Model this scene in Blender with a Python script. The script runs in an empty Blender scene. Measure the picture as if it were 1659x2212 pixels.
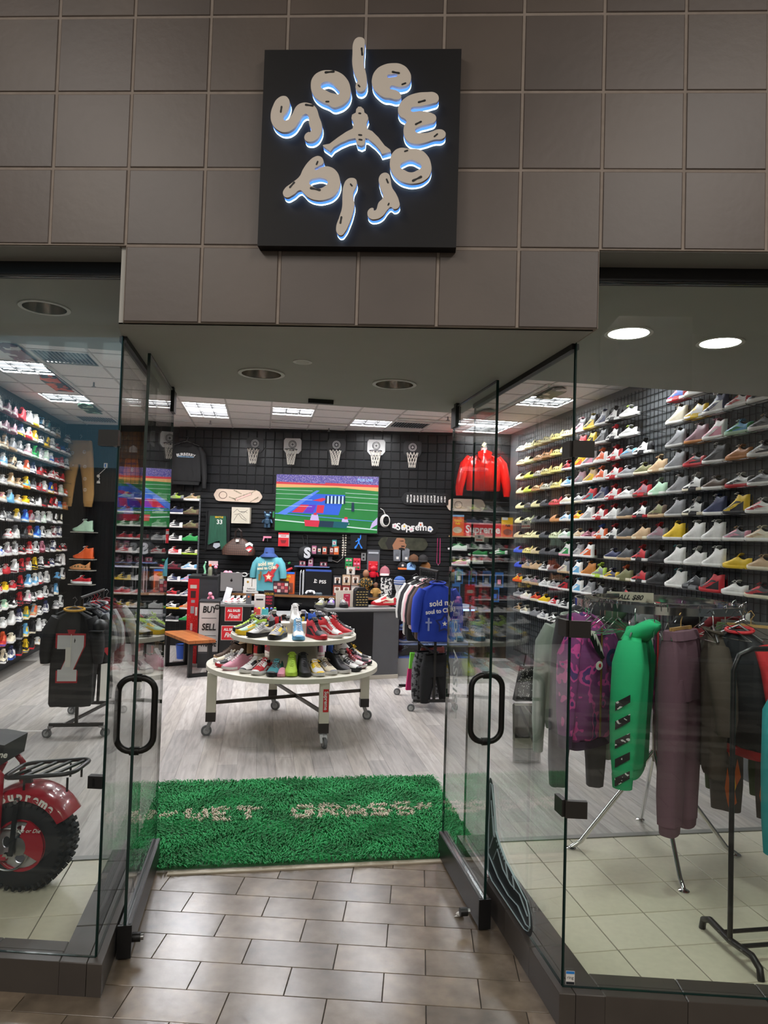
import bpy, bmesh, math, random
from mathutils import Vector, Matrix
random.seed(7)
SC = bpy.context.scene
COL = SC.collection
PI = math.pi
MALL_W, LENS_E, LIT_DL, TV_E = 150, 42.0, 110.0, .9
# ------------------------------------------------------------------ camera
cd = bpy.data.cameras.new('camera'); cam = bpy.data.objects.new('camera', cd); COL.objects.link(cam)
yaw, pitch, roll, FPX = 0.0524079, 0.0358270, 0.0305170, 1540.289
cd.sensor_fit = 'HORIZONTAL'; cd.sensor_width = 36; cd.lens = FPX/1659*36; cd.clip_start = .05; cd.clip_end = 200
F = Vector((-math.sin(yaw)*math.cos(pitch), math.cos(yaw)*math.cos(pitch), math.sin(pitch)))
R0 = Vector((math.cos(yaw), math.sin(yaw), 0)); U0 = R0.cross(F)
Rr = math.cos(roll)*R0+math.sin(roll)*U0; Uu = -math.sin(roll)*R0+math.cos(roll)*U0
M = Matrix((Rr, Uu, -F)).transposed().to_4x4(); M.translation = Vector((0.271314, -2.711963, 1.870779))
cam.matrix_world = M; SC.camera = cam
# ------------------------------------------------------------------ world, exposure, large lights
W = bpy.data.worlds.new('mall_air'); SC.world = W; W.use_nodes = True
W.node_tree.nodes['Background'].inputs[0].default_value = (.62, .64, .66, 1)
W.node_tree.nodes['Background'].inputs[1].default_value = .12
SC.view_settings.view_transform = 'Standard'; SC.view_settings.look = 'None'
SC.view_settings.exposure = 0.0; SC.view_settings.gamma = 1.0; SC.view_settings.use_curve_mapping = False
SC.cycles.use_denoising = True
SC.cycles.transparent_max_bounces = 40; SC.cycles.max_bounces = 7; SC.cycles.diffuse_bounces = 4
SC.cycles.glossy_bounces = 4; SC.cycles.sample_clamp_indirect = 4.0; SC.cycles.caustics_reflective = False
TH = 0.221758                       # the shop is skewed to the mall front by this angle
E_ = Vector((math.cos(TH), math.sin(TH), 0)); D_ = Vector((-math.sin(TH), math.cos(TH), 0))
def S(u, v, z=0): return E_*u+D_*v+Vector((0, 0, z))
def area_light(name, loc, sx, sy, power, col=(1, 1, 1), rot=(0, 0, 0)):
    l = bpy.data.lights.new(name, 'AREA'); l.shape = 'RECTANGLE'; l.size = sx; l.size_y = sy; l.energy = power; l.color = col
    o = bpy.data.objects.new(name, l); COL.objects.link(o); o.location = loc; o.rotation_euler = rot
    return o
# the mall concourse's ceiling lights, over and behind the place the picture was taken from
area_light('concourse_light', (-2.6, -4.2, 5.35), 1.2, 3.0, MALL_W, (1, .93, .86))
area_light('concourse_light', (2.6, -4.2, 5.35), 1.2, 3.0, MALL_W, (1, .93, .86))
area_light('concourse_light', (0, -7.2, 5.35), 5.0, 1.2, MALL_W, (1, .95, .9))
# ------------------------------------------------------------------ materials
_M = {}
def lin(h):
    h = h.lstrip('#'); c = [int(h[i:i+2], 16)/255 for i in (0, 2, 4)]
    return tuple(x/12.92 if x <= .04045 else ((x+.055)/1.055)**2.4 for x in c)
def mat(hexc, rough=.55, metal=0., noise=0., nscale=8., bump=0., bscale=60., emis=0., name=None, spec=.5, coat=0., nstretch=(1, 1, 1), gen='Object', c2=None):
    key = (hexc, rough, metal, noise, nscale, bump, bscale, emis, spec, coat, nstretch, c2)
    if key in _M: return _M[key]
    m = bpy.data.materials.new(name or ('mat_'+hexc.strip('#'))); m.use_nodes = True
    nt = m.node_tree; b = nt.nodes['Principled BSDF']; L = nt.links.new
    c = lin(hexc)
    b.inputs['Base Color'].default_value = (*c, 1); b.inputs['Roughness'].default_value = rough
    b.inputs['Metallic'].default_value = metal; b.inputs['Specular IOR Level'].default_value = spec
    b.inputs['Coat Weight'].default_value = coat
    if emis:
        b.inputs['Emission Color'].default_value = (*c, 1); b.inputs['Emission Strength'].default_value = emis; b.inputs['Base Color'].default_value = (*(x*.15 for x in c), 1)
    if noise or bump:
        tc = nt.nodes.new('ShaderNodeTexCoord'); mp = nt.nodes.new('ShaderNodeMapping'); mp.inputs['Scale'].default_value = nstretch
        L(tc.outputs['Object'], mp.inputs['Vector'])
    if noise:
        n = nt.nodes.new('ShaderNodeTexNoise'); n.inputs['Scale'].default_value = nscale; n.inputs['Detail'].default_value = 5
        L(mp.outputs['Vector'], n.inputs['Vector'])
        r = nt.nodes.new('ShaderNodeValToRGB'); r.color_ramp.elements[0].position = .3; r.color_ramp.elements[1].position = .7
        a = lin(c2) if c2 else tuple(max(0, x*(1-noise)) for x in c); d = c if c2 else tuple(min(1, x*(1+noise)) for x in c)
        r.color_ramp.elements[0].color = (*a, 1); r.color_ramp.elements[1].color = (*d, 1)
        L(n.outputs['Fac'], r.inputs['Fac'])
        if not emis: L(r.outputs['Color'], b.inputs['Base Color'])
        if emis: L(r.outputs['Color'], b.inputs['Emission Color'])
    if bump:
        n2 = nt.nodes.new('ShaderNodeTexNoise'); n2.inputs['Scale'].default_value = bscale; n2.inputs['Detail'].default_value = 4
        L(mp.outputs['Vector'], n2.inputs['Vector'])
        bp = nt.nodes.new('ShaderNodeBump'); bp.inputs['Strength'].default_value = bump; bp.inputs['Distance'].default_value = .01
        L(n2.outputs['Fac'], bp.inputs['Height']); L(bp.outputs['Normal'], b.inputs['Normal'])
    _M[key] = m
    return m
def voro(c1, c2, scale=14, thr=.5, rough=.7, name='mat_spots', emis=0., c3=None):
    m = bpy.data.materials.new(name); m.use_nodes = True; nt = m.node_tree; b = nt.nodes['Principled BSDF']; L = nt.links.new
    tc = nt.nodes.new('ShaderNodeTexCoord'); n = nt.nodes.new('ShaderNodeTexNoise'); n.inputs['Scale'].default_value = scale; n.inputs['Detail'].default_value = 1.2
    L(tc.outputs['Object'], n.inputs['Vector']); r = nt.nodes.new('ShaderNodeValToRGB'); r.color_ramp.interpolation = 'CONSTANT'
    r.color_ramp.elements[0].color = (*lin(c1), 1); r.color_ramp.elements[1].position = thr; r.color_ramp.elements[1].color = (*lin(c2), 1)
    if c3:
        e = r.color_ramp.elements.new(thr+.09); e.color = (*lin(c3), 1)
    L(n.outputs['Fac'], r.inputs['Fac']); b.inputs['Roughness'].default_value = rough
    if not emis: L(r.outputs['Color'], b.inputs['Base Color'])
    else:
        b.inputs['Base Color'].default_value = (.02, .02, .03, 1); L(r.outputs['Color'], b.inputs['Emission Color']); b.inputs['Emission Strength'].default_value = emis
    return m
def glass_mat(name, tint, f0=.04):
    m = bpy.data.materials.new(name); m.use_nodes = True; nt = m.node_tree; L = nt.links.new
    nt.nodes.remove(nt.nodes['Principled BSDF']); out = nt.nodes['Material Output']
    g = nt.nodes.new('ShaderNodeNewGeometry'); dt = nt.nodes.new('ShaderNodeVectorMath'); dt.operation = 'DOT_PRODUCT'
    L(g.outputs['Normal'], dt.inputs[0]); L(g.outputs['Incoming'], dt.inputs[1])
    ab = nt.nodes.new('ShaderNodeMath'); ab.operation = 'ABSOLUTE'; L(dt.outputs['Value'], ab.inputs[0])
    om = nt.nodes.new('ShaderNodeMath'); om.operation = 'SUBTRACT'; om.inputs[0].default_value = 1; L(ab.outputs[0], om.inputs[1])
    pw = nt.nodes.new('ShaderNodeMath'); pw.operation = 'POWER'; pw.inputs[1].default_value = 5; L(om.outputs[0], pw.inputs[0])
    ml = nt.nodes.new('ShaderNodeMath'); ml.operation = 'MULTIPLY_ADD'; ml.inputs[1].default_value = 1-f0; ml.inputs[2].default_value = f0; L(pw.outputs[0], ml.inputs[0])
    t = nt.nodes.new('ShaderNodeBsdfTransparent'); t.inputs[0].default_value = (*tint, 1)
    gl = nt.nodes.new('ShaderNodeBsdfGlossy'); gl.inputs['Roughness'].default_value = 0.0
    mx = nt.nodes.new('ShaderNodeMixShader'); L(ml.outputs[0], mx.inputs[0]); L(t.outputs[0], mx.inputs[1]); L(gl.outputs[0], mx.inputs[2]); L(mx.outputs[0], out.inputs['Surface'])
    return m
GLASS = glass_mat('storefront_glass', (.955, .975, .965)); CASEGLASS = glass_mat('case_glass', (.97, .98, .98))
EDGE = mat('0e2a26', .15, name='glass_edge'); BLACK = mat('0d0d0f', .45); SATIN = mat('141415', .3); CHROME = mat('d8d8d8', .12, 1.); STEEL = mat('9a9a9a', .35, 1.)
WHITE = mat('e9e7e2', .5); GREYPAINT = mat('92908a', .7, noise=.04, nscale=3)
# ------------------------------------------------------------------ mesh building
class MB:
    def __init__(s): s.v = []; s.f = []; s.m = []
    def add(s, vs, fs, m=0):
        o = len(s.v); s.v += [tuple(x) for x in vs]
        for f in fs: s.f.append(tuple(o+i for i in f)); s.m.append(m)
        return s
    def box(s, c, d, m=0, rz=0., rot=None):
        hx, hy, hz = d[0]/2, d[1]/2, d[2]/2
        vs = [Vector((x*hx, y*hy, z*hz)) for x in (-1, 1) for y in (-1, 1) for z in (-1, 1)]
        if rot is None and rz: rot = Matrix.Rotation(rz, 3, 'Z')
        if rot is not None: vs = [rot @ v for v in vs]
        return s.add([v+Vector(c) for v in vs], [(0, 1, 3, 2), (4, 6, 7, 5), (0, 4, 5, 1), (2, 3, 7, 6), (0, 2, 6, 4), (1, 5, 7, 3)], m)
    def bar(s, a, b, w, h, m=0):
        a, b = Vector(a), Vector(b); x = (b-a); l = x.length; x.normalize()
        up = Vector((0, 0, 1)) if abs(x.z) < .9 else Vector((0, 1, 0)); y = up.cross(x).normalized(); z = x.cross(y)
        return s.box((a+b)/2, (l, w, h), m, rot=Matrix((x, y, z)).transposed())
    def chbox(s, c, d, ch=.003, axis=1, sgn=-1, m=0):
        # box with one chamfered face (the face shown)
        ax = axis; o = [i for i in range(3) if i != ax]; vs = []
        for k, (t, q) in enumerate(((-sgn*d[ax]/2, 0), (sgn*(d[ax]/2-ch), 0), (sgn*d[ax]/2, ch))):
            for a, b in ((-1, -1), (1, -1), (1, 1), (-1, 1)):
                p = [0, 0, 0]; p[ax] = c[ax]+t; p[o[0]] = c[o[0]]+a*(d[o[0]]/2-q); p[o[1]] = c[o[1]]+b*(d[o[1]]/2-q); vs.append(p)
        fs = [(0, 1, 2, 3), (8, 9, 10, 11)]+[(r*4+i, r*4+(i+1) % 4, r*4+4+(i+1) % 4, r*4+4+i) for r in (0, 1) for i in range(4)]
        return s.add(vs, fs, m)
    def loft(s, rings, m=0, c0=True, c1=True, closed=False):
        n = len(rings[0]); o = len(s.v); vs = [p for r in rings for p in r]; fs = []
        for i in range(len(rings)-(0 if closed else 1)):
            j = (i+1) % len(rings)
            for k in range(n): fs.append((i*n+k, i*n+(k+1) % n, j*n+(k+1) % n, j*n+k))
        if c0 and not closed: fs.append(tuple(range(n))[::-1])
        if c1 and not closed: fs.append(tuple((len(rings)-1)*n+k for k in range(n)))
        return s.add(vs, fs, m)
    def tube(s, pts, r, n=8, m=0, closed=False, cap=True, flat=1.):
        pts = [Vector(p) for p in pts]; rings = []; N = len(pts); up = None
        for i, p in enumerate(pts):
            a = pts[(i-1) % N] if (closed or i) else p; b = pts[(i+1) % N] if (closed or i < N-1) else p
            t = (b-a).normalized()
            if up is None: up = Vector((0, 0, 1)) if abs(t.z) < .9 else Vector((1, 0, 0))
            y = (up - t*up.dot(t)).normalized(); x = y.cross(t); up = y
            rr = r[i] if isinstance(r, (list, tuple)) else r
            rings.append([p+x*math.cos(2*PI*k/n)*rr+y*math.sin(2*PI*k/n)*rr*flat for k in range(n)])
        return s.loft(rings, m, cap, cap, closed)
    def cyl(s, a, b, r, r2=None, n=16, m=0): return s.tube([a, b], [r, r if r2 is None else r2], n, m)
    def lathe(s, prof, c=(0, 0, 0), n=20, m=0, cap=True):
        return s.loft([[(c[0]+r*math.cos(2*PI*k/n), c[1]+r*math.sin(2*PI*k/n), c[2]+z) for k in range(n)] for r, z in prof], m, cap, cap)
    def ball(s, c, r, n=10, m=0, sc=(1, 1, 1)):
        rings = []
        for i in range(1, n): 
            a = PI*i/n; rings.append([(c[0]+sc[0]*r*math.sin(a)*math.cos(2*PI*k/(n+2)), c[1]+sc[1]*r*math.sin(a)*math.sin(2*PI*k/(n+2)), c[2]-sc[2]*r*math.cos(a)) for k in range(n+2)])
        return s.loft(rings, m)
    def prism(s, poly, a, b, m=0, ax='y'):
        # polygon in the plane across AX, from a to b along AX
        def P(p, t): return {'y': (p[0], t, p[1]), 'z': (p[0], p[1], t), 'x': (t, p[0], p[1])}[ax]
        n = len(poly); vs = [P(p, a) for p in poly]+[P(p, b) for p in poly]
        return s.add(vs, [tuple(range(n))[::-1], tuple(range(n, 2*n))]+[(i, (i+1) % n, n+(i+1) % n, n+i) for i in range(n)], m)
    def mesh(s, name, mats, smooth=0):
        me = bpy.data.meshes.new(name); me.from_pydata(s.v, [], s.f); me.update()
        for x in mats: me.materials.append(x)
        if len(mats) > 1: me.polygons.foreach_set('material_index', [min(x, len(mats)-1) for x in s.m])
        bm = bmesh.new(); bm.from_mesh(me); bmesh.ops.recalc_face_normals(bm, faces=bm.faces); bm.to_mesh(me); bm.free()
        if smooth:
            me.polygons.foreach_set('use_smooth', [True]*len(me.polygons)); me.set_sharp_from_angle(angle=math.radians(smooth))
        return me
    def build(s, name, mats, parent=None, smooth=0, loc=(0, 0, 0), rz=0.):
        if not isinstance(mats, (list, tuple)): mats = [mats]
        return link(name, s.mesh(name, mats, smooth), parent, loc, rz)
def link(name, data, parent=None, loc=(0, 0, 0), rz=0., rot=None):
    o = bpy.data.objects.new(name, data); COL.objects.link(o); o.parent = parent; o.location = loc
    o.rotation_euler = rot if rot is not None else (0, 0, rz)
    return o
def tag(o, label=None, cat=None, group=None, kind=None):
    if label: o['label'] = label
    if cat: o['category'] = cat
    if group: o['group'] = group
    if kind: o['kind'] = kind
    return o
def thing(name, label, cat, loc=(0, 0, 0), rz=0., group=None):
    return tag(link(name, None, None, loc, rz), label, cat, group)
def structure(name, label=None, loc=(0, 0, 0), rz=0.):
    o = link(name, None, None, loc, rz); o['kind'] = 'structure'
    if label: o['label'] = label
    return o
def text(body, size, m, parent, loc, rot=(PI/2, 0, 0), ext=.0008, align='CENTER', shear=0., bold=0., name='lettering', sx=1., space=1.):
    c = bpy.data.curves.new(name, 'FONT'); c.body = body; c.size = size; c.align_x = align; c.align_y = 'CENTER'; c.extrude = ext
    c.shear = shear; c.offset = bold; c.space_character = space; c.resolution_u = 3
    o = link(name, to_mesh(name, c, m), parent, loc, rot=rot); o.scale = (sx, 1, 1)
    return o
def to_mesh(name, c, m):
    t = bpy.data.objects.new('curve', c); me = bpy.data.meshes.new_from_object(t); me.name = name; bpy.data.objects.remove(t); bpy.data.curves.remove(c)
    me.materials.clear()
    for x in (m if isinstance(m, (list, tuple)) else [m]): me.materials.append(x)
    return me
def flatcurve(name, splines, m, parent, ext, loc=(0, 0, 0), rot=(PI/2, 0, 0), scale=1., smooth=True):
    # filled outline (holes allowed) with thickness; splines are lists of 2-D points
    c = bpy.data.curves.new(name, 'CURVE'); c.dimensions = '2D'; c.fill_mode = 'BOTH'; c.extrude = ext
    for sp in splines:
        if smooth:
            s = c.splines.new('BEZIER'); s.bezier_points.add(len(sp)-1)
            for b, p in zip(s.bezier_points, sp): b.co = (p[0]*scale, p[1]*scale, 0); b.handle_left_type = b.handle_right_type = 'AUTO'
            s.resolution_u = 6
        else:
            s = c.splines.new('POLY'); s.points.add(len(sp)-1)
            for b, p in zip(s.points, sp): b.co = (p[0]*scale, p[1]*scale, 0, 1)
        s.use_cyclic_u = True
    return link(name, to_mesh(name, c, m), parent, loc, rot=rot)
def rrect(w, h, r, n=4, cx=0, cy=0):
    out = []
    for x, y, a in ((w/2-r, h/2-r, 0), (-w/2+r, h/2-r, PI/2), (-w/2+r, -h/2+r, PI), (w/2-r, -h/2+r, 1.5*PI)):
        out += [(cx+x+r*math.cos(a+PI/2*i/n), cy+y+r*math.sin(a+PI/2*i/n)) for i in range(n+1)]
    return out
def ell(rx, ry, n=20, cx=0, cy=0): return [(cx+rx*math.cos(2*PI*i/n), cy+ry*math.sin(2*PI*i/n)) for i in range(n)]
def print_flat(name, polys, mats, parent, rot=None, loc=(0, 0, 0), d=.0012):
    # flat print in local x-z, facing -y: each polygon a thin sheet just in front of the last
    b = MB()
    for i, (pl, m) in enumerate(polys): b.prism(pl, -d*(i+1), -d*(i+1)+d*.9, m)
    return b.build(name, mats, parent, 0, loc)
def rect(x0, z0, x1, z1): return [(x0, z0), (x1, z0), (x1, z1), (x0, z1)]
def copy_tree(o, parent=None):
    c = o.copy(); COL.objects.link(c)
    if parent is not None: c.parent = parent
    for ch in list(o.children): copy_tree(ch, c)
    return c
def ordinal(i): return ('first second third fourth fifth sixth seventh eighth ninth tenth eleventh twelfth thirteenth fourteenth fifteenth sixteenth seventeenth eighteenth nineteenth twentieth'.split()+['%dth' % k for k in range(21, 60)])[i]
# ================================================================== structure
T = .3075; ZE = 2.682; ZD = 2.99; ZS = 2.93; ZC = 3.6; YG = .19; UL, UR = -.932, .900; VF = 1.70; YB = 8.82; WL, WR = -3.59, 3.58
TILE = [mat(h, .42, noise=.12, nscale=2.6, bump=.05, bscale=30) for h in ('5b5049', '5e534b', '584e48')]
GROUT = mat('93877d', .85, noise=.1, nscale=20)
wf = structure('wall_front')
b = MB(); b.box((0, .0925, 3.9), (7, .181, 1.82)); b.prism([(-.92, .0025), (.92, .0025), (.885, .19), (-.965, .19)], ZE+.004, ZD, ax='z'); b.build('wall_core', GROUT, wf)
for r in range(5):
    for i in range(-6, 6):
        if r == 0 and not -3 <= i < 3: continue
        b = MB(); g = .0055; dy = random.uniform(-.0012, .0012)
        b.chbox(((i+.5)*T, .008+dy, ZE+(r+.5)*T), (T-2*g, .02, T-2*g), .003)
        b.build('tile', TILE[(i*7+r*5) % 3], wf)
b = MB(); b.prism([(-.925, .012), (-.921, .012), (-.966, .19), (-.971, .19)], ZE+.002, ZD, ax='z'); b.build('tile', TILE[0], wf)
b = MB(); b.box((-2.2, .1, ZD-.002), (2.5, .18, .004)); b.box((2.2, .1, ZD-.002), (2.55, .18, .004)); b.build('soffit', GREYPAINT, wf)
for i, (x0, x1) in enumerate(((-3.4, -1.0), (.89, 3.4))):
    t = structure('trim_%d' % (i+1)); b = MB(); b.box(((x0+x1)/2, YG, (ZD+ZS)/2-.001), (x1-x0, .05, ZD-ZS)); b.box(((x0+x1)/2, YG-.028, ZS+.006), (x1-x0, .008, .01)); b.build('head_channel', BLACK, t)
# entry ceiling (low) and display ceilings, with round cut-outs for the downlights
def plate_ceiling(poly, holes, z, m=mat('b3b1aa', .75, noise=.03, nscale=3)):
    c = structure('ceiling'); flatcurve('plaster', [poly]+[ell(r, r, 24, x, y) for x, y, r in holes], m, c, .003, (0, 0, z+.003), (0, 0, 0), smooth=False)
    b = MB(); n = len(poly)
    for i in range(n):
        a, q = poly[i], poly[(i+1) % n]; b.add([(*a, z), (*q, z), (*q, ZC), (*a, ZC)], [(0, 1, 2, 3)])
    b.build('upstand', m, c); return c
def W2(u, v): p = S(u, v); return (p.x, p.y)
DLR = .103
plate_ceiling([(-.945, .02), (.905, .02), W2(.91, .3), W2(.91, VF), W2(-.945, VF), W2(-.945, .45)], [(*W2(-.36, .93), DLR), (*W2(.331, .967), DLR)], ZE)
plate_ceiling([(-3.4, YG+.01), (-1.01, YG+.01), W2(-.95, .5), W2(-.95, VF), W2(-3.57, VF)], [(*W2(-1.40, .93), DLR), (*W2(-2.2, 1.0), DLR)], ZS)
plate_ceiling([(.90, YG+.01), (3.2, YG+.01), W2(3.56, -.4), W2(3.56, VF), W2(.915, VF), W2(.915, .1)], [(*W2(1.44, .57), DLR), (*W2(1.966, .60), DLR)], ZS)
def downlight(u, v, z, lit, label):
    p = S(u, v, z); d = thing('downlight', label, 'ceiling light', p)
    MB().lathe([(DLR-.002, .002), (DLR+.014, -.001), (DLR+.014, -.006), (DLR-.004, -.006)], n=28, cap=False).build('trim_ring', WHITE, d, 40)
    MB().lathe([(DLR-.003, -.004), (DLR-.006, .03), (DLR-.03, .15), (.03, .17)], n=24, cap=False).build('reflector', mat('cfcac0', .22, 1.), d, 40)
    if lit:
        MB().lathe([(.001, .012), (.09, .014), (.098, .02)], n=24, cap=False).build('lens', mat('f4fff4', .5, emis=LIT_DL), d)
    else:
        MB().lathe([(.001, .10), (.02, .10), (.03, .165)], n=14).build('lamp', mat('fff1dd', .5, emis=1.2), d)
downlight(-.36, .93, ZE, 0, 'unlit chrome downlight in the low entry ceiling, nearer the bench side')
downlight(.331, .967, ZE, 0, 'unlit chrome downlight in the low entry ceiling, beside the black door stop bar')
downlight(-1.40, .93, ZS, 0, 'unlit chrome downlight above the red minibike display window')
downlight(1.44, .57, ZS, 1, 'lit round downlight over the clothes rack window, nearer the tiled bulkhead')
downlight(1.966, .60, ZS, 1, 'lit round downlight over the clothes rack window, farther from the tiled bulkhead')
t = thing('ceiling_speaker', 'small plain white disc on the grey entry ceiling', 'speaker', S(-.17, .626, ZE)); MB().lathe([(.045, -.004), (.044, 0)], n=24).build('cover', WHITE, t); MB().lathe([(.03, -.0055), (.03, -.004)], n=20).build('grille', mat('dcdad4', .7), t)
t = thing('door_stop', 'short black bar screwed to the edge of the entry ceiling', 'door stop', S(-.01, 1.537, ZE-.012), TH); MB().box((0, 0, 0), (.15, .03, .024)).build('bar', BLACK, t); MB().cyl((-.05, 0, -.012), (-.05, 0, -.014), .004).build('screw', STEEL, t); MB().cyl((.05, 0, -.012), (.05, 0, -.014), .004).build('screw', STEEL, t)
# ---- kerbs
KT = [mat(h, .38, noise=.1, nscale=5) for h in ('4b4540', '4e4843', '48423e')]
def kerb(front, side_u, sgn):
    k = structure('kerb_wall'); step = .3135; HK = .131
    vf = lambda u: (.144-u*math.sin(TH))/math.cos(TH)
    si = side_u+sgn*.17; n = 0; xs = si*math.cos(TH)-vf(si)*math.sin(TH); x0 = xs
    def blk(poly, m):
        b = MB(); c = sum((Vector((*q, 0)) for q in poly), Vector())/len(poly); lo = [(q[0], q[1], 0) for q in poly]; mid = [(q[0], q[1], HK-.003) for q in poly]; up = [tuple(Vector((q[0], q[1], HK))+(c-Vector((*q, 0))).normalized()*.004) for q in poly]
        b.loft([lo, mid, up]).build('tile', m, k)
    while abs(x0) < 3.2:
        x1 = x0+sgn*step; a, c = (x0+sgn*.0012, x1-sgn*.0012); sh = -math.tan(TH)
        blk([(a, .144), (c, .144), (c, .214), (a+(sh*.07 if n == 0 else 0), .214)], KT[n % 3]); blk([(a+(sh*.07 if n == 0 else 0), .216), (c, .216), (c, .285), (a+(sh*.14 if n == 0 else 0), .285)], KT[(n+1) % 3]); x0 = x1; n += 1
    v0 = vf(side_u); first = True; n = 0
    while v0 < 1.40:
        v1 = min(v0+(step if v0 > vf(side_u) or sgn > 0 else .30), 1.42); um = side_u+sgn*.06
        f = (lambda u: vf(u)) if first else (lambda u: v0+.0024)
        blk([W2(side_u, f(side_u)), W2(um, f(um)), W2(um, v1), W2(side_u, v1)], KT[n % 3]); blk([W2(um+sgn*.0024, f(um+sgn*.0024)), W2(si, f(si)), W2(si, v1), W2(um+sgn*.0024, v1)], KT[(n+2) % 3]); v0 = v1; n += 1; first = False
kerb(-.952, -.897, -1); kerb(.857, .868, 1)
# ---- glass: front windows, side panes, doors
def pane(name, L, H, loc, rz, th=.010, parent=None, z0=0.):
    # pane in local x-z, thickness along y; faces glass, rim dark green
    g = MB(); x0, x1 = 0, L
    g.add([(x0, -th/2, z0), (x1, -th/2, z0), (x1, -th/2, H), (x0, -th/2, H), (x0, th/2, z0), (x1, th/2, z0), (x1, th/2, H), (x0, th/2, H)], [(0, 1, 2, 3), (4, 7, 6, 5)])
    o = parent or structure(name, loc=loc, rz=rz); g.build('glass_pane', GLASS, o)
    e = MB(); w = .0045
    for x in (x0, x1): e.box((x, 0, (z0+H)/2), (w, th+.001, H-z0))
    e.box((L/2, 0, H), (L, th+.001, w)); e.box((L/2, 0, z0), (L, th+.001, w)); e.build('glass_edge', EDGE, o)
    return o
BRONZE = mat('33302d', .4, .4)
cl = S(UL, .408); cr = S(UR, -.002)
w1 = pane('window_1', 2.2, ZS-.131, (cl.x-2.2, YG, .131), 0); w2 = pane('window_2', 2.2, ZS-.131, (cr.x, YG, .131), 0)
w3 = pane('window_3', .96, ZE-.02-.131, S(UL, .408, .131), TH+PI/2); w4 = pane('window_4', 1.38, ZE-.02-.131, S(UR, -.002, .131), TH+PI/2)
for o, L in ((w3, .96), (w4, 1.38)): MB().box((L/2, 0, ZE-.012-.131), (L, .03, .024)).build('head_channel', BLACK, o)
for z in (2.25,): MB().box((2.2-.035, -.012, z-.131), (.085, .02, .066)).build('clamp', BRONZE, w1); MB().box((.03, .012, z-.131), (.06, .02, .066)).build('clamp', BRONZE, w3)
for z in (2.25, 1.53, .823): MB().box((.035, -.012, z-.131), (.085, .02, .066)).build('clamp', BRONZE, w2); MB().box((.025, .012, z-.131), (.075, .02, .066)).build('clamp', BRONZE, w4)
k = MB(); k.box((2.2-.03, 0, .835-.131), (.06, .03, .05)); k.build('lock_keeper', BLACK, w1); MB().lathe([(.016, -.017), (.016, .017)], (0, 0, 0), 14).build('keyhole', mat('2a2a2c', .2, .8), w1, loc=(2.2-.035, 0, .835-.131))
def swing_door(name, u, v0, L, sgn):
    o = structure(name, loc=S(u, v0, 0), rz=TH+PI/2)        # local x runs into the shop, local y points to -u
    pane(None, L, 2.662, None, 0, .012, o, .147)
    MB().box((L/2, 0, .080), (L-.006, .052, .134)).box((L/2, .018, .149), (L-.01, .010, .005)).box((L/2, -.018, .149), (L-.01, .010, .005)).build('bottom_rail', mat('2e2b2a', .35, .3), o)
    MB().box((-.001, 0, .080), (.012, .060, .140)).build('end_cap', BLACK, o)
    lk = MB().cyl((.04, -.026*1, .075), (.04, -.062, .075), .020).build('lock_thumbturn', BLACK, o); MB().cyl((.04, -.062, .075), (.04, -.075, .075), .013).build('cylinder_core', STEEL, lk)
    if sgn > 0: lk.location = (0, .136, 0)
    pts = [(.05, y, z) for y, z in rrect(.158, .324, .062, 6, 0, 1.048)]
    h = MB().tube(pts, .0145, 12, closed=True).build('handle', mat('1b1a18', .38, .3), o, 60)
    for z in (.886, 1.21): MB().cyl((.05, -.02, z), (.05, .02, z), .019, n=14).build('standoff', mat('1b1a18', .38, .3), h, 40)
    MB().box((L-.04, 0, 2.60), (.10, .032, .12)).box((L-.05, 0, 2.67), (.05, .02, .03)).build('pivot_patch', BLACK, o)
    return o
swing_door('door_1', -.855, .600, .90, -1); swing_door('door_2', .790, .645, .80, 1)
# ---- floors
STONE = [mat(h, .22, noise=.34, nscale=8, bump=.05, bscale=25) for h in ('7a6c5c', '716455', '807263', '685c4f')]
mf = structure('floor'); MB().box((0, -3.6, -.03), (14, 10.6, .05)).build('floor_bed', mat('3a3531', .8), mf)
for r in range(-4, 9):
    y0 = .035+.1945*r; off = -.232 if r % 2 == 1 else -.054
    for n in range(-5, 6):
        x0 = off+.4*n; xc, yc = x0+.2, y0+.097; u = Vector((xc, yc, 0)).dot(E_)
        if yc > .16 and not -1.12 < u < 1.10: continue
        MB().chbox((xc, yc, -.006), (.3965, .191, .012), .0012, 2, 1).build('tile', STONE[(n*3+r*7) % 4], mf)
# concourse paving seen only in reflection
pv = bpy.data.materials.new('paving'); pv.use_nodes = True; nt = pv.node_tree; bk = nt.nodes.new('ShaderNodeTexBrick'); tcn = nt.nodes.new('ShaderNodeTexCoord')
nt.links.new(tcn.outputs['Object'], bk.inputs['Vector']); bk.inputs['Scale'].default_value = 1.; bk.inputs['Brick Width'].default_value = .6; bk.inputs['Row Height'].default_value = .2; bk.inputs['Mortar Size'].default_value = .006
bk.inputs['Color1'].default_value = (*lin('a7a199'), 1); bk.inputs['Color2'].default_value = (*lin('4d443c'), 1); bk.inputs['Mortar'].default_value = (*lin('2a2624'), 1)
nt.links.new(bk.outputs['Color'], nt.nodes['Principled BSDF'].inputs['Base Color']); nt.nodes['Principled BSDF'].inputs['Roughness'].default_value = .3
MB().box((0, -4.75, -.001), (13.5, 8.0, .006)).build('concourse_paving', pv, mf)
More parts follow.
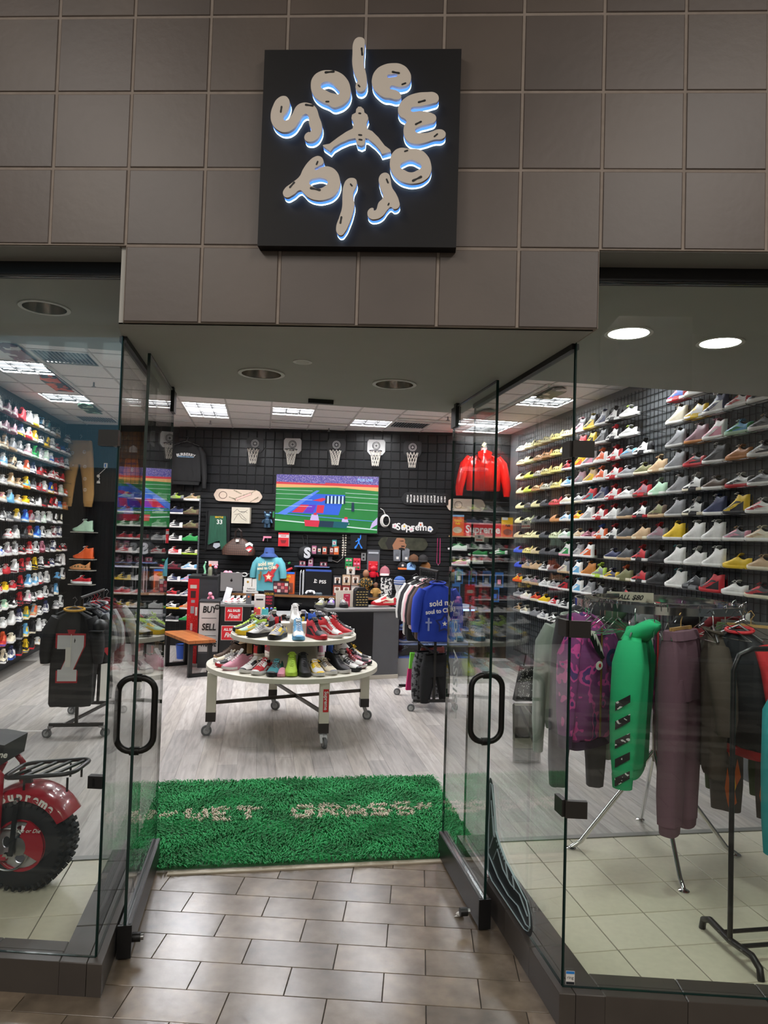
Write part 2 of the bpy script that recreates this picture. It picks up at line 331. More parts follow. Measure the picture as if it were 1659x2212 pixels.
def wood(name, a, c):
    m = bpy.data.materials.new(name); m.use_nodes = True; nt = m.node_tree; L = nt.links.new; b = nt.nodes['Principled BSDF']
    tc = nt.nodes.new('ShaderNodeTexCoord'); mp = nt.nodes.new('ShaderNodeMapping'); mp.inputs['Scale'].default_value = (16, 1.6, 1); L(tc.outputs['Object'], mp.inputs[0])
    n = nt.nodes.new('ShaderNodeTexNoise'); n.inputs['Scale'].default_value = 1.6; n.inputs['Detail'].default_value = 8; n.inputs['Distortion'].default_value = .8; L(mp.outputs[0], n.inputs[0])
    r = nt.nodes.new('ShaderNodeValToRGB'); r.color_ramp.elements[0].position = .32; r.color_ramp.elements[1].position = .66
    r.color_ramp.elements[0].color = (*lin(a), 1); r.color_ramp.elements[1].color = (*lin(c), 1); L(n.outputs['Fac'], r.inputs[0]); L(r.outputs[0], b.inputs['Base Color'])
    b.inputs['Roughness'].default_value = .42; return m
PLK = [wood('plank_grey', '9a948f', 'b9b4af'), wood('plank_light', 'a19a94', 'c4bfb9'), wood('plank_dark', '8f8a86', 'b0aba6'), wood('plank_warm', '9c958e', 'bdb7af')]
sf = structure('floor', rz=TH); MB().box((0, 5.7, -.012), (7.3, 8.6, .02)).build('floor_bed', mat('6b6661', .8), sf)
PW, PLN = .152, 1.22
for i in range(-24, 24):
    v = 1.41+((i*.377) % 1)*PLN-PLN
    while v < 7.4:
        a, c = max(v, 1.41 if abs(i*PW) < 1.0 else 1.64), min(v+PLN, 8.0)
        if c-a > .02 and not (v > 5.0 and abs(i+.5) > 22):
            MB().box((i*PW+PW/2, (a+c)/2, .001), (PW-.0014, c-a-.0014, .006)).build('plank', PLK[(i*5+int(v*3)) % 4], sf)
        v += PLN
MB().box((0, 8.9, .001), (7.2, 1.8, .006)).build('far_boards', PLK[0], sf)
MB().box((0.03, 1.385, .004), (1.6, .035, .008)).build('threshold', mat('c9bda9', .5), sf)
BEIGE = [mat(h, .3, noise=.04, nscale=30) for h in ('d6d0ba', 'd2ccb6', 'd9d3be')]
P0 = (1.10464, 1.28096)
for nm, u0, u1, v0 in (('left', -3.5, -1.06, .40), ('right', 1.01, 3.55, -.38)):
    fl = structure('floor', rz=TH); s_ = .29644; pu, pvv = P0[0]*math.cos(TH)+P0[1]*math.sin(TH), -P0[0]*math.sin(TH)+P0[1]*math.cos(TH)
    MB().box(((u0+u1)/2, (v0+1.62)/2, -.008), (u1-u0, 1.62-v0, .012)).build('floor_bed', mat('6d675c', .85), fl)
    for i in range(-20, 12):
        for j in range(-7, 3):
            a, c = pu+i*s_, pvv+j*s_; a2, c2 = min(a+s_, u1), min(c+s_, 1.60); a1, c1 = max(a, u0), max(c, v0)
            if a2-a1 < .03 or c2-c1 < .03: continue
            if E_.y*(a1+a2)/2+D_.y*(c1+c2)/2 < .30: continue
            MB().chbox(((a1+a2)/2, (c1+c2)/2, -.001), (a2-a1-.006, c2-c1-.006, .008), .0012, 2, 1).build('tile', BEIGE[(i*3+j*5) % 3], fl)
    MB().box(((u0+u1)/2, 1.62, .004), (u1-u0, .05, .010)).build('floor_strip', mat('8b8a86', .4, .3), fl)
# ---- shop walls
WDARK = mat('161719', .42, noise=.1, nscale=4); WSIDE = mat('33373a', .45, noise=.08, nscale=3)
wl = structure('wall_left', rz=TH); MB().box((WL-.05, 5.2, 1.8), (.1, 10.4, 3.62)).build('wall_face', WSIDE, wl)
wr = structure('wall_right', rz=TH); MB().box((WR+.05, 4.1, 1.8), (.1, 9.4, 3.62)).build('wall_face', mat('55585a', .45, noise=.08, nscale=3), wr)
wb = structure('wall_back'); MB().box((-1.95, YB+.06, 1.8), (7.6, .1, 3.62)).build('wall_face', WDARK, wb)
SQ = .1473; SQM = [mat(h, .3, noise=.1, nscale=5) for h in ('141517', '17181a')]; q0 = None
for i in range(37):
    for j in range(7):
        me = q0 or MB().chbox((0, 0, 0), (SQ-.012, .012, SQ-.012), .003).mesh('wall_panel', [SQM[0]]); q0 = me
        link('wall_panel', me, wb, (-3.78+(i+.5)*SQ, YB-.002, 2.53+(j+.5)*SQ))
sl = None
for j in range(24):
    me = sl or MB().chbox((0, 0, 0), (5.6, .016, .066), .004).mesh('slat', [mat('131416', .42)]); sl = me
    link('slat', me, wb, (-1.12, YB-.002, 2.50-.038-j*.0762))
# ---- shop ceiling
ce = structure('ceiling', rz=TH); CPAN = [mat(h, .9, noise=.05, nscale=60, bump=.15, bscale=300) for h in ('f0ebe5', 'ede8e2')]
cells = {}
for n, (iu, iv) in enumerate([(-2, 5), (0, 4), (2, 5), (-5, 1), (-5, 4), (-2, 4), (5, 1), (5, 4), (5, 5), (0, 1), (-5, -2), (5, -2), (0, -2), (-2, 2), (2, 2)]): cells[(iu, iv)] = 'light'
for c in ((-4, 0), (-5, 7), (3, 5)): cells[c] = 'vent'
MB().box((0, 6.0, ZC+.12), (7.4, 9.0, .02)).build('deck', mat('55524e', .9), ce)
me = None
for iu in range(-6, 7):
    for iv in range(-5, 9):
        if (iu, iv) in cells: continue
        u, v = -.257+.6*iu+.3, 4.65+.6*iv+.3
        if v > 9.9: continue
        me = me or MB().chbox((0, 0, 0), (.592, .592, .012), .004, 2, -1).mesh('ceiling_panel', [CPAN[0]])
        link('ceiling_panel', me, ce, (u, v, ZC+.008))
b = MB()
for k in range(14): MB().box((-.257+.6*(k-6), 5.9, ZC-.001), (.022, 8.6, .008)).build('ceiling_bar', mat('c9c4bd', .6), ce)
for k in range(15): MB().box((0.04, 4.65+.6*(k-5), ZC-.0005), (7.2, .022, .007)).build('ceiling_bar', mat('c9c4bd', .6), ce)
LENS = mat('fbfbff', .5, emis=LENS_E); n = 0
for (iu, iv), k in cells.items():
    u, v = -.257+.6*iu+.3, 4.65+.6*iv+.3; p = S(u, v, ZC)
    if k == 'light':
        d = thing('ceiling_light', '', 'ceiling light', p, TH)
        d['label'] = {(-2, 5): 'square white troffer light above the black hoodie', (0, 4): 'square white troffer light centred over the display table', (2, 5): 'square white troffer light over the television and vent',
                      (-5, 1): 'large square white troffer light over the near end of the left shoe wall', (-5, 4): 'square white troffer light over the far end of the left shoe wall', (-2, 4): 'square white troffer light seen through the open left door',
                      (5, 1): 'large square white troffer light over the middle of the right shoe wall', (5, 4): 'square white troffer light over the yellow foam shoes', (5, 5): 'last square white troffer light before the red jacket corner'}.get((iu, iv), 'white troffer light over the shop floor, %s' % ('near middle', 'near the minibike', 'near the clothes rack', 'above the doorway', 'left of the table', 'right of the table', '')[n % 7]); n += (iu, iv) not in [(-2, 5), (0, 4), (2, 5), (-5, 1), (-5, 4), (-2, 4), (5, 1), (5, 4), (5, 5)]
        f = MB()
        for s_ in (-1, 1): f.box((s_*.29, 0, 0), (.02, .6, .014)); f.box((0, s_*.29, 0), (.56, .02, .014))
        f.build('frame', WHITE, d); MB().box((0, 0, .03), (.56, .56, .006)).build('lens', LENS, d)
        f = MB()
        for q in (-1/6, 1/6): f.box((q*.56, 0, .008), (.009, .56, .03)); f.box((0, q*.56, .008), (.56, .009, .03))
        f.build('louver', mat('0c0c0d', .5), d)
    else:
        d = thing('air_vent', {(-4, 0): 'large dark slotted air vent beside the near ceiling light', (-5, 7): 'grey slotted air vent at the far left ceiling corner', (3, 5): 'square air vent beside the light over the television'}[(iu, iv)], 'vent', p, TH)
        MB().box((0, 0, .02), (.56, .56, .004)).build('backing', mat('2c2e30', .8), d)
        f = MB()
        for s_ in (-1, 1): f.box((s_*.285, 0, 0), (.03, .6, .012)); f.box((0, s_*.285, 0), (.56, .03, .012))
        f.build('frame', WHITE, d)
        for q in range(14): MB().box((-.26+q*.04, 0, .006), (.006, .55, .016), rot=Matrix.Rotation(.6, 3, 'Y')).build('blade', mat('9a9c9e', .5), d)
for i, (u, v) in enumerate(((-2.346, 6.14), (-1.17, 8.6), (.68, 8.7), (2.2, 7.0))):
    d = thing('sprinkler', 'small ceiling sprinkler head, %s' % ('between the two left lights', 'above the hoodie corner', 'above the television', 'over the right aisle')[i], 'sprinkler', S(u, v, ZC)); MB().cyl((0, 0, 0), (0, 0, -.05), .01).build('pipe', STEEL, d); MB().lathe([(.025, -.055), (.025, -.05)], n=12).build('deflector', STEEL, d)
for i, (u0, v0, u1, v1) in enumerate(((-.24, 8.19, .91, 8.19), (1.54, 7.35, 2.5, 7.35), (-2.64, 5.3, -2.64, 6.9), (2.70, 4.6, 2.70, 7.0))):
    d = thing('track_rail', 'slim white lighting track on the ceiling, %s' % ('above the basketball hoops', 'running toward the yellow foam shoes', 'along the left lights', 'along the right lights')[i], 'track', (0, 0, 0)); MB().bar(S(u0, v0, ZC-.02), S(u1, v1, ZC-.02), .035, .03).build('rail', WHITE, d); MB().bar(S(u0, v0, ZC-.036), S(u1, v1, ZC-.036), .012, .004).build('slot', BLACK, d)
# ---- the concourse behind the camera, met only as reflections in the glass
mc = structure('wall_concourse'); MB().box((0, -9.3, 2.8), (19, .2, 5.6)).build('wall_face', mat('d2cdc4', .8, noise=.05), mc)
MB().box((-6.6, -9.15, 4.1), (3.6, .1, 2.3)).build('lit_fascia', mat('86bcd6', .6, emis=1.1), mc); [MB().box((-8.0+.7*i, -9.09, 5.0), (.4, .03, .3)).build('fascia_panel', mat('b6e2f2', .5, emis=1.6), mc) for i in range(5)]; MB().box((-3.9, -9.15, 1.2), (3.4, .1, 2.3)).build('shop_glazing', mat('20242a', .2), mc); MB().box((3.4, -9.15, 1.5), (4.4, .1, 2.9)).build('shop_glazing', mat('1d1f24', .2), mc)
MB().box((0, -4.9, 5.55), (15, 9.2, .1)).build('concourse_ceiling', mat('b9b4ab', .9), mc)
bk2 = bpy.data.materials.new('brick_column'); bk2.use_nodes = True; nt = bk2.node_tree; bt = nt.nodes.new('ShaderNodeTexBrick'); tcn = nt.nodes.new('ShaderNodeTexCoord'); mp = nt.nodes.new('ShaderNodeMapping'); mp.inputs['Rotation'].default_value = (PI/2, 0, 0)
nt.links.new(tcn.outputs['Object'], mp.inputs[0]); nt.links.new(mp.outputs[0], bt.inputs['Vector']); bt.inputs['Scale'].default_value = 1; bt.inputs['Brick Width'].default_value = .42; bt.inputs['Row Height'].default_value = .15; bt.inputs['Mortar Size'].default_value = .008
bt.inputs['Color1'].default_value = (*lin('564b42'), 1); bt.inputs['Color2'].default_value = (*lin('383a3e'), 1); bt.inputs['Mortar'].default_value = (*lin('6f6a63'), 1); nt.links.new(bt.outputs[0], nt.nodes['Principled BSDF'].inputs['Base Color'])
MB().box((3.05, -6.1, 2.33), (.88, .9, 4.66)).build('brick_column', bk2, mc)
# ================================================================== shoes
PAL = dict(w='eeece8', k='17171a', g='8b8b8e', s='bdbcb9', r='c4202b', m='6d1b2c', o='e8622c', y='f0c81e', n='c9a982', b='2e5fc0', l='6fb4e0', v='27305a',
           e='2f9a4e', t='b9dcbf', p='e59aae', u='7b4fb0', c='e6dcc2', d='4a4b4e', h='78774d', q='3f8f96', i='b7d94a', z='5b4636', a='c07a35', x='9c7580')
CN = dict(w='white', k='black', g='grey', s='light grey', r='red', m='maroon', o='orange', y='yellow', n='tan', b='blue', l='sky blue', v='navy', e='green', t='mint',
          p='pink', u='purple', c='cream', d='charcoal', h='olive', q='teal', i='lime', z='brown', a='caramel', x='mauve')
SMAT = {k: mat(v, .5, noise=.06, nscale=30, name='shoe_'+CN[k].replace(' ', '_')) for k, v in PAL.items()}
FOAM = dict(y='efe089', c='f0e8b0', n='d9c69a', o='d9a06a', a='cf8f5a', w='dcdcd6', i='dcea5e', s='cfcab8', d='55565a', r='d8434f', b='4a63d8', t='d3dab0')
FMAT = {k: mat(v, .6, name='foam_'+CN[k].replace(' ', '_')) for k, v in FOAM.items()}
SL = .30
def hw(t):
    P = [(0, .012), (.03, .024), (.1, .034), (.25, .036), (.42, .035), (.6, .042), (.72, .046), (.84, .041), (.93, .029), (.98, .015), (1, .006)]
    for (a, p), (b, q) in zip(P, P[1:]):
        if t <= b: f = (t-a)/(b-a); f = f*f*(3-2*f)*.5+f*.5; return 1.12*(p+(q-p)*f)
    return 1.12*P[-1][1]
def curve(P, t):
    for (a, p), (b, q) in zip(P, P[1:]):
        if t <= b: return p+(q-p)*(t-a)/(b-a)
    return P[-1][1]
HP = {'L': [(0, .088), (.1, .086), (.25, .070), (.36, .084), (.45, .104), (.6, .083), (.75, .061), (.88, .050), (1, .034)],
      'M': [(0, .118), (.1, .118), (.24, .104), (.33, .128), (.42, .136), (.58, .096), (.74, .066), (.88, .053), (1, .034)],
      'H': [(0, .156), (.1, .154), (.22, .142), (.32, .156), (.40, .158), (.55, .108), (.74, .068), (.88, .054), (1, .034)],
      'F': [(0, .115), (.08, .088), (.22, .056), (.38, .066), (.5, .084), (.65, .076), (.8, .060), (.92, .042), (1, .022)],
      'S': [(.40, .092), (.45, .094), (.55, .090), (.68, .078), (.8, .062), (.92, .044), (1, .024)]}
HP['R'] = HP['L']
ST = {'L': .027, 'M': .030, 'H': .027, 'R': .036, 'F': .022, 'S': .030}
def spring(t): return .014*max(0, (t-.72)/.28)**2+.003*max(0, (.08-t)/.08)
TS = [0, .03, .08, .14, .22, .30, .38, .44, .52, .60, .68, .76, .84, .90, .95, .985]
def half(k, t):
    H = curve(HP[k], t); zs = ST[k]*.8+spring(t); w = hw(t)*.985; h = H-zs
    if k == 'S': col = False
    else: col = t < .42
    if col: wc = min(w*.8, .029 if k != 'F' else .036); return [(w, zs), (w*1.03, zs+h*.3), (w*.96, zs+h*.62), (wc, H-.003), (wc*.86, H), (wc*.6, H-.035), (0, H-.045)]
    return [(w, zs), (w*1.03, zs+h*.38), (w*.9, zs+h*.68), (w*.66, zs+h*.88), (w*.40, zs+h*.97), (w*.2, zs+h), (0, H)]
def shoe_parts(k):
    X = lambda t: -SL/2+SL*t
    parts = []
    # sole: midsole band and outsole
    b = MB(); rings = []; h = ST[k]
    for t in TS+[1.0]:
        w = hw(t)*(1.06 if k != 'R' else 1.12)+.002; z = spring(t); hh = h*(1 if k != 'M' else (1.12 if t < .35 else .92))
        rings.append([(X(t)*1.015, y, q) for y, q in ((-w*.9, z), (-w, z+.006), (-w*1.01, z+hh*.6), (-w*.95, z+hh), (w*.95, z+hh), (w*1.01, z+hh*.6), (w, z+.006), (w*.9, z))])
    b.loft(rings); n = 8
    for i, f in enumerate(b.f):
        zc = sum(b.v[j][2] for j in f)/len(f); xc = sum(b.v[j][0] for j in f)/len(f)
        b.m[i] = 1 if zc < .010+spring((xc+SL/2)/SL) else (1 if k == 'M' and -.07 < xc < .03 else 0)
    parts.append(('sole', b.mesh('sole', [None, None], 50), 'so'))
    # upper
    b = MB(); rings = []; ts = [t for t in TS if t >= .40] if k == 'S' else TS
    if k == 'S': ts = [.40]+[t for t in ts if t > .40]
    for t in ts:
        P = half(k, t); rings.append([(X(t), y, z) for y, z in P]+[(X(t), -y, z) for y, z in P[-2::-1]])
    m = len(rings[0])
    for i in range(len(rings)-1):
        t = (ts[i]+ts[i+1])/2; vs = rings[i]+rings[i+1]; 
        for q in range(m-1):
            j = min(q, m-2-q)
            if k in 'FS': mt = 0
            elif t < .42 and j >= 4: mt = 2
            elif t < .42 and j == 3: mt = 1 if k in 'HM' else 0
            elif t < .13 and j < 3: mt = 1
            elif t > .88: mt = 1
            elif .42 < t < .70 and j in (2, 3): mt = 1
            elif j == 0 and t > .6: mt = 1
            elif t < .42 and j >= 2 and k == 'H' : mt = 1
            else: mt = 0
            b.add([vs[q], vs[q+1], vs[m+q+1], vs[m+q]], [(0, 1, 2, 3)], mt)
    me = b.mesh('upper', [None, None, None], 0)
    bm = bmesh.new(); bm.from_mesh(me); bmesh.ops.remove_doubles(bm, verts=bm.verts, dist=1e-5); bmesh.ops.recalc_face_normals(bm, faces=bm.faces); bm.to_mesh(me); bm.free()
    me.polygons.foreach_set('use_smooth', [True]*len(me.polygons)); me.set_sharp_from_angle(angle=math.radians(55))
    parts.append(('upper', me, 'abk'))
    def side(t, f, s):
        P = half(k, t)[:4]; q = f*3; i = min(int(q), 2); g = q-i
        return (X(t), s*(P[i][0]+(P[i+1][0]-P[i][0])*g+.0014), P[i][1]+(P[i+1][1]-P[i][1])*g)
    if k in 'LHR':
        for s in (-1, 1):
            b = MB(); pts = []
            for q in range(9):
                u = q/8; t = .70-.58*u; c = .30+.42*u*u+.02; wd = .17*math.sin(PI*min(1, u*1.25+.12))**1.0*(1-u)**.6+.015
                if q == 0: c += .10
                pts.append((side(t, max(.05, c-wd), s), side(t, min(.95, c+wd), s)))
            for a, c in zip(pts, pts[1:]): b.add([a[0], c[0], c[1], a[1]], [(0, 1, 2, 3)])
            parts.append(('side_stripe', b.mesh('side_stripe', [None]), 'b'))
    if k == 'M':
        for s in (-1, 1):
            for nm, poly in (('side_wing', [(.56, .50), (.40, .50), (.47, .92)]), ('side_band', [(.16, .05), (.60, .05), (.52, .22), (.24, .22)])):
                b = MB(); b.add([side(t, f, s) for t, f in poly], [tuple(range(len(poly)))])
                parts.append((nm, b.mesh(nm, [None]), 'b'))
    if k in 'LHRM':
        b = MB(); n = {'L': 5, 'R': 5, 'M': 6, 'H': 7}[k]; t0 = {'L': .44, 'R': .44, 'M': .42, 'H': .40}[k]
        for q in range(n):
            t = t0+(.70-t0)*q/(n-1); z = curve(HP[k], t)+.004; w = .021-.004*q/(n-1)
            b.tube([(X(t)-.004, -w, z-.006), (X(t), 0, z), (X(t)+.004, w, z-.006)], .0036, 5)
            if q < n-1: t2 = t0+(.70-t0)*(q+1)/(n-1); z2 = curve(HP[k], t2)+.003; b.tube([(X(t), -w, z-.004), (X(t2), w, z2-.004)], .003, 4)
        for s in (-1, 1):
            x = X(t0); z = curve(HP[k], t0)+.006; b.tube([(x, 0, z), (x+.012, s*.02, z+.012), (x+.022, s*.038, z-.002), (x+.008, s*.026, z-.002)], .0034, 5)
        parts.append(('laces', b.mesh('laces', [None], 40), 'l'))
        b = MB(); zt = curve(HP[k], t0); hgt = .020 if k != 'M' else .034
        b.loft([[(X(t0+.06), y*.8, zt-.008+.004*(1-(y/.024)**2)) for y in (-.024, -.012, 0, .012, .024)]+[(X(t0+.06), y*.8, zt-.016) for y in (.024, .012, 0, -.012, -.024)],
                [(X(t0-.02), y, zt+hgt*.5+.006*(1-(y/.024)**2)) for y in (-.024, -.012, 0, .012, .024)]+[(X(t0-.035), y, zt+hgt*.5-.004) for y in (.024, .012, 0, -.012, -.024)],
                [(X(t0-.06), y*.95, zt+hgt+.004*(1-(y/.024)**2)) for y in (-.024, -.012, 0, .012, .024)]+[(X(t0-.075), y*.95, zt+hgt-.004) for y in (.024, .012, 0, -.012, -.024)]])
        parts.append(('tongue', b.mesh('tongue', [None], 50), 't'))
    if k == 'F':
        b = MB()
        for s in (-1, 1):
            for t, f, dt, df in ((.80, .5, .035, .2), (.66, .5, .045, .25), (.52, .45, .045, .24), (.34, .5, .05, .2), (.16, .5, .04, .22)):
                b.add([side(t+dt*math.cos(a), min(.95, max(.05, f+df*math.sin(a)+.5*dt*math.cos(a))), s) for a in [2*PI*q/8 for q in range(8)]], [tuple(range(8))])
        parts.append(('vent', b.mesh('vent', [None]), 'k'))
    if k == 'S':
        b = MB(); b.loft([[(X(t), y*hw(t)*.96, ST[k]+spring(t)*.5+.001+.012*abs(y)**3+(.010*max(0, .15-t)/.15)) for y in (-1, -.5, 0, .5, 1)]+[(X(t), y*hw(t)*.96, ST[k]*.7) for y in (1, .5, 0, -.5, -1)] for t in (.01, .04, .1, .2, .3, .42, .52)])
        parts.append(('footbed', b.mesh('footbed', [None], 50), 'a'))
        b = MB(); P = half('S', .40); b.add([(X(.402), y*.93, z*.985) for y, z in P]+[(X(.402), -y*.93, z*.985) for y, z in P[-2::-1]], [tuple(range(13))])
        parts.append(('opening', b.mesh('opening', [None]), 'k'))
    return parts
SHOE = {}
LINING = mat('26262a', .8); FHOLE = mat('57522f', .9)
KIND = {'L': 'low_top_sneaker', 'M': 'mid_top_sneaker', 'H': 'high_top_sneaker', 'R': 'running_shoe', 'F': 'foam_clog', 'S': 'slide_sandal'}
KW = {'L': 'low-top sneaker', 'M': 'mid-top sneaker', 'H': 'high-top sneaker', 'R': 'running shoe', 'F': 'slotted foam clog', 'S': 'foam slide'}
def shoe_words(code):
    k, a = code[0], code[1]; b = code[2] if len(code) > 2 else a
    if b == a and len(code) > 3 and code[3] != a: return '%s %s with %s sole' % (CN[a], KW[k], CN[code[3]])
    return '%s %s' % (CN[a], KW[k]) if b == a else '%s and %s %s' % (CN[a], CN[b], KW[k])
def shoe(code, loc, rz, label, group, tilt=0., sc=1.):
    k = code[0]; a = code[1]; b = code[2] if len(code) > 2 else a; s = code[3] if len(code) > 3 else ('w' if k in 'LMHR' else a)
    l = code[4] if len(code) > 4 else ('w' if a != 'w' or b == 'w' else a)
    if k not in SHOE: SHOE[k] = shoe_parts(k)
    root = thing(KIND[k], label, 'sandal' if k == 'S' else 'shoe', loc, 0, group); root.rotation_euler = (0, tilt, rz); root.scale = (sc, sc, sc)
    f = FMAT if k in 'FS' else SMAT
    cm = {'a': f.get(a, SMAT[a]), 'b': SMAT[b], 's': f.get(a, SMAT[a]) if k in 'FS' else SMAT[s], 'o': f.get(a, SMAT[a]) if k in 'FS' else (SMAT['n'] if s == 'n' else SMAT[b if k == 'M' else s]), 'l': SMAT[l], 'k': FHOLE if k == 'F' else LINING, 't': SMAT[a if k != 'M' else (b if len(code) < 5 else l)]}
    for nm, me, slots in SHOE[k]:
        o = bpy.data.objects.new(nm, me); COL.objects.link(o); o.parent = root
        if nm == 'vent': o['kind'] = 'stuff'
        for i, q in enumerate(slots): o.material_slots[i].link = 'OBJECT'; o.material_slots[i].material = cm[q]
    return root
RZ = [3.22, 3.01, 2.79, 2.585, 2.36, 2.145, 1.93, 1.71, 1.495, 1.28, 1.06, .85]
RV = [2.20, 2.47, 2.77, 3.04, 3.34, 3.64, 3.94, 4.24, 4.54, 4.83, 5.12, 5.40, 5.75, 6.07, 6.39, 6.70, 7.03, 7.36]
RIGHT = '''- - - Lwww Mbrwr - - Rsswi Mwkwk Hvgw Hykyk Hpkw Fn Fy Fc Fy Fc Fw
Lgkwk Lwrwy Hwvw Mwywk Hccwc - - Rsswi Mwkwr Hgdw Hkyw Hwrw Sw Fy Fo Fo Sc Fn
Lgdwn Lletw Hpwwp Hxxaw Hggs - Mwkwk Rglg Mwrwr Mowwo Hpgw Hoyw Lrkw Fy Fy Fs Si Sc
Lkwww Laaaw Hdkw Lkrr Hggs Mnncn Lhhc Rggs Mwrwr Mowwo Hynwy Hgxw Llww Fy Fs Fo Si Sc
Lgdwc Lwkrw Lzzw Mwkcw Hggs Mttw Mxrzr Rwsw Mwrwr Hgvwc Hqrw Lsgc Lccw Fr Sd Sc Fd Sc
Lwrww Hkyk Hvvww Mwkcw Hggs Mhznz Mwkrr Mddnd Mwswr Mwrwr Hsww Lyow Lwlw Sa Sd Sd Ft Sc
Lcnwc Lgpwn Hwwww Hwwww Hyywk Mxggr Mnncz Mddnd Mwkwr Mwowb Lmpwk Lncw Lwtw Ft Sd Sc Fc Sn
Lnncn Lyyyk Hwwww Mwwww Hwwwq Mkkkk Mrkwr Mddnd Lvvc - Howwk Hsgw Hewp Sd Sd Sn Fy Sb
Lkrcr Lwwww Hkrrk Mkgkk Hwwwq Mkkkk Mrkwk Mhhco Lvyc Mgiwi Haaw Hlwww Hcgnk Sd Lkwww Rnnn Rgnn Sb
- Lwww Lpww - - Lrkw - Mrkw Lkgk Mgkg Hsgwk Hlwww Hrkwk Lgsw Lsww Rxgn Rsgn Royo
- - - Lwkw - - Lkrw - Lpww Lwgw Lrww Lkww Lkwww Lrwwk Lyyw Rorc Rcww Rggs
- - - - - - - - Lwkw Lgww Lkrw Lwww Rkgw Lwkw Lgww Rggg Rcgw Rnkg'''
for r, row in enumerate(RIGHT.split('\n')):
    for c, code in enumerate(row.split()):
        if code == '-': continue
        j = random.Random(r*31+c)
        shoe(code, S(WR-.13+j.uniform(-.01, .01), RV[c]+j.uniform(-.015, .015), RZ[r]), TH+PI/2+.10+j.uniform(-.05, .05), '%s, %s row down, %s from window, right wall' % (shoe_words(code), ordinal(r), ordinal(c)), 'shoes on the right wall')
LZ = [3.25, 3.035, 2.815, 2.595, 2.375, 2.16, 1.93, 1.715, 1.5, 1.275, 1.05, .83, .61, .38, .165]
LV = [6.32, 6.6, 6.89, 7.17, 7.47, 7.75, 8.03, 8.31, 8.6, 8.86, 9.16, 9.45]
LEFT = '''Mswww Mxxwk Mxpwk Hrrrk Hsgw Hwwyw Hkwwl Hdqw Ldgw Mwkn - Lmwww
Lwwww Mxxwk Mxpwk Mwvyv Mwrrw Mycwy Mwkwk Hdyyd Mgwww Lrkw Lvbwb Lmmw
Mncwn Hnkck Mggns Mdsws Mxwww Hekte Hwgwg Htwww Mbwww Lrpwr Mwrwr Mkwww
Mqrrr Mlwww Hkncn Lwcww Mowco Mwvwv Mrgrk Lkrwr Mwrwk Lrwww Mrrwk -
Lswww Lsgws Mncwn Lnzwn Mlyoy Mgkwk Mrgrk Mwsrw Mbywb Mkrwr Mtwww Lopwo
Rnwww Rncwp Mlllw Lncwn Lyywy Lkwww Mwwwk Mkdrk Hkrwk Hrwwk Llbwb Lnoao
Lggww Mskwk Ldds Mcggy Mblwb Mxgnr Mggww Mwtww Hwsdw Hkwwk Hkcwk -
- - Lwrww Mwswg Mkdkk Mnkdr Mblwb Mwkww Lswww Hmwww Hvwww -
- Lwbww Mxwww Hwgwk Lkrww Msrwr Mwkww Mpmmp Mgkwk Hvwww Lkrck Lkrww
- Lgwww Lrrrw Mswmw Mkrkr Mwgwr Mkyky Mkwkw Lkrwk Lvwww Hkwww Hwwww
- Lrwww Lyywy Lrrww Mkrkr Mlwwl Mlwww Mwgrw Mwgww - Llzkl Hwkcw
- Lgwww Ltcwt Lkwwk Mkrkr Mwpkw Mwkwk Lwwrw Mwkww Mkgsk Mlwcl -
- Lcwww Lwsww Mwwww Mwvwv Mqywy Hnowl Lwkww Mwvwv - Lgwww Hwkww
- Mrpuw Mrouo Lccwc Mkkgk Mlycl Mkkck Mwwww Lwkww - - -
- Mwyww Mckwc Mwvbv Mkkrk Mkygy Mkkrk Lwnkw - - - -'''
for r, row in enumerate(LEFT.split('\n')):
    for c, code in enumerate(row.split()):
        if code == '-': continue
        j = random.Random(r*37+c+5)
        shoe(code, S(WL+.13+j.uniform(-.01, .01), LV[c]+j.uniform(-.015, .015), LZ[r]), TH-PI/2+.12+j.uniform(-.06, .06), '%s, %s row down, %s from window, left wall' % (shoe_words(code), ordinal(r), ordinal(c)), 'shoes on the left wall')
def rails(zs, u, v0, v1, inward, side):
    for r, z in enumerate(zs):
        t = thing('shoe_rail', 'thin black wire shoe shelf, row %s from top, %s shoe wall' % (ordinal(r), side), 'shelf', S(u, 0, z-.004), TH, 'wire shoe shelves')
        for q in (-.035, .035): MB().cyl((q, v0, 0), (q, v1, 0), .0026, n=6).build('rod', BLACK, t)
        b = MB(); v = v0+.05
        while v < v1: b.bar((-.035, v, 0), (inward*.125, v, -.012), .004, .004); b.bar((-inward*.035, v, 0), (-inward*.05, v, .012), .003, .003); v += .285
        tag(b.build('brackets', BLACK, t), kind='stuff')
rails(RZ, WR-.13, 2.0, 7.6, 1, 'right'); rails(LZ, WL+.13, 6.1, 9.65, -1, 'left')
# wire grid panels behind the shoes
gm = None
for side, x, v0, n in (('right', WR-.012, 1.75, 10), ('left', WL+.012, 5.4, 7)):
    for i in range(n):
        t = thing('wire_grid_panel', 'black wire grid panel lining the %s shoe wall' % side, 'grid panel', S(x, v0+i*.61, 0), TH, 'grid panels on the %s wall' % side)
        if gm is None:
            b = MB()
            for k in range(9): b.bar((0, k*.0755, .2), (0, k*.0755, 3.52), .005, .005)
            for k in range(44): b.bar((.004, 0, .22+k*.0762), (.004, .606, .22+k*.0762), .005, .005)
            gm = b.mesh('wires', [BLACK])
        tag(link('wires', gm, t), kind='stuff')
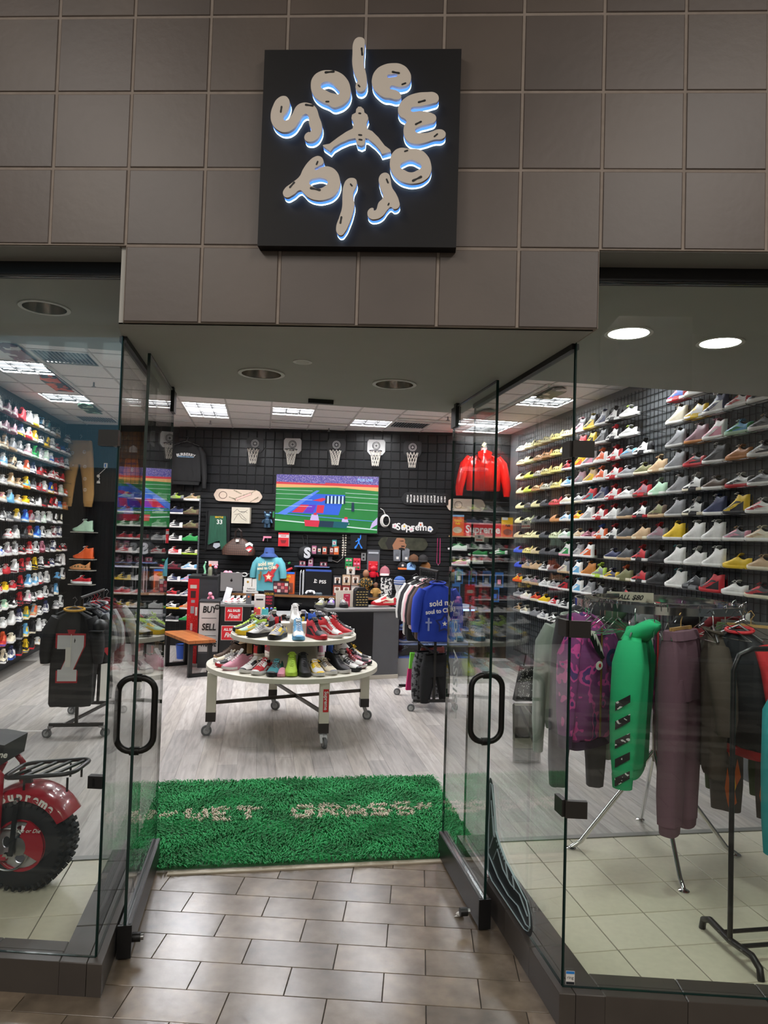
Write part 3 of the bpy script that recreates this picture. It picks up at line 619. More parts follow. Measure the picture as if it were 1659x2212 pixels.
# ================================================================== the round display table
TC = S(.02, 4.36); CREAMP = mat('d9d5c4', .45, noise=.05, nscale=6)
t = thing('display_table', 'round two-tier cream display table on four casters, covered in shoes', 'table', TC)
MB().lathe([(.80, .577), (.825, .58), (.825, .622), (.82, .625), (.001, .625)], n=64).build('lower_top', CREAMP, t, 40)
MB().lathe([(.233, .625), (.233, .872)], n=40).build('drum', CREAMP, t, 40)
MB().lathe([(.58, .871), (.607, .874), (.607, .912), (.602, .916), (.001, .916)], n=64).build('upper_top', CREAMP, t, 40)
legs = [S(-.73, 4.10), S(.27, 3.66), S(.77, 4.60), S(-.15, 5.06)]
def caster(parent, p, r, ang):
    c, s = math.cos(ang), math.sin(ang); ax = Vector((-s, c, 0)); off = Vector((c*.035, s*.035, 0)); p = Vector(p)
    ck = MB().bar(p+ax*.018, p+off+ax*.018+Vector((0, 0, -(p.z-r))), .032, .003).bar(p-ax*.018, p+off-ax*.018+Vector((0, 0, -(p.z-r))), .032, .003).cyl(p+Vector((0, 0, .008)), p-Vector((0, 0, .006)), .028).build('caster_fork', STEEL, parent)
    q = p+off; q.z = r
    MB().cyl(q-ax*.013, q+ax*.013, r, n=24).build('caster_wheel', mat('6c6e70', .5), parent, 40); MB().cyl(q-ax*.015, q+ax*.015, r*.62, n=18).build('wheel_hub', mat('a9abac', .4), parent, 40)
for i, L in enumerate(legs):
    p = L-TC; a = math.atan2(p.y, p.x)
    lg = MB().box((p.x, p.y, .40), (.086, .086, .36), 0, rz=TH).build('leg', CREAMP, t)
    MB().box((p.x, p.y, .178), (.090, .090, .085), 0, rz=TH).build('leg_shoe', mat('2d2623', .4), t)
    caster(lg, (p.x, p.y, .135), .048, [PI*1.1, -PI*.35, 0, -.2][i])
for a, c in ((0, 2), (1, 3)): A, B_ = legs[a]-TC, legs[c]-TC; MB().bar((A.x, A.y, .30), (B_.x, B_.y, .30+.0*a), .022, .030).build('cross_bar', mat('4d463f', .4, .5), t)
p = legs[1]-TC
fx = E_*.012+D_*(-.0445)
b = MB().box((p.x+fx.x, p.y+fx.y, .42), (.048, .0015, .20), rz=TH).build('sticker', mat('d2232a', .4), t)
text('Supreme', .046, WHITE, b, (p.x+fx.x+D_.x*-.002, p.y+fx.y-.002, .42), rot=(PI/2, PI/2, TH), bold=.001)
GT = 'shoes on the round table'
LOW = [(-175, 'Rcsw'), (-160, 'Lkwrw'), (-147, 'Mppww'), (-130, 'Lwkww'), (-119, 'Lrwww'), (-107, 'Lqdkd'), (-94, 'Hiiii'), (-84, 'Hkkkk'), (-74, 'Lwywy'), (-63, 'Lcgwz'), (-51, 'Hkkwk'), (-40, 'Lwkkk'), (-27, 'Mwmwr'), (-11, 'Lkpkk'), (6, 'Mkwwy'), (21, 'Hkwwk'),
       (38, 'Hwbww'), (55, 'Mwpww'), (74, 'Hzkzn'), (94, 'Lgkww'), (112, 'Hmrww'), (131, 'Hrkww'), (150, 'Hnnnn'), (168, 'Hzznz')]
for i, (a, c) in enumerate(LOW):
    A = math.radians(a)+TH; q = .60+(i % 3)*.012
    shoe(c, TC+Vector((q*math.cos(A), q*math.sin(A), .625)), A, '%s, lower table tier, %s round from the bench' % (shoe_words(c), ordinal(i)), GT, sc=1.06)
A = math.radians(-101)+TH; shoe('Sp', TC+Vector((.66*math.cos(A), .66*math.sin(A), .625)), A, 'small pink slide between teal and lime shoes on the lower table tier', GT, sc=.72)
UP = [(170, 'Miiwi'), (-177, 'Rkkkk'), (-160, 'Rtyyw'), (-139, 'Rsgks'), (-113, 'Rgykw'), (-88, 'Hwlll'), (-64, 'Hkrrk'), (-42, 'Hwrww'), (-20, 'Hrrwr'), (-2, 'Hkkwk'), (14, 'Hwkww'), (30, 'Lgkww'), (46, 'Mkbww'), (60, 'Hwbww'), (74, 'Mryww'), (88, 'Hvwww'), (103, 'Lzgww'), (120, 'Mgrww'), (136, 'Lgkow'), (153, 'Lkgww')]
for i, (a, c) in enumerate(UP):
    A = math.radians(a)+TH; q = .43
    shoe(c, TC+Vector((q*math.cos(A), q*math.sin(A), .916)), A, '%s, upper table tier, %s round from the bench' % (shoe_words(c), ordinal(i)), GT, sc=1.06)
bx = thing('shoe_box', 'small white box raising the white high-top on the upper table tier', 'box', TC+Vector((0, .02, .916)), .2); MB().box((0, 0, .04), (.26, .17, .08)).build('carton', mat('cfc6b8', .6), bx); MB().box((0, 0, .088), (.268, .178, .018)).build('lid', mat('d8cfc2', .6), bx)
shoe('Hwwww', TC+Vector((0, .02, 1.0135)), -PI/2+.25, 'white high-top sneaker standing highest, on the box at the table centre', GT)
# ================================================================== back wall
def onwall(name, label, cat, x, z, group=None, dy=.02): return thing(name, label, cat, (x, YB-dy, z), 0, group)
CARD = mat('e9e5dc', .6); GREYP = mat('8a8a88', .6); REDP = mat('cf2630', .5); YEL = mat('f2c21b', .5); ORG = mat('e2622a', .5); BLU = mat('2f6fd0', .5); PINK = mat('ef8fa8', .5); GRN = mat('2f8f4f', .5); NAVY = mat('26335f', .7); LBLU = mat('8db7dd', .6); BRN = mat('6a4a33', .6); SKIN = mat('9a6a4c', .6); TEALP = mat('5fa9b3', .75, bump=.2, bscale=300)
# television
tv = onwall('television', 'large flat television showing a football field on the black back wall', 'television', -1.26, 2.39, dy=.10)
w, h = 1.66, .91
MB().box((0, .03, 0), (w+.03, .05, h+.03)).build('casing', BLACK, tv); MB().box((0, .075, 0), (.5, .05, .4)).build('wall_mount', BLACK, tv)
EM = 1.0
def em(c): return mat(c, .4, emis=TV_E)
def sx(x): return (x-.5)*w
def sz(y): return (.5-y)*h
def P(*pts): return [(sx(x), sz(y)) for x, y in pts]
crowd = voro('4a3bb0', 'c9b6f0', 60, .52, .5, 'crowd', TV_E*.8, '2b2470')
field = mat('1f8a3c', .5, noise=.08, nscale=4, emis=TV_E*.8)
L_ = [(rect(-w/2, -h/2, w/2, h/2), 0), (P((0, 0), (1, 0), (1, .17), (0, .17)), 1), (P((0, .13), (.48, .15), (.48, .185), (0, .17)), 2), (P((.48, .13), (1, .15), (1, .2), (.48, .185)), 2), (P((0, .17), (1, .19), (1, .26), (.6, .21), (0, .235)), 3),
      (P((.08, .68), (.36, .33), (.68, .34), (.62, .70)), 4), (P((.02, .70), (.40, .27), (.43, .275), (.1, .72)), 5), (P((.16, .67), (.25, .53), (.33, .53), (.27, .67)), 6), (P((.28, .67), (.33, .53), (.40, .53), (.37, .67)), 7), (P((.40, .67), (.41, .53), (.48, .53), (.47, .67)), 6), (P((.36, .45), (.46, .40), (.5, .42), (.45, .47)), 6)]
for y in (.30, .37, .46, .58): L_.append((P((0, y-.03), (.36, y-.02), (.36, y-.014), (0, y-.024)), 8)); L_.append((P((.68, y), (1, y+.02), (1, y+.027), (.68, y+.007)), 8))
L_ += [(P((0, .80), (1, .93), (1, .95), (0, .82)), 8), (P((.0, .69), (1, .79), (1, .80), (.0, .705)), 5)]
for i in range(11):
    x = .49+.018*i; L_.append((P((x, .36), (x+.012, .36), (x+.014, .50), (x-.004, .50)), 8 if i % 2 else 9))
L_ += [(P((.745, .47), (.77, .47), (.775, .63), (.745, .63)), 9), (P((.36, .70), (.42, .70), (.44, .84), (.34, .84)), 10), (P((.66, .76), (.71, .76), (.73, .86), (.65, .86)), 10), (P((.38, .67), (.41, .67), (.41, .71), (.38, .71)), 6), (P((.68, .73), (.71, .73), (.71, .77), (.68, .77)), 6), (P((.95, .82), (1, .72), (1, .85), (.93, .93)), 10),
       (P((.30, .80), (.72, .82), (.70, .93), (.32, .91)), 9), (P((.29, .80), (.44, .81), (.43, .92), (.30, .91)), 6), (P((.58, .815), (.73, .82), (.70, .93), (.57, .92)), 11)]
print_flat('screen', L_, [field, crowd, em('d83a4a'), em('e8b070'), em('2f62d8'), em('5a86e8'), em('d8304a'), em('6a34c0'), em('cfe6e0'), em('16324a'), em('cdb8e8'), em('0f5a68')], tv, None, (0, .004, 0), .0009)
text('7   14', .075, em('ffffff'), tv, (.02, -.018, sz(.852)), bold=.002); text('2ND 10:03  1st & 10', .026, em('ffffff'), tv, (.02, -.018, sz(.905))); text('FOX LIVE', .06, em('9fd0ff'), tv, (sx(.87), -.012, sz(.07)), bold=.001)
wing = [(0, .5), (.3, .42), (.62, .1), (1, .3), (.7, .36), (.95, .5), (.62, .55), (.85, .7), (.45, .72), (.1, .66)]
print_flat('team_mark', [([(sx(.60+.11*a), sz(.90-.07*c)) for a, c in wing], 0)], [em('dfe8ea')], tv, None, (0, -.014, 0)); print_flat('team_mark', [([(sx(.43-.12*a), sz(.90-.07*c)) for a, c in wing][::-1], 0)], [em('f6e6e6')], tv, None, (0, -.014, 0))
# basketball hoops
HB = {'w': mat('dcdcda', .4), 'k': mat('343436', .45)}
NET = mat('e4ded2', .8)
netm = None
def hoop(x, z, c, lab):
    global netm
    o = onwall('mini_basketball_hoop', lab, 'basketball hoop', x, z, 'mini hoops above the television')
    flatcurve('backboard', [[(-.10, -.115), (.10, -.115), (.145, -.06), (.145, .10), (.12, .135), (-.12, .135), (-.145, .10), (-.145, -.06)]], HB[c], o, .007, smooth=False)
    ink = HB['k' if c == 'w' else 'w']
    MB().tube([(.062*math.cos(a), -.012, .035+.062*math.sin(a)) for a in [2*PI*i/28 for i in range(28)]], .0035, 5, closed=True).build('emblem_ring', ink, o)
    for i in range(14):
        a = PI/2-.9-i*(2*PI-1.8)/13+PI; 
    for i in range(16): a = 2*PI*i/16; MB().box((.047*math.cos(a), -.010, .035+.047*math.sin(a)), (.008, .004, .02), rot=Matrix.Rotation(-a+PI/2, 3, 'Y')).build('emblem_letter', ink, o)
    MB().box((0, -.010, .035), (.04, .004, .012)).box((0, -.0102, .035), (.012, .004, .04)).build('emblem_cross', ink, o)
    MB().tube([(.098*math.cos(a), -.12+.098*math.sin(a), -.062) for a in [2*PI*i/24 for i in range(24)]], .006, 6, closed=True).box((0, -.018, -.062), (.05, .03, .02)).build('rim', mat('2b2b2d', .4, .5), o)
    if netm is None:
        b = MB()
        for s in (1, -1):
            for i in range(10):
                a0 = 2*PI*i/10; pts = []
                for q in range(6): f = q/5; r = .096-.045*f**.7; a = a0+s*f*1.25; pts.append((r*math.cos(a), -.12+r*math.sin(a), -.066-.24*f))
                b.tube(pts, .0042, 4)
        netm = b.mesh('net', [NET])
    tag(link('net', netm, o), kind='stuff')
for a in ((-2.48, 3.31, 'k', 'charcoal mini hoop nearest the black hoodie'), (-1.86, 3.31, 'w', 'white mini hoop over the near corner of the television, pale grey board'), (-1.14, 3.32, 'k', 'charcoal mini hoop above the middle of the television'), (-.49, 3.32, 'w', 'white mini hoop over the far corner of the television'), (.10, 3.31, 'k', 'charcoal mini hoop farthest along, beyond the television')): hoop(*a)
# skateboard decks
def deck(label, polys, mats, loc, rz=0, L=.80, Wd=.20, rot=None, base=BLACK):
    o = thing('skateboard_deck', label, 'skateboard deck', loc, rz)
    if rot: o.rotation_euler = rot
    rings = []; n = 18
    for i in range(n+1):
        x = -L/2+L*i/n; a = abs(x)-(L/2-Wd/2); hwid = Wd/2 if a <= 0 else math.sqrt(max(0, (Wd/2)**2-a*a)); hwid = max(hwid, .012); up = .03*max(0, (abs(x)-L*.33)/(L*.17))**1.5
        rings.append([(x, up, -hwid), (x, up+.010, -hwid), (x, up+.010, hwid), (x, up, hwid)])
    MB().loft(rings).build('board', base, o, 40); return o
def deck_shape(L=.80, Wd=.20, m=.004, n=10):
    r = Wd/2-m; c = L/2-Wd/2; return [(c+r*math.cos(a), r*math.sin(a)) for a in [-PI/2+PI*i/n for i in range(n+1)]]+[(-c-r*math.cos(a), -r*math.sin(a)) for a in [-PI/2+PI*i/n for i in range(n+1)]]
CREAM = mat('d9c4b0', .6)
d1 = deck('cream skateboard deck printed like money, above the small boxed canvas', None, None, (-2.73, YB-.06, 2.48), base=CREAM)
d1.rotation_euler = (0, .02, 0)
MNY = mat('6f6650', .7, noise=.5, nscale=30, c2='c7b79a')
for i in range(14): a = 2*PI*i/14; MB().tube([(-.24+.065*math.cos(a+q*.5), -.003, .058*math.sin(a+q*.5)) for q in range(3)], .0035, 4).build('print_mark', mat('5d4638', .7), d1)
for x, z, wd, hh, an in ((.09, -.01, .30, .045, -.4), (.22, .05, .2, .012, -.6), (.28, -.05, .16, .012, -.6), (0, .06, .14, .02, .4), (-.06, -.05, .16, .016, .3)): MB().box((x, -.003, z), (wd, .003, hh), rot=Matrix.Rotation(an, 3, 'Y')).build('print_mark', MNY, d1)
MB().box((.10, -.005, -.012), (.27, .002, .028), rot=Matrix.Rotation(-.4, 3, 'Y')).build('print_mark', mat('e4b9ae', .6), d1)
d2 = deck('black skateboard deck covered in white hand lettering', None, None, (.34, YB-.06, 2.51))
rr = random.Random(3)
for i in range(12):
    x = -.30+i*.0545; 
    text(''.join(rr.choice('DOOMNVAPSUKHCIJTERYM') for _ in range(5)), .036, WHITE, d2, (x, -.002-(.012 if abs(x) > .3 else 0)*0, 0), rot=(PI/2, PI/2, 0), bold=.001, name='hand_lettering')
d3 = deck('black skateboard deck with white lettering and five daisy flowers', None, None, (.15, YB-.06, 2.05))
text('Supreme', .155, WHITE, d3, (.01, -.002, 0), bold=.003, sx=.98, space=1.06)
for i, (x, z, c) in enumerate(((-.30, .012, PINK), (-.145, .012, YEL), (-.03, -.035, PINK), (.115, .045, ORG), (.27, -.025, BLU))):
    f = MB(); [f.prism(ell(.021, .021, 10, x+.026*math.cos(a), z+.026*math.sin(a)), -.006, -.003, 0) for a in [2*PI*q/5+.3*i for q in range(5)]]; f.prism(ell(.014, .014, 10, x, z), -.0075, -.006, 1); f.build('flower_print', [WHITE, c], d3)
d4 = deck('dark green skateboard deck with a man\'s face in profile', None, None, (-.01, YB-.06, 1.78), base=mat('2b2c22', .35, noise=.4, nscale=9, c2='4a4b3c'))
print_flat('portrait_print', [([(-.24, -.094), (-.26, 0), (-.22, .09), (-.05, .094), (.02, .085), (.035, .05), (.03, .02), (.06, -.02), (.045, -.035), (.05, -.05), (.035, -.06), (.04, -.085), (0, -.096)], 0), ([(-.24, -.094), (-.28, .0), (-.24, .094), (-.10, .094), (-.13, .04), (-.17, -.03), (-.15, -.09)], 1), ([(-.06, .045), (.0, .052), (.02, .042), (-.02, .038)], 1), ([(-.03, -.03), (.03, -.032), (.03, -.048), (-.02, -.05)], 1), ([(-.07, -.075), (-.02, -.06), (.03, -.075), (.03, -.096), (-.05, -.098)], 1)], [SKIN, mat('17130f', .6)], d4, None, (0, -.001, 0))
d5 = deck('cream skateboard deck with money print partly behind the red jacket', None, None, (.98, YB-.06, 2.43), base=CREAM, L=.62)
for i in range(10): MB().tube([(-.12+.06*math.cos(i*.63+q*.5), -.003, .06*math.sin(i*.63+q*.5)) for q in range(3)], .0035, 4).build('print_mark', mat('5d4638', .7), d5)
for i, (u, v, L2, c, lb) in enumerate(((-2.76, 4.83, .78, 'maroon', 'maroon and white skateboard deck on the ceiling nearest the street'), (-2.79, 6.3, .9, 'orange', 'orange skateboard deck on the ceiling between the left lights'), (-2.80, 8.0, .8, 'green', 'green skateboard deck on the ceiling at the far left'), (2.87, 4.98, .62, 'black', 'black patterned skateboard deck on the ceiling nearest the right light'), (2.55, 6.6, .85, 'teal', 'teal skateboard deck on the ceiling past the right light'))):
    cm = {'maroon': voro('5b1f2c', 'e4e0da', 9, .58, .4), 'orange': voro('23201f', 'd8552a', 8, .5, .4), 'green': voro('33503f', 'b9d8c0', 9, .6, .4), 'black': voro('1c1c1e', 'd9d4cc', 10, .6, .4), 'teal': voro('1f3f42', '6f9a98', 7, .6, .4)}[c]
    o = deck(lb, None, None, S(u, v, ZC-.045), 0, L2, .2, base=cm); o.rotation_euler = (PI/2, 0, TH+PI/2)
# items hung on the slats
def carton(name, label, cat, x, z, w, h, dp, m, y=None, rz=0., group=None, base=True):
    o = thing(name, label, cat, (x, (YB-.03-dp/2) if y is None else y, z), rz, group); MB().box((0, 0, h/2), (w, dp, h)).build('carton', m, o)
    MB().box((0, -.0005, h-.002), (w+.001, dp+.002, .004)).build('lid_flap', m, o); return o
o = carton('canvas_box', 'cream boxed canvas with black line drawing, above the checked duffel bag', 'picture', -2.65, 2.03, .30, .26, .09, mat('cbc3b0', .7))
for pts in (((-.12, .17), (-.06, .23), (-.02, .19), (.05, .17), (.11, .22)), ((-.10, .14), (-.01, .16), (.10, .06)), ((-.11, .04), (-.06, .13), (-.03, .15), (.02, .08), (.10, .04)), ((.0, .19), (.08, .19), (.11, .17))): MB().tube([(x, -.047, z) for x, z in pts], .0022, 4).build('drawn_line', BLACK, o)
o = onwall('jersey_shorts', 'green basketball shorts with number thirty-three in a black frame', 'shorts', -3.03, 1.62, dy=.05)
SHG = mat('23543f', .5, noise=.2, nscale=9, nstretch=(3, 1, .6))
MB().box((0, .012, .28), (.36, .03, .62)).build('backing_board', mat('161617', .5), o)
for s in (-1, 1): MB().box((s*.19, -.01, .28), (.025, .05, .64)).build('frame_rail', BLACK, o)
MB().prism([(-.13, .52), (.13, .52), (.16, .0), (.07, -.02), (.04, .12), (-.03, .10), (-.14, .05), (-.15, .06)], -.04, -.01, ax='y').build('cloth', SHG, o)
text('33', .10, WHITE, o, (.03, -.043, .42), bold=.002); text('SEATTLE', .035, YEL, o, (.02, -.043, .50), bold=.001); MB().prism([(-.06, .08), (.04, .08), (.05, .03), (-.02, -.01), (-.07, .02)], -.02, -.012).build('lining', mat('b9bcc4', .6), o)
# duffel bag
CHK = bpy.data.materials.new('checked_canvas'); CHK.use_nodes = True; nt = CHK.node_tree; ck = nt.nodes.new('ShaderNodeTexChecker'); tcn = nt.nodes.new('ShaderNodeTexCoord'); mp = nt.nodes.new('ShaderNodeMapping'); mp.inputs['Rotation'].default_value = (.0, .785, 0)
nt.links.new(tcn.outputs['Object'], mp.inputs[0]); nt.links.new(mp.outputs[0], ck.inputs[0]); ck.inputs['Scale'].default_value = 46; ck.inputs['Color1'].default_value = (*lin('5c4034'), 1); ck.inputs['Color2'].default_value = (*lin('3d2a22'), 1); nt.links.new(ck.outputs[0], nt.nodes['Principled BSDF'].inputs['Base Color']); nt.nodes['Principled BSDF'].inputs['Roughness'].default_value = .5
o = onwall('duffel_bag', 'brown checked duffel bag with painted shark mouth end, hung on the slats', 'bag', -2.65, 1.50, dy=.17)
rings = []
for i in range(13):
    z = .02+.27*i/12; f = i/12; hwid = (.255+.03*math.sin(PI*f*.9))*(1-.62*f**2.2); dp = .12*(1-.55*f**1.6)
    rings.append([(hwid*math.copysign(abs(math.cos(a))**.55, math.cos(a)), dp*math.copysign(abs(math.sin(a))**.6, math.sin(a)), z-(.03*abs(math.cos(a))**3*f)) for a in [2*PI*q/24 for q in range(24)]])
MB().loft(rings).build('body', CHK, o, 60)
for s in (-1, 1): MB().tube([(-.05, s*.05-.03, .27), (-.045, s*.03-.05, .40), (0, s*.03-.05, .445), (.045, s*.03-.05, .40), (.05, s*.05-.03, .27)], .008, 7).build('handle', mat('2a1d18', .4), o)
MB().box((0, -.10, .25), (.05, .02, .04)).build('luggage_tag', CARD, o)
print_flat('mouth_print', [([(.13, .20), (.20, .235), (.255, .20), (.25, .16), (.2, .19), (.14, .15)], 1), ([(.12, .06), (.145, .14), (.2, .17), (.25, .15), (.235, .09), (.17, .05)], 0), ([(.13, .07), (.15, .125), (.16, .10), (.18, .14), (.19, .11), (.21, .15), (.215, .12), (.24, .14), (.235, .12), (.2, .09), (.16, .06)], 1)], [REDP, WHITE], o, None, (0, -.10, 0))
# bear figures (plain toy bears), small toys, boxes
def toy_bear(label, loc, m, sc=1., bands=None, rz=0.):
    o = thing('toy_bear', label, 'figurine', loc, rz); 
    for s in (-1, 1):
        MB().tube([(s*.022*sc, 0, 0), (s*.022*sc, 0, .055*sc)], [.021*sc, .019*sc], 10).build('leg', bands or m, o, 50); MB().tube([(s*.045*sc, 0, .105*sc), (s*.062*sc, -.004*sc, .06*sc)], [.014*sc, .012*sc], 9).build('arm', m, o, 50); MB().ball((s*.036*sc, 0, .193*sc), .016*sc, 8, 0, (1, .6, 1)).build('ear', m, o, 60)
    MB().lathe([(.036*sc, .05*sc), (.044*sc, .075*sc), (.038*sc, .112*sc), (.02*sc, .118*sc)], n=16).build('belly', m, o, 50); MB().ball((0, 0, .152*sc), .042*sc, 10, 0, (1.05, .9, .95)).build('head', m, o, 60); return o
toy_bear('chrome blue toy bear on the slats beside the television', (-2.22, YB-.08, 1.975), mat('5f7f9c', .15, .7), 1.25)
o = carton('toy_package', 'green and black hanging toy package by the television edge', 'package', -2.09, 1.99, .10, .26, .03, BLACK); MB().box((0, -.017, .20), (.10, .002, .10)).build('label_panel', GRN, o); MB().tube([(.0, -.02, .17), (.02, -.022, .13), (-.01, -.022, .09), (.02, -.022, .05)], .008, 6).build('toy_keyring', YEL, o)
o = onwall('toy_pistol', 'small pink toy pistol hung above the mannequin', 'toy', -2.22, 1.80, dy=.05); MB().bar((-.06, 0, .02), (.07, 0, .02), .02, .03).build('barrel', PINK, o); MB().bar((-.045, 0, .02), (-.06, 0, -.045), .02, .03).build('grip', PINK, o); MB().bar((.01, 0, .005), (.01, 0, -.05), .015, .02).build('magazine', mat('3a3a3c', .5), o)
o = carton('boxed_mini_hoop', 'red and white boxed toy hoop under the television corner', 'box', -1.94, 1.68, .17, .22, .07, mat('d9d4cf', .5)); print_flat('box_print', [(rect(-.085, 0, .085, .14), 0), (rect(-.085, .19, .085, .22), 0), ([(-.05, .10), (.05, .10), (.03, .05), (-.03, .05)], 1)], [REDP, mat('7d1c22', .5)], o, None, (0, -.035, 0)); text('TOY HOOP'[:0] or 'HOOP', .03, REDP, o, (0, -.037, .165), bold=.001)
o = onwall('sling_bag', 'black sling bag with a large white letter S', 'bag', -1.58, 1.46, dy=.07); MB().lathe([(.02, 0), (.11, .03), (.13, .10), (.10, .2), (.03, .24)], n=18).build('body', mat('151517', .6, bump=.3), o, 60).scale = (1, .45, 1); MB().tube([(-.03, 0, .22), (-.06, .02, .40), (-.03, .04, .43), (.02, .02, .40), (.03, 0, .22)], .008, 6).build('strap', BLACK, o); text('S', .22, mat('cfcfd2', .4), o, (.04, -.068, .12), bold=.012)
o = carton('poster_box', 'black box with a blue leaping figure, under the television', 'box', -.725, 1.67, .26, .235, .05, mat('0e0f13', .4))
JUMP = [(-.50, -.80), (-.44, -.93), (-.12, -.52), (.02, -.30), (.16, -.45), (.42, -.88), (.52, -.84), (.48, -.74), (.26, -.40), (.12, -.05), (.14, .16), (.26, .34), (.30, .70), (.24, .78), (.17, .72), (.18, .50), (.06, .36), (-.02, .44), (-.12, .40), (-.10, .30), (-.22, .12), (-.40, .02), (-.38, -.05), (-.20, -.0), (-.10, .08), (-.08, -.12), (-.20, -.38)]
flatcurve('leaping_figure', [JUMP], mat('2f7fe8', .4), o, .001, (.0, -.028, .125), scale=.125)
flatcurve('figure_ball', [ell(.05, .05, 10, .26, .84)], mat('2f7fe8', .4), o, .001, (.0, -.028, .125), scale=.125)
o = onwall('bead_necklace', 'double strand of pearl beads hung under the television', 'necklace', -.96, 1.90, dy=.035)
for s in (-.022, .022):
    for k in range(9): MB().ball((s, 0, -.015-k*.04), .015, 6).build('bead', mat('cfc8b8', .25), o, 60)
o = onwall('bead_necklace', 'thin magenta necklace loop on the slats', 'necklace', .565, 1.89, dy=.03); MB().tube([(-.02, 0, 0), (.02, 0, 0), (.025, 0, -.40), (0, 0, -.43), (-.025, 0, -.40)], .006, 5, closed=True).build('cord', mat('c23a72', .5), o); MB().ball((0, 0, -.435), .01, 6).build('clasp', STEEL, o)
o = onwall('cable_coil', 'coil of white cable hung at the television edge', 'cable', -.31, 2.14, dy=.06); b = MB()
for k in range(5): b.tube([(.075*math.cos(a)*(1-.06*k)+.005*k, -.008*k, .10*math.sin(a)*(1-.05*k)) for a in [2*PI*i/18 for i in range(18)]], .007, 5, closed=True)
tag(b.build('loops', mat('d6d3cc', .5), o), kind='stuff'); MB().tube([(0, 0, .10), (-.03, 0, .17), (-.08, 0, .20)], .006, 5).build('loose_end', mat('d6d3cc', .5), o)
o = onwall('wall_outlet', 'small steel outlet plate between packets on the slats', 'outlet', -.64, 1.55, dy=.03); MB().box((0, 0, 0), (.075, .008, .125)).build('plate', mat('a8a9aa', .35, .7), o)
for z in (-.03, .03): MB().lathe([(.016, 0), (.014, .003)], n=12).build('socket', BLACK, o, loc=(0, -.004, z)).rotation_euler = (PI/2, 0, 0)
o = onwall('power_adapter', 'grey plug adapter with hanging white lead under the toy shelf', 'adapter', -1.18, 1.50, dy=.04); MB().box((0, 0, 0), (.06, .03, .08)).build('block', mat('8d9096', .4), o); MB().tube([(.03, -.01, -.02), (.12, -.01, -.05), (.2, 0, .02), (.22, 0, .2), (.2, 0, .36)], .004, 5).build('lead', mat('d6d3cc', .5), o)
def ledge(label, x0, x1, z, y=YB-.09, m=BLACK):
    o = thing('wall_shelf', label, 'shelf', ((x0+x1)/2, y, z), 0); MB().box((0, 0, -.008), (x1-x0, .14, .014)).build('board', m, o)
    for s in (-.4, .4): MB().bar((s*(x1-x0), .06, -.07), (s*(x1-x0), -.04, -.015), .012, .006).build('bracket', BLACK, o)
    return o
ledge('narrow black shelf holding boxed toy figures', -1.49, -1.03, 1.575); ledge('second toy shelf with pale edge above the console box', -1.74, -1.18, 1.375, m=mat('6b7fae', .3))
MC = [mat(h, .5) for h in ('b56a8a', '2b2b2e', 'a4432c', '7a2b22', 'd2622c', '3c8f93', '8d3f4c', 'c9c3bd')]
for i, (x, z, k, w2, h2, lb) in enumerate(((-1.44, 1.575, 0, .07, .13, 'pale pink boxed figure at the near end of the toy shelf'), (-1.355, 1.575, 1, .06, .11, 'black boxed figure on the toy shelf'), (-1.27, 1.575, 2, .07, .12, 'red boxed figure mid toy shelf'), (-1.155, 1.575, 3, .06, .12, 'dark red boxed figure on the toy shelf'), (-1.08, 1.575, 4, .075, .13, 'orange boxed figure at the far end of the toy shelf'), (-1.115, 1.70, 5, .07, .11, 'teal boxed figure stacked above the toy shelf'), (-1.62, 1.375, 6, .10, .08, 'wide boxed figure on the second toy shelf'), (-1.49, 1.375, 0, .075, .13, 'tall boxed figure on the second toy shelf'), (-1.28, 1.375, 6, .11, .07, 'wide boxed figure at the far end of the second toy shelf'))):
    o = carton('boxed_figure', lb, 'toy box', x, z, w2, h2, .06, MC[k], group='boxed figures on the toy shelves'); MB().box((0, -.031, h2*.55), (w2*.75, .002, h2*.5)).build('window', mat('d9cfc6', .2), o); MB().ball((0, -.033, h2*.55), w2*.2, 6, 0, (1, .3, 1.2)).build('figure', MC[(k+3) % 8], o)
o = onwall('pouch', 'empty black pouch hung beside the console box', 'bag', -1.0, 1.25, dy=.05); MB().prism([(-.10, 0), (.10, 0), (.12, .05), (.08, .10), (-.07, .11), (-.12, .05)], -.04, .02).build('body', BLACK, o); MB().tube([(-.06, 0, .10), (0, 0, .26), (.06, 0, .10)], .005, 5).build('strap', BLACK, o)
for i, (x, lb) in enumerate(((-.875, 'green and red eight-toy card, nearer the console box'), (-.745, 'green and red eight-toy card, nearer the hanging bear'))):
    o = onwall('toy_card', lb, 'package', x, 1.34, 'toy cards on the slats', .04); MB().box((0, 0, .09), (.115, .012, .19)).build('card', [mat('3a9a58', .5), mat('d8445a', .5)][i], o)
    for a in (-1, 1):
        for q in (0, 1, 2): MB().ball((a*.027, -.01, .035+.055*q), .02, 6, 0, (1, .5, 1)).build('toy_ball', [REDP, GRN, PINK][(q+i) % 3], o)
o = onwall('zip_pack', 'clear zip pack hung with a folded red cloth', 'package', -.48, 1.32, dy=.05); MB().box((0, .005, .17), (.20, .01, .36)).build('bag_sheet', mat('5d5f64', .25), o); MB().box((0, -.008, .09), (.15, .02, .15)).build('folded_cloth', REDP, o); MB().box((0, -.004, .30), (.16, .006, .03)).build('header', mat('b0b3b8', .4), o)
toy_bear('glossy red toy bear hanging below the zip pack', (-.47, YB-.14, 1.165), mat('d32436', .2), 1.35, mat('1c1c1f', .4))
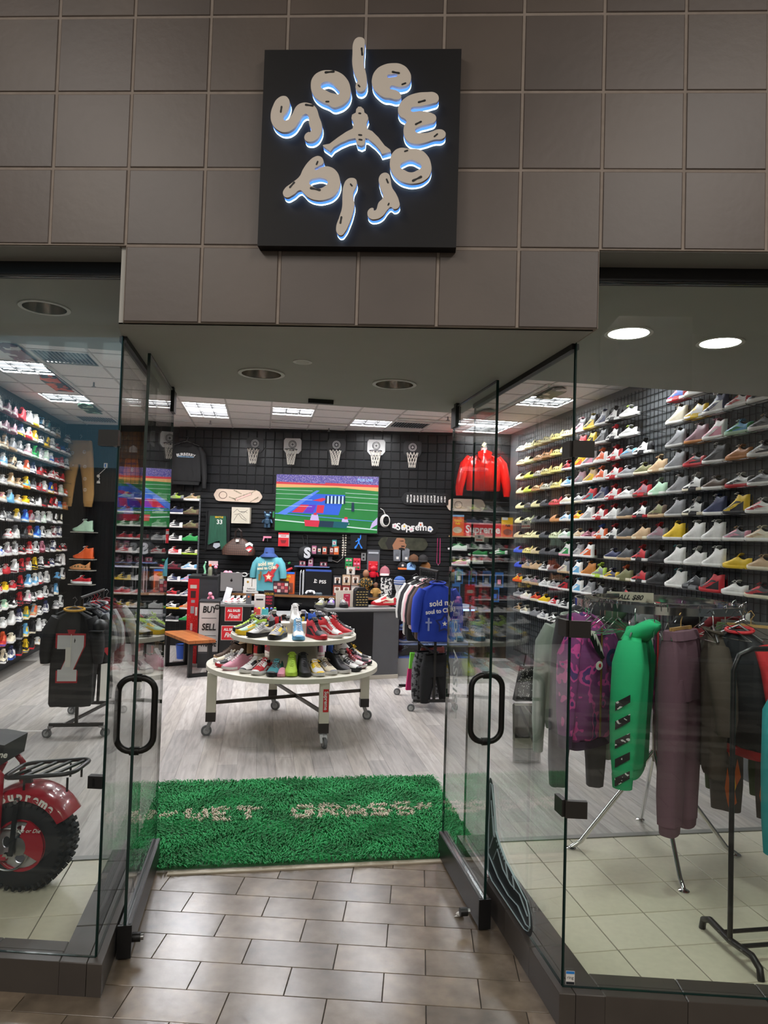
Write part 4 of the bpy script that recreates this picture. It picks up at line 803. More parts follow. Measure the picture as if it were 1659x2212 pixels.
for i, (x, z, rz, c1, c2, lb) in enumerate(((-.285, 1.30, 0, 'a5606a', 'd9c2bd', 'pink patchwork cap hung crown-up beside the red bear'), (.0, 1.40, 0, '17171a', '17171a', 'black cap with white star and orange brim edge'), (.13, 1.40, 0, '8db4dd', '7aa3d0', 'sky blue cap with a letter A'), (.36, 1.42, 0, '8a5a2c', '8a5a2c', 'tan brown cap at the end of the cap row'), (.17, 1.53, 0, '5b3a20', '3f2816', 'dark brown cap above the sky blue cap'), (.32, 1.53, 0, '1d1a1a', '1d1a1a', 'black cap above the tan brown cap'))):
    o = onwall('baseball_cap', lb, 'cap', x, z, 'caps on the slats', .14); m1, m2 = mat(c1, .8), mat(c2, .7)
    if i == 0: o.scale = (1, 1, 1.3)
    MB().lathe([(.085*math.cos(a), .09*math.sin(a)) for a in [0, .35, .7, 1.0, 1.3, 1.5]], n=20).build('crown', m1, o, 60)
    r2 = [[(.084*math.sin(q), -.075*math.cos(q), .004), (.092*math.sin(q)*.9, -.155*math.cos(q)-.01, -.018), (.092*math.sin(q)*.9, -.155*math.cos(q)-.01, -.024), (.084*math.sin(q), -.07*math.cos(q), -.002)] for q in [-1.1+.22*k for k in range(11)]]
    MB().loft(r2).build('brim', ORG if i == 1 else m2, o, 60); MB().ball((0, 0, .091), .008, 6).build('button', m1, o)
    if i == 2: text('A', .06, mat('1f3f7a', .6), o, (0, -.083, .04), bold=.003, shear=.2)
    if i == 1: print_flat('star_patch', [([(.026*(1 if k % 2 == 0 else .45)*math.sin(PI*k/5), .04+.026*(1 if k % 2 == 0 else .45)*math.cos(PI*k/5)) for k in range(10)], 0)], [WHITE], o, None, (0, -.084, 0))
for i, (x, lb) in enumerate(((-.10, 'grey plastic accessory bag, nearer the patchwork cap'), (.04, 'grey plastic accessory bag, nearer the brown cap'))):
    o = onwall('accessory_bag', lb, 'package', x, 1.50, 'accessory bags above the caps', .05); MB().prism([(-.055, 0), (.055, 0), (.06, .19), (.03, .21), (-.03, .21), (-.06, .19)], -.012, .012).build('bag_sheet', mat('6f7277', .2, noise=.3, nscale=14), o); MB().box((.01, -.014, .05), (.04, .003, .04)).build('price_label', CARD, o)
# ---- shoe shelves at the left of the back wall, with their posts
SU = [('w', .0)]
GRID = [['Rigk', 'Rnhw'], ['Lvvw', 'Lhzz'], ['Lkww', 'Lhzz'], ['Lkww', 'Reee'], ['Lrww', 'Lkci'], ['Lmkm', 'Lwlw'], ['Lvww', 'Llpw'], ['Lrkw', 'Lwvw'], ['Lwky', 'Lonw'], ['Lkdw', 'Leek']]
RB = [2.37, 2.15, 1.93, 1.72, 1.50, 1.26, 1.06, .83, .62, .42]
def mean(i): return RB[i]
for r, row in enumerate(GRID):
    ex = [['Rigk', 'Ldkw', 'Lggw'], ['Lvbw', 'Lkkw', 'Lwkw'], ['Lkww', 'Lgkw', 'Lsgw'], ['Lmrw', 'Lkrw', 'Lgww'], ['Lrww', 'Lkww', 'Lwrw'], ['Lzkw', 'Lkgw', 'Lkkw'], ['Lkyy', 'Lgww', 'Lwww'], ['Lrrw', 'Lwrw', 'Lgrw'], ['Lkyw', 'Lnww', 'Lwww'], ['Lwww', 'Lkgw', 'Lggw']][r]
    for c, code in enumerate(ex+row):
        x = [-4.55, -4.26, -4.0, -3.73, -3.46][c]
        shoe(code, (x, YB-.15, RB[r]), PI-.10, '%s, %s row of back-wall shelves, %s from post' % (shoe_words(code), ordinal(r), ordinal(4-c)), 'shoes on the back wall shelves')
for r, z in enumerate(RB):
    t = thing('shoe_rail', 'thin black wire shoe shelf, %s row of the back-wall shelves' % ordinal(r), 'shelf', (-4.0, YB-.15, z-.004), 0, 'wire shoe shelves')
    for q in (-.035, .035): MB().cyl((-.75, q, 0), (.72, q, 0), .0026, n=6).build('rod', BLACK, t)
    b = MB(); [b.bar((k*.29-.7, -.035, 0), (k*.29-.7, .14, -.012), .004, .004) for k in range(6)]; tag(b.build('brackets', BLACK, t), kind='stuff')
o = thing('shelf_post', 'slim steel post at the end of the back-wall shoe shelves', 'post', (-3.30, YB-.20, 0)); MB().box((0, 0, 1.2), (.02, .02, 2.4)).build('post', mat('7b7d80', .35, .6), o); b = MB(); [b.box((0, -.011, .1+k*.05), (.006, .001, .02)) for k in range(46)]; tag(b.build('slots', BLACK, o), kind='stuff')
for i in range(3):
    t = thing('wire_grid_panel', 'black wire grid panel on the back wall behind the shelves', 'grid panel', (-4.85+i*.62, YB-.03, 0), PI/2, 'grid panels on the back wall'); tag(link('wires', gm, t), kind='stuff')
for x, z, c, lb in ((-5.23, 1.82, 'Httt', 'mint green high-top sneaker alone under the khaki joggers'), (-5.20, 1.38, 'Hooo', 'orange high-top sneaker alone under the mint green one'), (-5.25, 1.20, 'Fa', 'caramel ridged foam clog under the orange high-top'), (-5.22, .97, 'Rrrw', 'red running shoe with white sole above the jersey rack')): shoe(c, (x, YB-.17, z), PI-.05, lb, 'single shoes on the back wall', sc=1.15); 
for i, z in enumerate((1.815, 1.375, 1.195, .965)): ledge('short clear shelf, %s under the khaki joggers' % ordinal(i), -5.42, -5.02, z, YB-.14, mat('b8b4a8', .2))
# ================================================================== counter, cabinets and what stands on them
CG = mat('565659', .55, noise=.05, nscale=6); CT = mat('7c7b7a', .4)
def cab(name, label, cat, u0, u1, v0, v1, z1, m, z0=0.): 
    o = thing(name, label, cat, S((u0+u1)/2, (v0+v1)/2, z0), TH); o['w'] = u1-u0; MB().box((0, 0, (z1-z0)/2), (u1-u0, v1-v0, z1-z0)).build('body', m, o); return o
# red cabinet
o = cab('sticker_cabinet', 'tall narrow red cabinet covered in stickers beside the bench', 'cabinet', -1.325, -.925, 7.80, 8.40, 1.21, mat('2f3033', .5))
MB().box((-.13, -.302, .60), (.155, .006, 1.20)).build('door', mat('c3161f', .35), o); MB().box((-.202, 0, .60), (.006, .602, 1.20)).build('side_panel', mat('b3131c', .35), o); MB().box((0, 0, 1.225), (.41, .61, .03)).build('top', mat('252628', .4), o)
for i, (x, z, w2, h2, c) in enumerate(((-.13, 1.09, .09, .05, 'b9b0a4'), (-.13, .98, .07, .10, '3a1215'), (-.13, .88, .05, .04, '8d8d90'), (-.135, .76, .05, .10, '8a8c90'), (-.08, .74, .03, .12, 'd9d4cd'), (-.14, .52, .03, .10, 'd9b3b3'), (-.13, .16, .04, .02, 'c06a6a'))): MB().box((x, -.306, z), (w2, .002, h2)).build('sticker', mat(c, .5), o)
rr = random.Random(5); b = MB(); [b.box((-.13+rr.uniform(-.06, .06), -.306, rr.uniform(.1, .7)), (.008, .002, .004), rot=Matrix.Rotation(rr.uniform(0, 3), 3, 'Y')) for _ in range(60)]; tag(b.build('scuff_marks', mat('d98a8a', .6), o), kind='stuff')
# buy sell trade panel
o = cab('lettered_counter', 'white lettered counter end reading buy sell trade', 'counter', -1.135, -.865, 7.45, 8.0, .90, CG)
MB().box((0, -.277, .565), (.262, .004, .68)).build('poster', mat('cfcac6', .5, noise=.06, nscale=5), o); MB().box((0, 0, .91), (.29, .57, .02)).build('top', mat('3a3a3c', .4), o)
for s, z, sz in (('BUY', .80, .125), ('SELL', .56, .125), ('TRADE', .33, .10)): text(s, sz, BLACK, o, (0, -.281, z), bold=.004, shear=.12, sx=.78 if s != 'TRADE' else .7)
for z in (.685, .445): MB().box((0, -.2805, z), (.2, .0012, .006)).build('underline', BLACK, o)
MB().lathe([(.036, 0), (.034, .002)], n=20).build('badge', BLACK, o, loc=(.105, -.280, .84)).rotation_euler = (PI/2, 0, 0)
for k in (-.012, 0, .012): MB().box((.105, -.283, .84+k), (.045, .001, .004)).build('badge_line', CARD, o)
MB().box((0, -.278, .10), (.262, .004, .2)).build('plinth', mat('3d3e40', .5), o)
# black cabinet with signs
o = cab('sales_counter', 'black counter block with two red all sales final signs', 'counter', -.84, -.44, 7.2, 7.75, .875, mat('131315', .4)); MB().box((.02, 0, .89), (.45, .58, .03)).build('top', CT, o)
for i, (x, z) in enumerate(((-.02, .775), (-.06, .52))):
    s_ = MB().box((x, -.279, z), (.235, .006, .195)).build('sign', CARD, o); MB().box((x, -.2835, z), (.222, .003, .182)).build('sign_face', mat('d3212b', .45), s_)
    text('ALL SALES', .046, WHITE, s_, (x, -.286, z+.045), bold=.0025, sx=.8); text('Final!', .085, WHITE, s_, (x, -.286, z-.03), bold=.002, shear=.35, sx=.85)
# gray counter right and low desk between
o = cab('sales_counter', 'grey front counter with dark top beside the clothes rack', 'counter', .50, 1.50, 6.62, 7.15, .90, CG); o.rotation_euler.z = TH+.22; o.location = S(.98, 6.86, 0)
MB().box((0, 0, .91), (1.02, .56, .03)).build('top', CT, o); MB().box((-.18, -.268, .45), (.62, .006, .86)).build('dark_panel', mat('121214', .35), o); MB().box((0, -.275, .03), (1.0, .02, .05)).build('kick_strip', mat('b9b2a4', .5), o)
o = cab('low_desk', 'low grey work desk between the counter blocks', 'desk', -.42, .36, 7.35, 7.95, .72, mat('2b2b2d', .5)); MB().box((0, 0, .73), (.80, .62, .03)).build('top', mat('9a9b9a', .4), o)
# glass case
CASE = mat('3f63c8', .3, emis=.6)
o = thing('display_case', 'glass display case with lit blue shelves behind the clothes rack', 'display case', S(2.1, 7.10, 0), TH)
MB().box((0, 0, .12), (1.1, .5, .24)).build('base', mat('9c9b99', .5), o); MB().box((0, .24, .58), (1.1, .02, .68)).build('back', mat('1d2536', .4), o); MB().box((0, 0, .93), (1.1, .5, .03)).build('top', mat('b9c4dd', .15), o); MB().box((-.545, 0, .58), (.012, .5, .68)).build('corner_post', BLACK, o)
for z in (.42, .62): MB().box((0, 0, z), (1.06, .44, .008)).build('shelf', mat('8fa6d8', .1), o)
MB().box((0, -.2, .90), (1.06, .03, .02)).build('light_strip', mat('8fb4ff', .5, emis=6.), o); MB().box((0, -.248, .58), (1.08, .006, .66)).build('front_glass', CASEGLASS, o); MB().box((0, 0, .245), (1.06, .46, .012)).build('floor_panel', mat('5f7fd8', .3), o)
for i, (x, z, c, lb) in enumerate(((-.40, .255, 'Lkkk', 'black low sneaker on the floor of the lit case'), (-.15, .255, 'Lkpk', 'black and pink sneaker on the floor of the lit case'), (-.38, .43, 'Lvbw', 'navy sneaker on the middle shelf of the lit case'), (-.12, .43, 'Lwbw', 'white and blue sneaker on the middle shelf of the lit case'), (-.36, .63, 'Lblw', 'blue sneaker on the upper shelf of the lit case'))): shoe(c, S(2.1+x, 7.06, z), TH+PI+.4, lb, 'shoes in the lit case')
# back counter
o = thing('back_counter', 'long low black back counter with wood-edged dark top', 'counter', (-.92, 8.45, 0)); MB().box((0, .02, .46), (3.3, .52, .92)).build('body', mat('101012', .35), o); MB().box((0, 0, .935), (3.36, .60, .03)).build('top', mat('3c3c40', .3), o); MB().box((0, -.302, .935), (3.36, .008, .034)).build('wood_edge', mat('8a5f38', .5), o)
for i in range(5):
    x = -1.32+i*.66; dd = MB().box((x, -.246, .47), (.64, .018, .84)).build('door', mat('0d0d0f', .2), o); MB().bar((x-.06, -.262, .82), (x+.06, -.262, .82), .012, .012).build('handle', STEEL, dd); MB().cyl((x+.27, -.255, .84), (x+.27, -.264, .84), .014, n=10).build('lock', STEEL, dd)
ZB = .951
# turquoise shirt on a torso form
def torso_rings(rows, n=24, p=.45, fold=0., k=9., ph=0.):
    out = []
    for z, hw_, hd, xo in rows:
        out.append([(xo+hw_*math.copysign(abs(math.cos(a))**.8, math.cos(a)), (hd+fold*math.sin(k*math.cos(a)+ph+z*6))*math.copysign(abs(math.sin(a))**p, math.sin(a)), z) for a in [2*PI*i/n for i in range(n)]])
    return out
o = thing('t_shirt', 'turquoise tee with cream lettering and red star print on a counter form', 'shirt', (-2.08, 8.32, ZB))
MB().loft(torso_rings([(.04, .20, .10, 0), (.18, .195, .10, 0), (.34, .185, .11, 0), (.48, .20, .10, 0), (.55, .17, .085, 0), (.585, .08, .06, 0)], fold=.008)).build('body', TEALP, o, 60)
for s in (-1, 1): MB().tube([(s*.15, 0, .53), (s*.205, -.02, .45), (s*.235, -.03, .33), (s*.24, -.03, .24)], [.07, .075, .07, .066], 12, flat=.7).build('sleeve', TEALP, o, 60)
MB().tube([(.075*math.cos(a), .055*math.sin(a), .585) for a in [2*PI*i/16 for i in range(16)]], .010, 6, closed=True).build('collar', TEALP, o)
CRM = mat('efe3c4', .6); text('sold my', .085, CRM, o, (-.02, -.125, .46), rot=(PI/2, -.12, 0), bold=.003, sx=.9); text('soul to CHRI', .062, CRM, o, (.0, -.125, .395), rot=(PI/2, -.08, 0), bold=.003, sx=.9)
def star(r, cx, cz, k=.5, ph=0.): return [(cx+r*(1 if q % 2 == 0 else k)*math.sin(PI*q/5+ph), cz+r*(1 if q % 2 == 0 else k)*math.cos(PI*q/5+ph)) for q in range(10)]
print_flat('star_print', [(star(.10, .03, .26, .6), 0), (star(.07, .03, .26, .55), 1), (star(.045, .03, .26, .5), 2)], [mat('b5202c', .6), mat('e4574e', .6), CRM], o, None, (0, -.122, 0)); print_flat('beam_print', [([(.04, .32), (.15, .47), (.19, .44), (.09, .29)], 0)], [mat('c8343a', .6)], o, None, (0, -.121, 0)); print_flat('cross_print', [([(-.13, .30), (-.11, .30), (-.11, .34), (-.08, .34), (-.08, .30), (-.09, .26), (-.10, .20), (-.13, .20)], 0)], [mat('8a6a3a', .6)], o, None, (0, -.118, 0))
o = thing('bucket_hat', 'blue bucket hat on top of the turquoise tee', 'hat', (-2.08, 8.32, ZB+.60)); MB().lathe([(.135, -.03), (.085, .02), (.083, .022), (.072, .10), (.06, .108)], n=24).build('crown', mat('2f4a86', .8), o, 50); MB().lathe([(.138, -.036), (.138, -.028), (.09, .018), (.09, .012)], n=24, cap=False).build('brim', mat('34508c', .8), o, 50); MB().box((-.02, -.087, .03), (.03, .002, .02)).build('patch', mat('1d2c52', .7), o)
# things on the back counter and counters
def put(name, label, cat, x, y, z, polys, rz=0., group=None):
    o = thing(name, label, cat, (x, y, z), rz, group); return o
o = carton('cereal_box', 'orange cereal box with yellow lettering beside the turquoise tee', 'cereal box', -1.80, ZB, .26, .34, .07, ORG, 8.36); text('Reese\'s', .055, YEL, o, (0, -.037, .27), bold=.002, shear=.2, sx=.8); text('Puffs', .055, YEL, o, (0, -.037, .215), bold=.002, shear=.2, sx=.8); print_flat('print', [(rect(-.11, .02, .11, .17), 0), (ell(.07, .05, 12, 0, .09), 1), (rect(-.13, .31, .13, .34), 2)], [mat('8a4a3a', .6), mat('c9b7a0', .6), BLU], o, None, (0, -.036, 0))
o = carton('photo_book', 'framed red and white collage in front of the orange cereal box', 'picture', -1.86, ZB, .24, .20, .03, mat('2a2224', .5), 8.24)
for i in range(12): MB().box((-.085+.057*(i % 4), -.017, .05+.05*(i//4)), (.05, .003, .044)).build('photo', [mat('a8323c', .5), mat('d9c9c2', .5), mat('6b3a44', .5), mat('c97a7a', .5)][(i*5+i//4) % 4], o)
for i, (x, z, w2, h2, lb) in enumerate(((-2.33, ZB, .24, .10, 'white box with handwritten follow us card'), (-2.38, ZB+.10, .12, .13, 'small white gift box with gold seal'), (-2.25, ZB+.10, .12, .12, 'plain white box beside the gold seal box'))):
    o = carton('gift_box', lb, 'box', x, z, w2, h2, .12, CARD, 8.30); 
    if i == 0: text('Follow us', .032, BLACK, o, (0, -.062, .065), shear=.3); text('@soleworldatl', .024, BLACK, o, (0, -.062, .03))
    if i == 1: MB().lathe([(.018, 0), (.016, .002)], n=12).build('seal', mat('c99a3a', .4, .5), o, loc=(0, -.061, .07)).rotation_euler = (PI/2, 0, 0)
# games console with its box
o = carton('console_box', 'black games console box with white lettering', 'box', -1.30, ZB, .42, .40, .14, mat('15161a', .35), 8.42); text('PS5', .07, WHITE, o, (.07, -.073, .20), bold=.002, sx=1.1); print_flat('emblem', [([(-.06, .19), (-.045, .19), (-.045, .235), (-.03, .225), (-.03, .21), (-.02, .215), (-.025, .235), (-.06, .245)], 0), (ell(.03, .008, 10, -.045, .19), 0)], [WHITE], o, None, (0, -.071, 0)); MB().box((0, -.071, .375), (.40, .002, .03)).build('top_band', mat('3a56a8', .4), o)
o = thing('games_console', 'upright white and black games console on the back counter', 'console', (-1.54, 8.26, ZB)); 
for s in (-1, 1): MB().prism([(-.05, 0), (.05, 0), (.055, .34), (.02, .38), (-.055, .36)], s*.02-.004, s*.02+.004, ax='x').build('shell', mat('e6e7ea', .3), o)
MB().box((0, .01, .17), (.03, .09, .33)).build('core', mat('17181c', .3), o); MB().lathe([(.05, 0), (.05, .008)], n=18).build('stand', BLACK, o)
o = thing('game_controller', 'white game controller beside the console', 'controller', (-1.40, 8.24, ZB)); MB().tube([(-.07, -.02, .02), (-.05, 0, .05), (0, .01, .055), (.05, 0, .05), (.07, -.02, .02)], [.016, .022, .024, .022, .016], 10).build('body', mat('e6e7ea', .35), o, 60)
for s in (-1, 1): MB().cyl((s*.028, -.02, .05), (s*.028, -.03, .055), .009, n=10).build('thumbstick', BLACK, o)
o = thing('phone_dock', 'small grey dock on the back counter', 'gadget', (-1.27, 8.24, ZB)); MB().lathe([(.05, 0), (.055, .03), (.04, .045)], n=16).build('body', mat('5d6a70', .4), o, 40); MB().box((0, -.02, .048), (.05, .03, .006)).build('pad', BLACK, o)
# boxed vinyl figures
for i, (x, z, c, lb) in enumerate(((-.86, ZB, '8a2f2a', 'boxed vinyl figure, lower row nearest the console box'), (-.86, ZB+.165, 'c9a98a', 'boxed vinyl figure, upper row nearest the console box'), (-.72, ZB, 'b9b0a8', 'boxed vinyl figure, lower row next to the bald bust'), (-.72, ZB+.165, 'a88a78', 'boxed vinyl figure, upper row next to the bald bust'), (-1.0, ZB, '9a4a3a', 'red boxed toy beside the vinyl figures'), (-1.0, ZB+.15, '3a3a3e', 'dark boxed toy stacked beside the vinyl figures'), (-.80, ZB+.33, 'd9d4cc', 'white boxed figure on top of the vinyl stack'))):
    o = carton('boxed_figure', lb, 'toy box', x, z, .125, .16 if i != 6 else .12, .11, mat(c, .5), 8.40, group='boxed vinyl figures'); MB().box((0, -.056, .085 if i != 6 else .06), (.09, .002, .09)).build('window', mat('e6ddd2', .15), o); MB().ball((0, -.058, .10 if i != 6 else .07), .028, 7, 0, (1, .4, .9)).build('figure_head', mat('7a5a48', .5), o); MB().box((0, -.058, .058 if i != 6 else .04), (.035, .01, .04)).build('figure_body', BLACK, o)
def bust(label, x, y, z, m, head, sc=1.):
    o = thing('figurine', label, 'figurine', (x, y, z)); MB().lathe([(.05*sc, 0), (.055*sc, .03*sc), (.075*sc, .09*sc), (.06*sc, .14*sc), (.022*sc, .155*sc)], n=16).build('torso', m, o, 50); MB().ball((0, -.004, .20*sc), .045*sc, 10, 0, (.85, .95, 1.15)).build('head', head, o, 60)
    for s in (-1, 1): MB().tube([(s*.065*sc, 0, .12*sc), (s*.085*sc, -.02*sc, .07*sc), (s*.04*sc, -.06*sc, .06*sc)], .016*sc, 8).build('arm', m, o, 50)
    return o
bust('bald bearded figurine in a floral top among the boxed figures', -.56, 8.36, ZB+.10, voro('1f2a22', 'b9862f', 40, .55, .5), SKIN, 1.25); MB().box((0, 0, -.05), (.14, .12, .10)).build('plinth', mat('2a2a2c', .4), bpy.data.objects['figurine'])
bust('small figurine in brown hat and tan coat', -.40, 8.34, ZB, mat('b58a4a', .6), mat('6b4630', .6), .9)
o = thing('figurine', 'tiny red and white figurine in front of the bald figurine', 'figurine', (-.57, 8.24, ZB)); MB().tube([(0, 0, .03), (0, 0, .09)], [.022, .018], 10).build('torso', REDP, o); MB().ball((0, 0, .115), .022, 8).build('head', CARD, o)
for s in (-1, 1): MB().cyl((s*.012, 0, 0), (s*.010, 0, .04), .009, n=8).build('leg', NAVY, o)
o = carton('patterned_box', 'tall box with black and white floral pattern', 'box', -.24, ZB, .17, .30, .10, voro('e4e2dc', '1c1c1e', 34, .5, .5), 8.40); MB().box((0, -.052, .16), (.06, .002, .05)).build('label_patch', CARD, o)
# mannequin head with beanie, standing on the glass case
o = thing('mannequin_head', 'white foam mannequin head wearing a striped blue beanie', 'mannequin', (-.03, 8.18, ZB)); MB().lathe([(.065, 0), (.058, .05), (.045, .10), (.062, .15), (.078, .21), (.08, .25)], n=20).build('head', mat('d9d8d4', .6), o, 60); MB().ball((0, -.078, .175), .012, 6, 0, (.8, 1, 1.6)).build('nose', mat('d9d8d4', .6), o, 60)
for s in (-1, 1): MB().ball((s*.026, -.07, .195), .010, 6, 0, (1.3, .5, .6)).build('eye', mat('c2c0bb', .6), o, 60)
MB().ball((0, -.072, .135), .014, 6, 0, (1.3, .5, .5)).build('mouth', mat('c9c2bc', .6), o, 60)
bn = MB().lathe([(.084, .215), (.088, .25), (.084, .29), (.06, .325), (.02, .34)], n=22).build('beanie', mat('3a5a9a', .9, bump=.3, bscale=200), o, 60)
for z in (.235, .265): MB().lathe([(.0885, z), (.0895, z+.006), (.0885, z+.012)], n=22, cap=False).build('beanie_stripe', CARD, bn)
o = thing('crossbody_bag', 'dark grey crossbody bag beside the mannequin head', 'bag', (.22, 8.30, ZB)); MB().box((0, 0, .11), (.20, .08, .2)).build('body', mat('31353a', .7), o); MB().tube([(-.07, 0, .2), (-.06, .0, .34), (.0, 0, .38), (.06, 0, .3), (.08, 0, .2)], .009, 6).build('strap', BLACK, o); MB().box((0, -.042, .13), (.16, .004, .006)).build('zip', STEEL, o); MB().box((-.02, -.043, .08), (.03, .004, .02)).build('logo_patch', mat('b58a3a', .6), o)
shoe('Lcrrw', S(1.35, 6.95, .945), TH+PI+.35, 'cream and red low-top sneaker on a stand by the mannequin head', 'shoes on the counter', sc=1.25)
# on the right-hand grey counter
o = thing('patterned_tote', 'black tote with gold brick pattern on the grey counter', 'bag', S(1.02, 6.90, .925), TH+.2); MB().prism([(-.10, 0), (.10, 0), (.085, .22), (.05, .26), (-.05, .26), (-.085, .22)], -.06, .06).build('body', mat('121214', .5), o)
for r in range(6):
    for c in range(4): MB().box((-.065+.043*c+(.02 if r % 2 else 0)*.5, -.062, .03+.035*r), (.028, .003, .010)).build('gold_bar', mat('d9bd7a', .4, .3), o)
o = thing('counter_sign', 'white board with pink card on the grey counter', 'picture', S(.80, 6.86, .925), TH+.2); MB().box((0, 0, .11), (.24, .02, .22)).build('frame', mat('d9cfbf', .5), o); MB().box((.03, -.012, .09), (.09, .004, .17)).build('card', mat('c2264a', .5), o); MB().box((.03, -.015, .05), (.045, .002, .05)).build('card_panel', mat('e6a7b0', .5), o); text('wallet', .018, WHITE, o, (.03, -.0155, .15))
for i, (u, c, lb) in enumerate(((.36, 'Rhgd', 'grey runner on the counter, first of the three beside the photo frame'), (.50, 'Rduk', 'charcoal and purple runner on the counter by the photo frame'), (.66, 'Rkgk', 'black runner on the counter nearest the photo frame'))): shoe(c, S(u+.12, 6.74+.05*i, .925), TH-PI/2-.5+.3*i, lb, 'shoes on the counter')
o = thing('card_terminal', 'white card terminal on the back counter', 'gadget', (-.72, 8.20, ZB)); MB().box((0, 0, .03), (.12, .10, .015), rot=Matrix.Rotation(.5, 3, 'X')).build('screen', mat('e4e4e6', .3), o); MB().box((0, .02, .012), (.06, .06, .024)).build('foot', mat('b9b9bb', .4), o)
# black cabinet top: computer, shoes, gadgets
o = thing('desktop_computer', 'silver desktop computer seen from behind on the black counter', 'computer', S(-.72, 7.55, .905), TH); MB().box((0, 0, .28), (.30, .02, .26), rot=Matrix.Rotation(.12, 3, 'X')).build('screen_back', mat('a9a9ab', .35, .7), o)
MB().bar((-.02, -.02, .20), (-.07, -.09, .0), .085, .008).build('stand', mat('b9b9bb', .3, .8), o); MB().box((-.06, -.06, .004), (.15, .15, .008)).build('foot', mat('b9b9bb', .3, .8), o)
flatcurve('fruit_emblem', [ell(.016, .018, 12), ], BLACK, o, .001, (0, -.018, .30)); flatcurve('emblem_leaf', [ell(.004, .008, 8)], BLACK, o, .001, (.004, -.018, .325))
for i, (u, c, lb) in enumerate(((-.70, 'Lwrw', 'white and red low-top sneaker, first on the black counter'), (-.62, 'Lwmw', 'white and maroon low-top sneaker, second on the black counter'), (-.53, 'Lckw', 'cream and black low-top sneaker, third on the black counter'))): shoe(c, S(u, 7.32+.03*i, .905), TH-PI/2-.75, lb, 'shoes on the counter', sc=.85)
o = thing('card_reader', 'grey payment reader on the black counter', 'gadget', S(-.47, 7.28, .905), TH); MB().box((0, 0, .07), (.075, .02, .14), rot=Matrix.Rotation(-.2, 3, 'X')).build('body', mat('55565a', .4), o); MB().lathe([(.014, 0), (.012, .002)], n=12).build('emblem', ORG, o, loc=(0, -.02, .10)).rotation_euler = (PI/2, 0, 0)
o = thing('receipt_printer', 'white receipt printer with bottles behind the payment reader', 'printer', S(-.32, 7.62, .745), TH); MB().box((0, 0, .13), (.15, .15, .26)).build('body', mat('dcd6d0', .4), o); MB().box((0, -.076, .2), (.1, .003, .02)).build('slot', BLACK, o)
o = thing('neon_sign_box', 'small black box with bright pink and yellow lettering', 'sign', S(-.19, 7.68, .745), TH); MB().box((0, 0, .16), (.15, .06, .32)).build('box', mat('17131a', .5), o)
for q, (s, c) in enumerate((('COLOR', 'f0b83a'), ('HIGH', 'ef4a6a'), ('HIGH', 'e8365c'), ('YOU-', 'e23a50'))): text(s, .042, mat(c, .5, emis=.35), o, (0, -.033, .27-.045*q), bold=.002, sx=.9)
for i, (u, c, lb) in enumerate(((-.35, 'd9574a', 'red toy capsule tray on the low desk'), (-.24, '4fb0b0', 'teal toy capsule tray on the low desk'), (-.13, '3a3a40', 'dark toy capsule tray on the low desk'))):
    o = thing('capsule_tray', lb, 'box', S(u, 7.44, .745), TH); MB().box((0, 0, .04), (.09, .09, .08)).build('tray', mat(c, .5), o); [MB().ball((-.025+.05*(k % 2), -.02+.04*(k//2), .085), .018, 6).build('capsule', [REDP, YEL, BLU, GRN][(k+i) % 4], o) for k in range(4)]
# red cabinet top
zt = 1.24; o = thing('toy_figure', 'green glass figure on the red cabinet', 'figurine', S(-1.13, 8.05, zt)); MB().tube([(0, 0, 0), (.01, 0, .06), (-.01, 0, .13), (.01, 0, .18)], [.02, .014, .016, .008], 8).build('body', mat('8fd6a8', .15), o, 60); MB().ball((.01, 0, .19), .014, 6).build('head', mat('8fd6a8', .15), o)
o = thing('spray_bottle', 'clear bottle with orange cap on the red cabinet', 'bottle', S(-1.05, 8.05, zt)); MB().lathe([(.032, 0), (.034, .08), (.028, .11), (.012, .13)], n=14).build('body', mat('8d8f78', .2), o, 50); MB().lathe([(.018, .13), (.018, .16), (.012, .165)], n=12).build('cap', ORG, o)
o = thing('toy_figure', 'pink and black small figure on the red cabinet', 'figurine', S(-.97, 8.03, zt)); MB().lathe([(.02, 0), (.025, .05), (.018, .09)], n=10).build('body', BLACK, o); MB().ball((0, 0, .12), .026, 7).build('head', PINK, o); MB().ball((.02, 0, .155), .013, 6).build('ear', PINK, o); MB().ball((-.02, 0, .155), .013, 6).build('ear', PINK, o)
o = thing('name_card', 'pale pink card standing behind the bottle on the red cabinet', 'card', S(-1.02, 8.2, zt)); MB().box((0, 0, .17), (.14, .006, .07), rz=0).build('card', mat('e2c2c2', .5), o); MB().cyl((0, 0, 0), (0, 0, .14), .004, n=6).build('stick', BLACK, o)
o = thing('cushion', 'pink heart cushion behind the computer', 'cushion', S(-.80, 8.18, zt)); MB().ball((-.03, 0, .03), .04, 8).build('lobe', PINK, o, 60); MB().ball((.03, 0, .03), .04, 8).build('lobe', PINK, o, 60); MB().box((0, 0, .005), (.10, .04, .03)).build('base', PINK, o)
o = thing('black_puck', 'small black speaker puck on the red cabinet corner', 'speaker', S(-1.12, 7.9, zt)); MB().lathe([(.035, 0), (.037, .02), (.03, .03)], n=16).build('body', BLACK, o, 40); MB().lathe([(.02, .030), (.018, .032)], n=14).build('top_pad', mat('3a3a3c', .4), o)
o = thing('sunglasses', 'white oval sunglasses on the slats above the computer', 'sunglasses', (-2.60, YB-.15, 1.205)); 
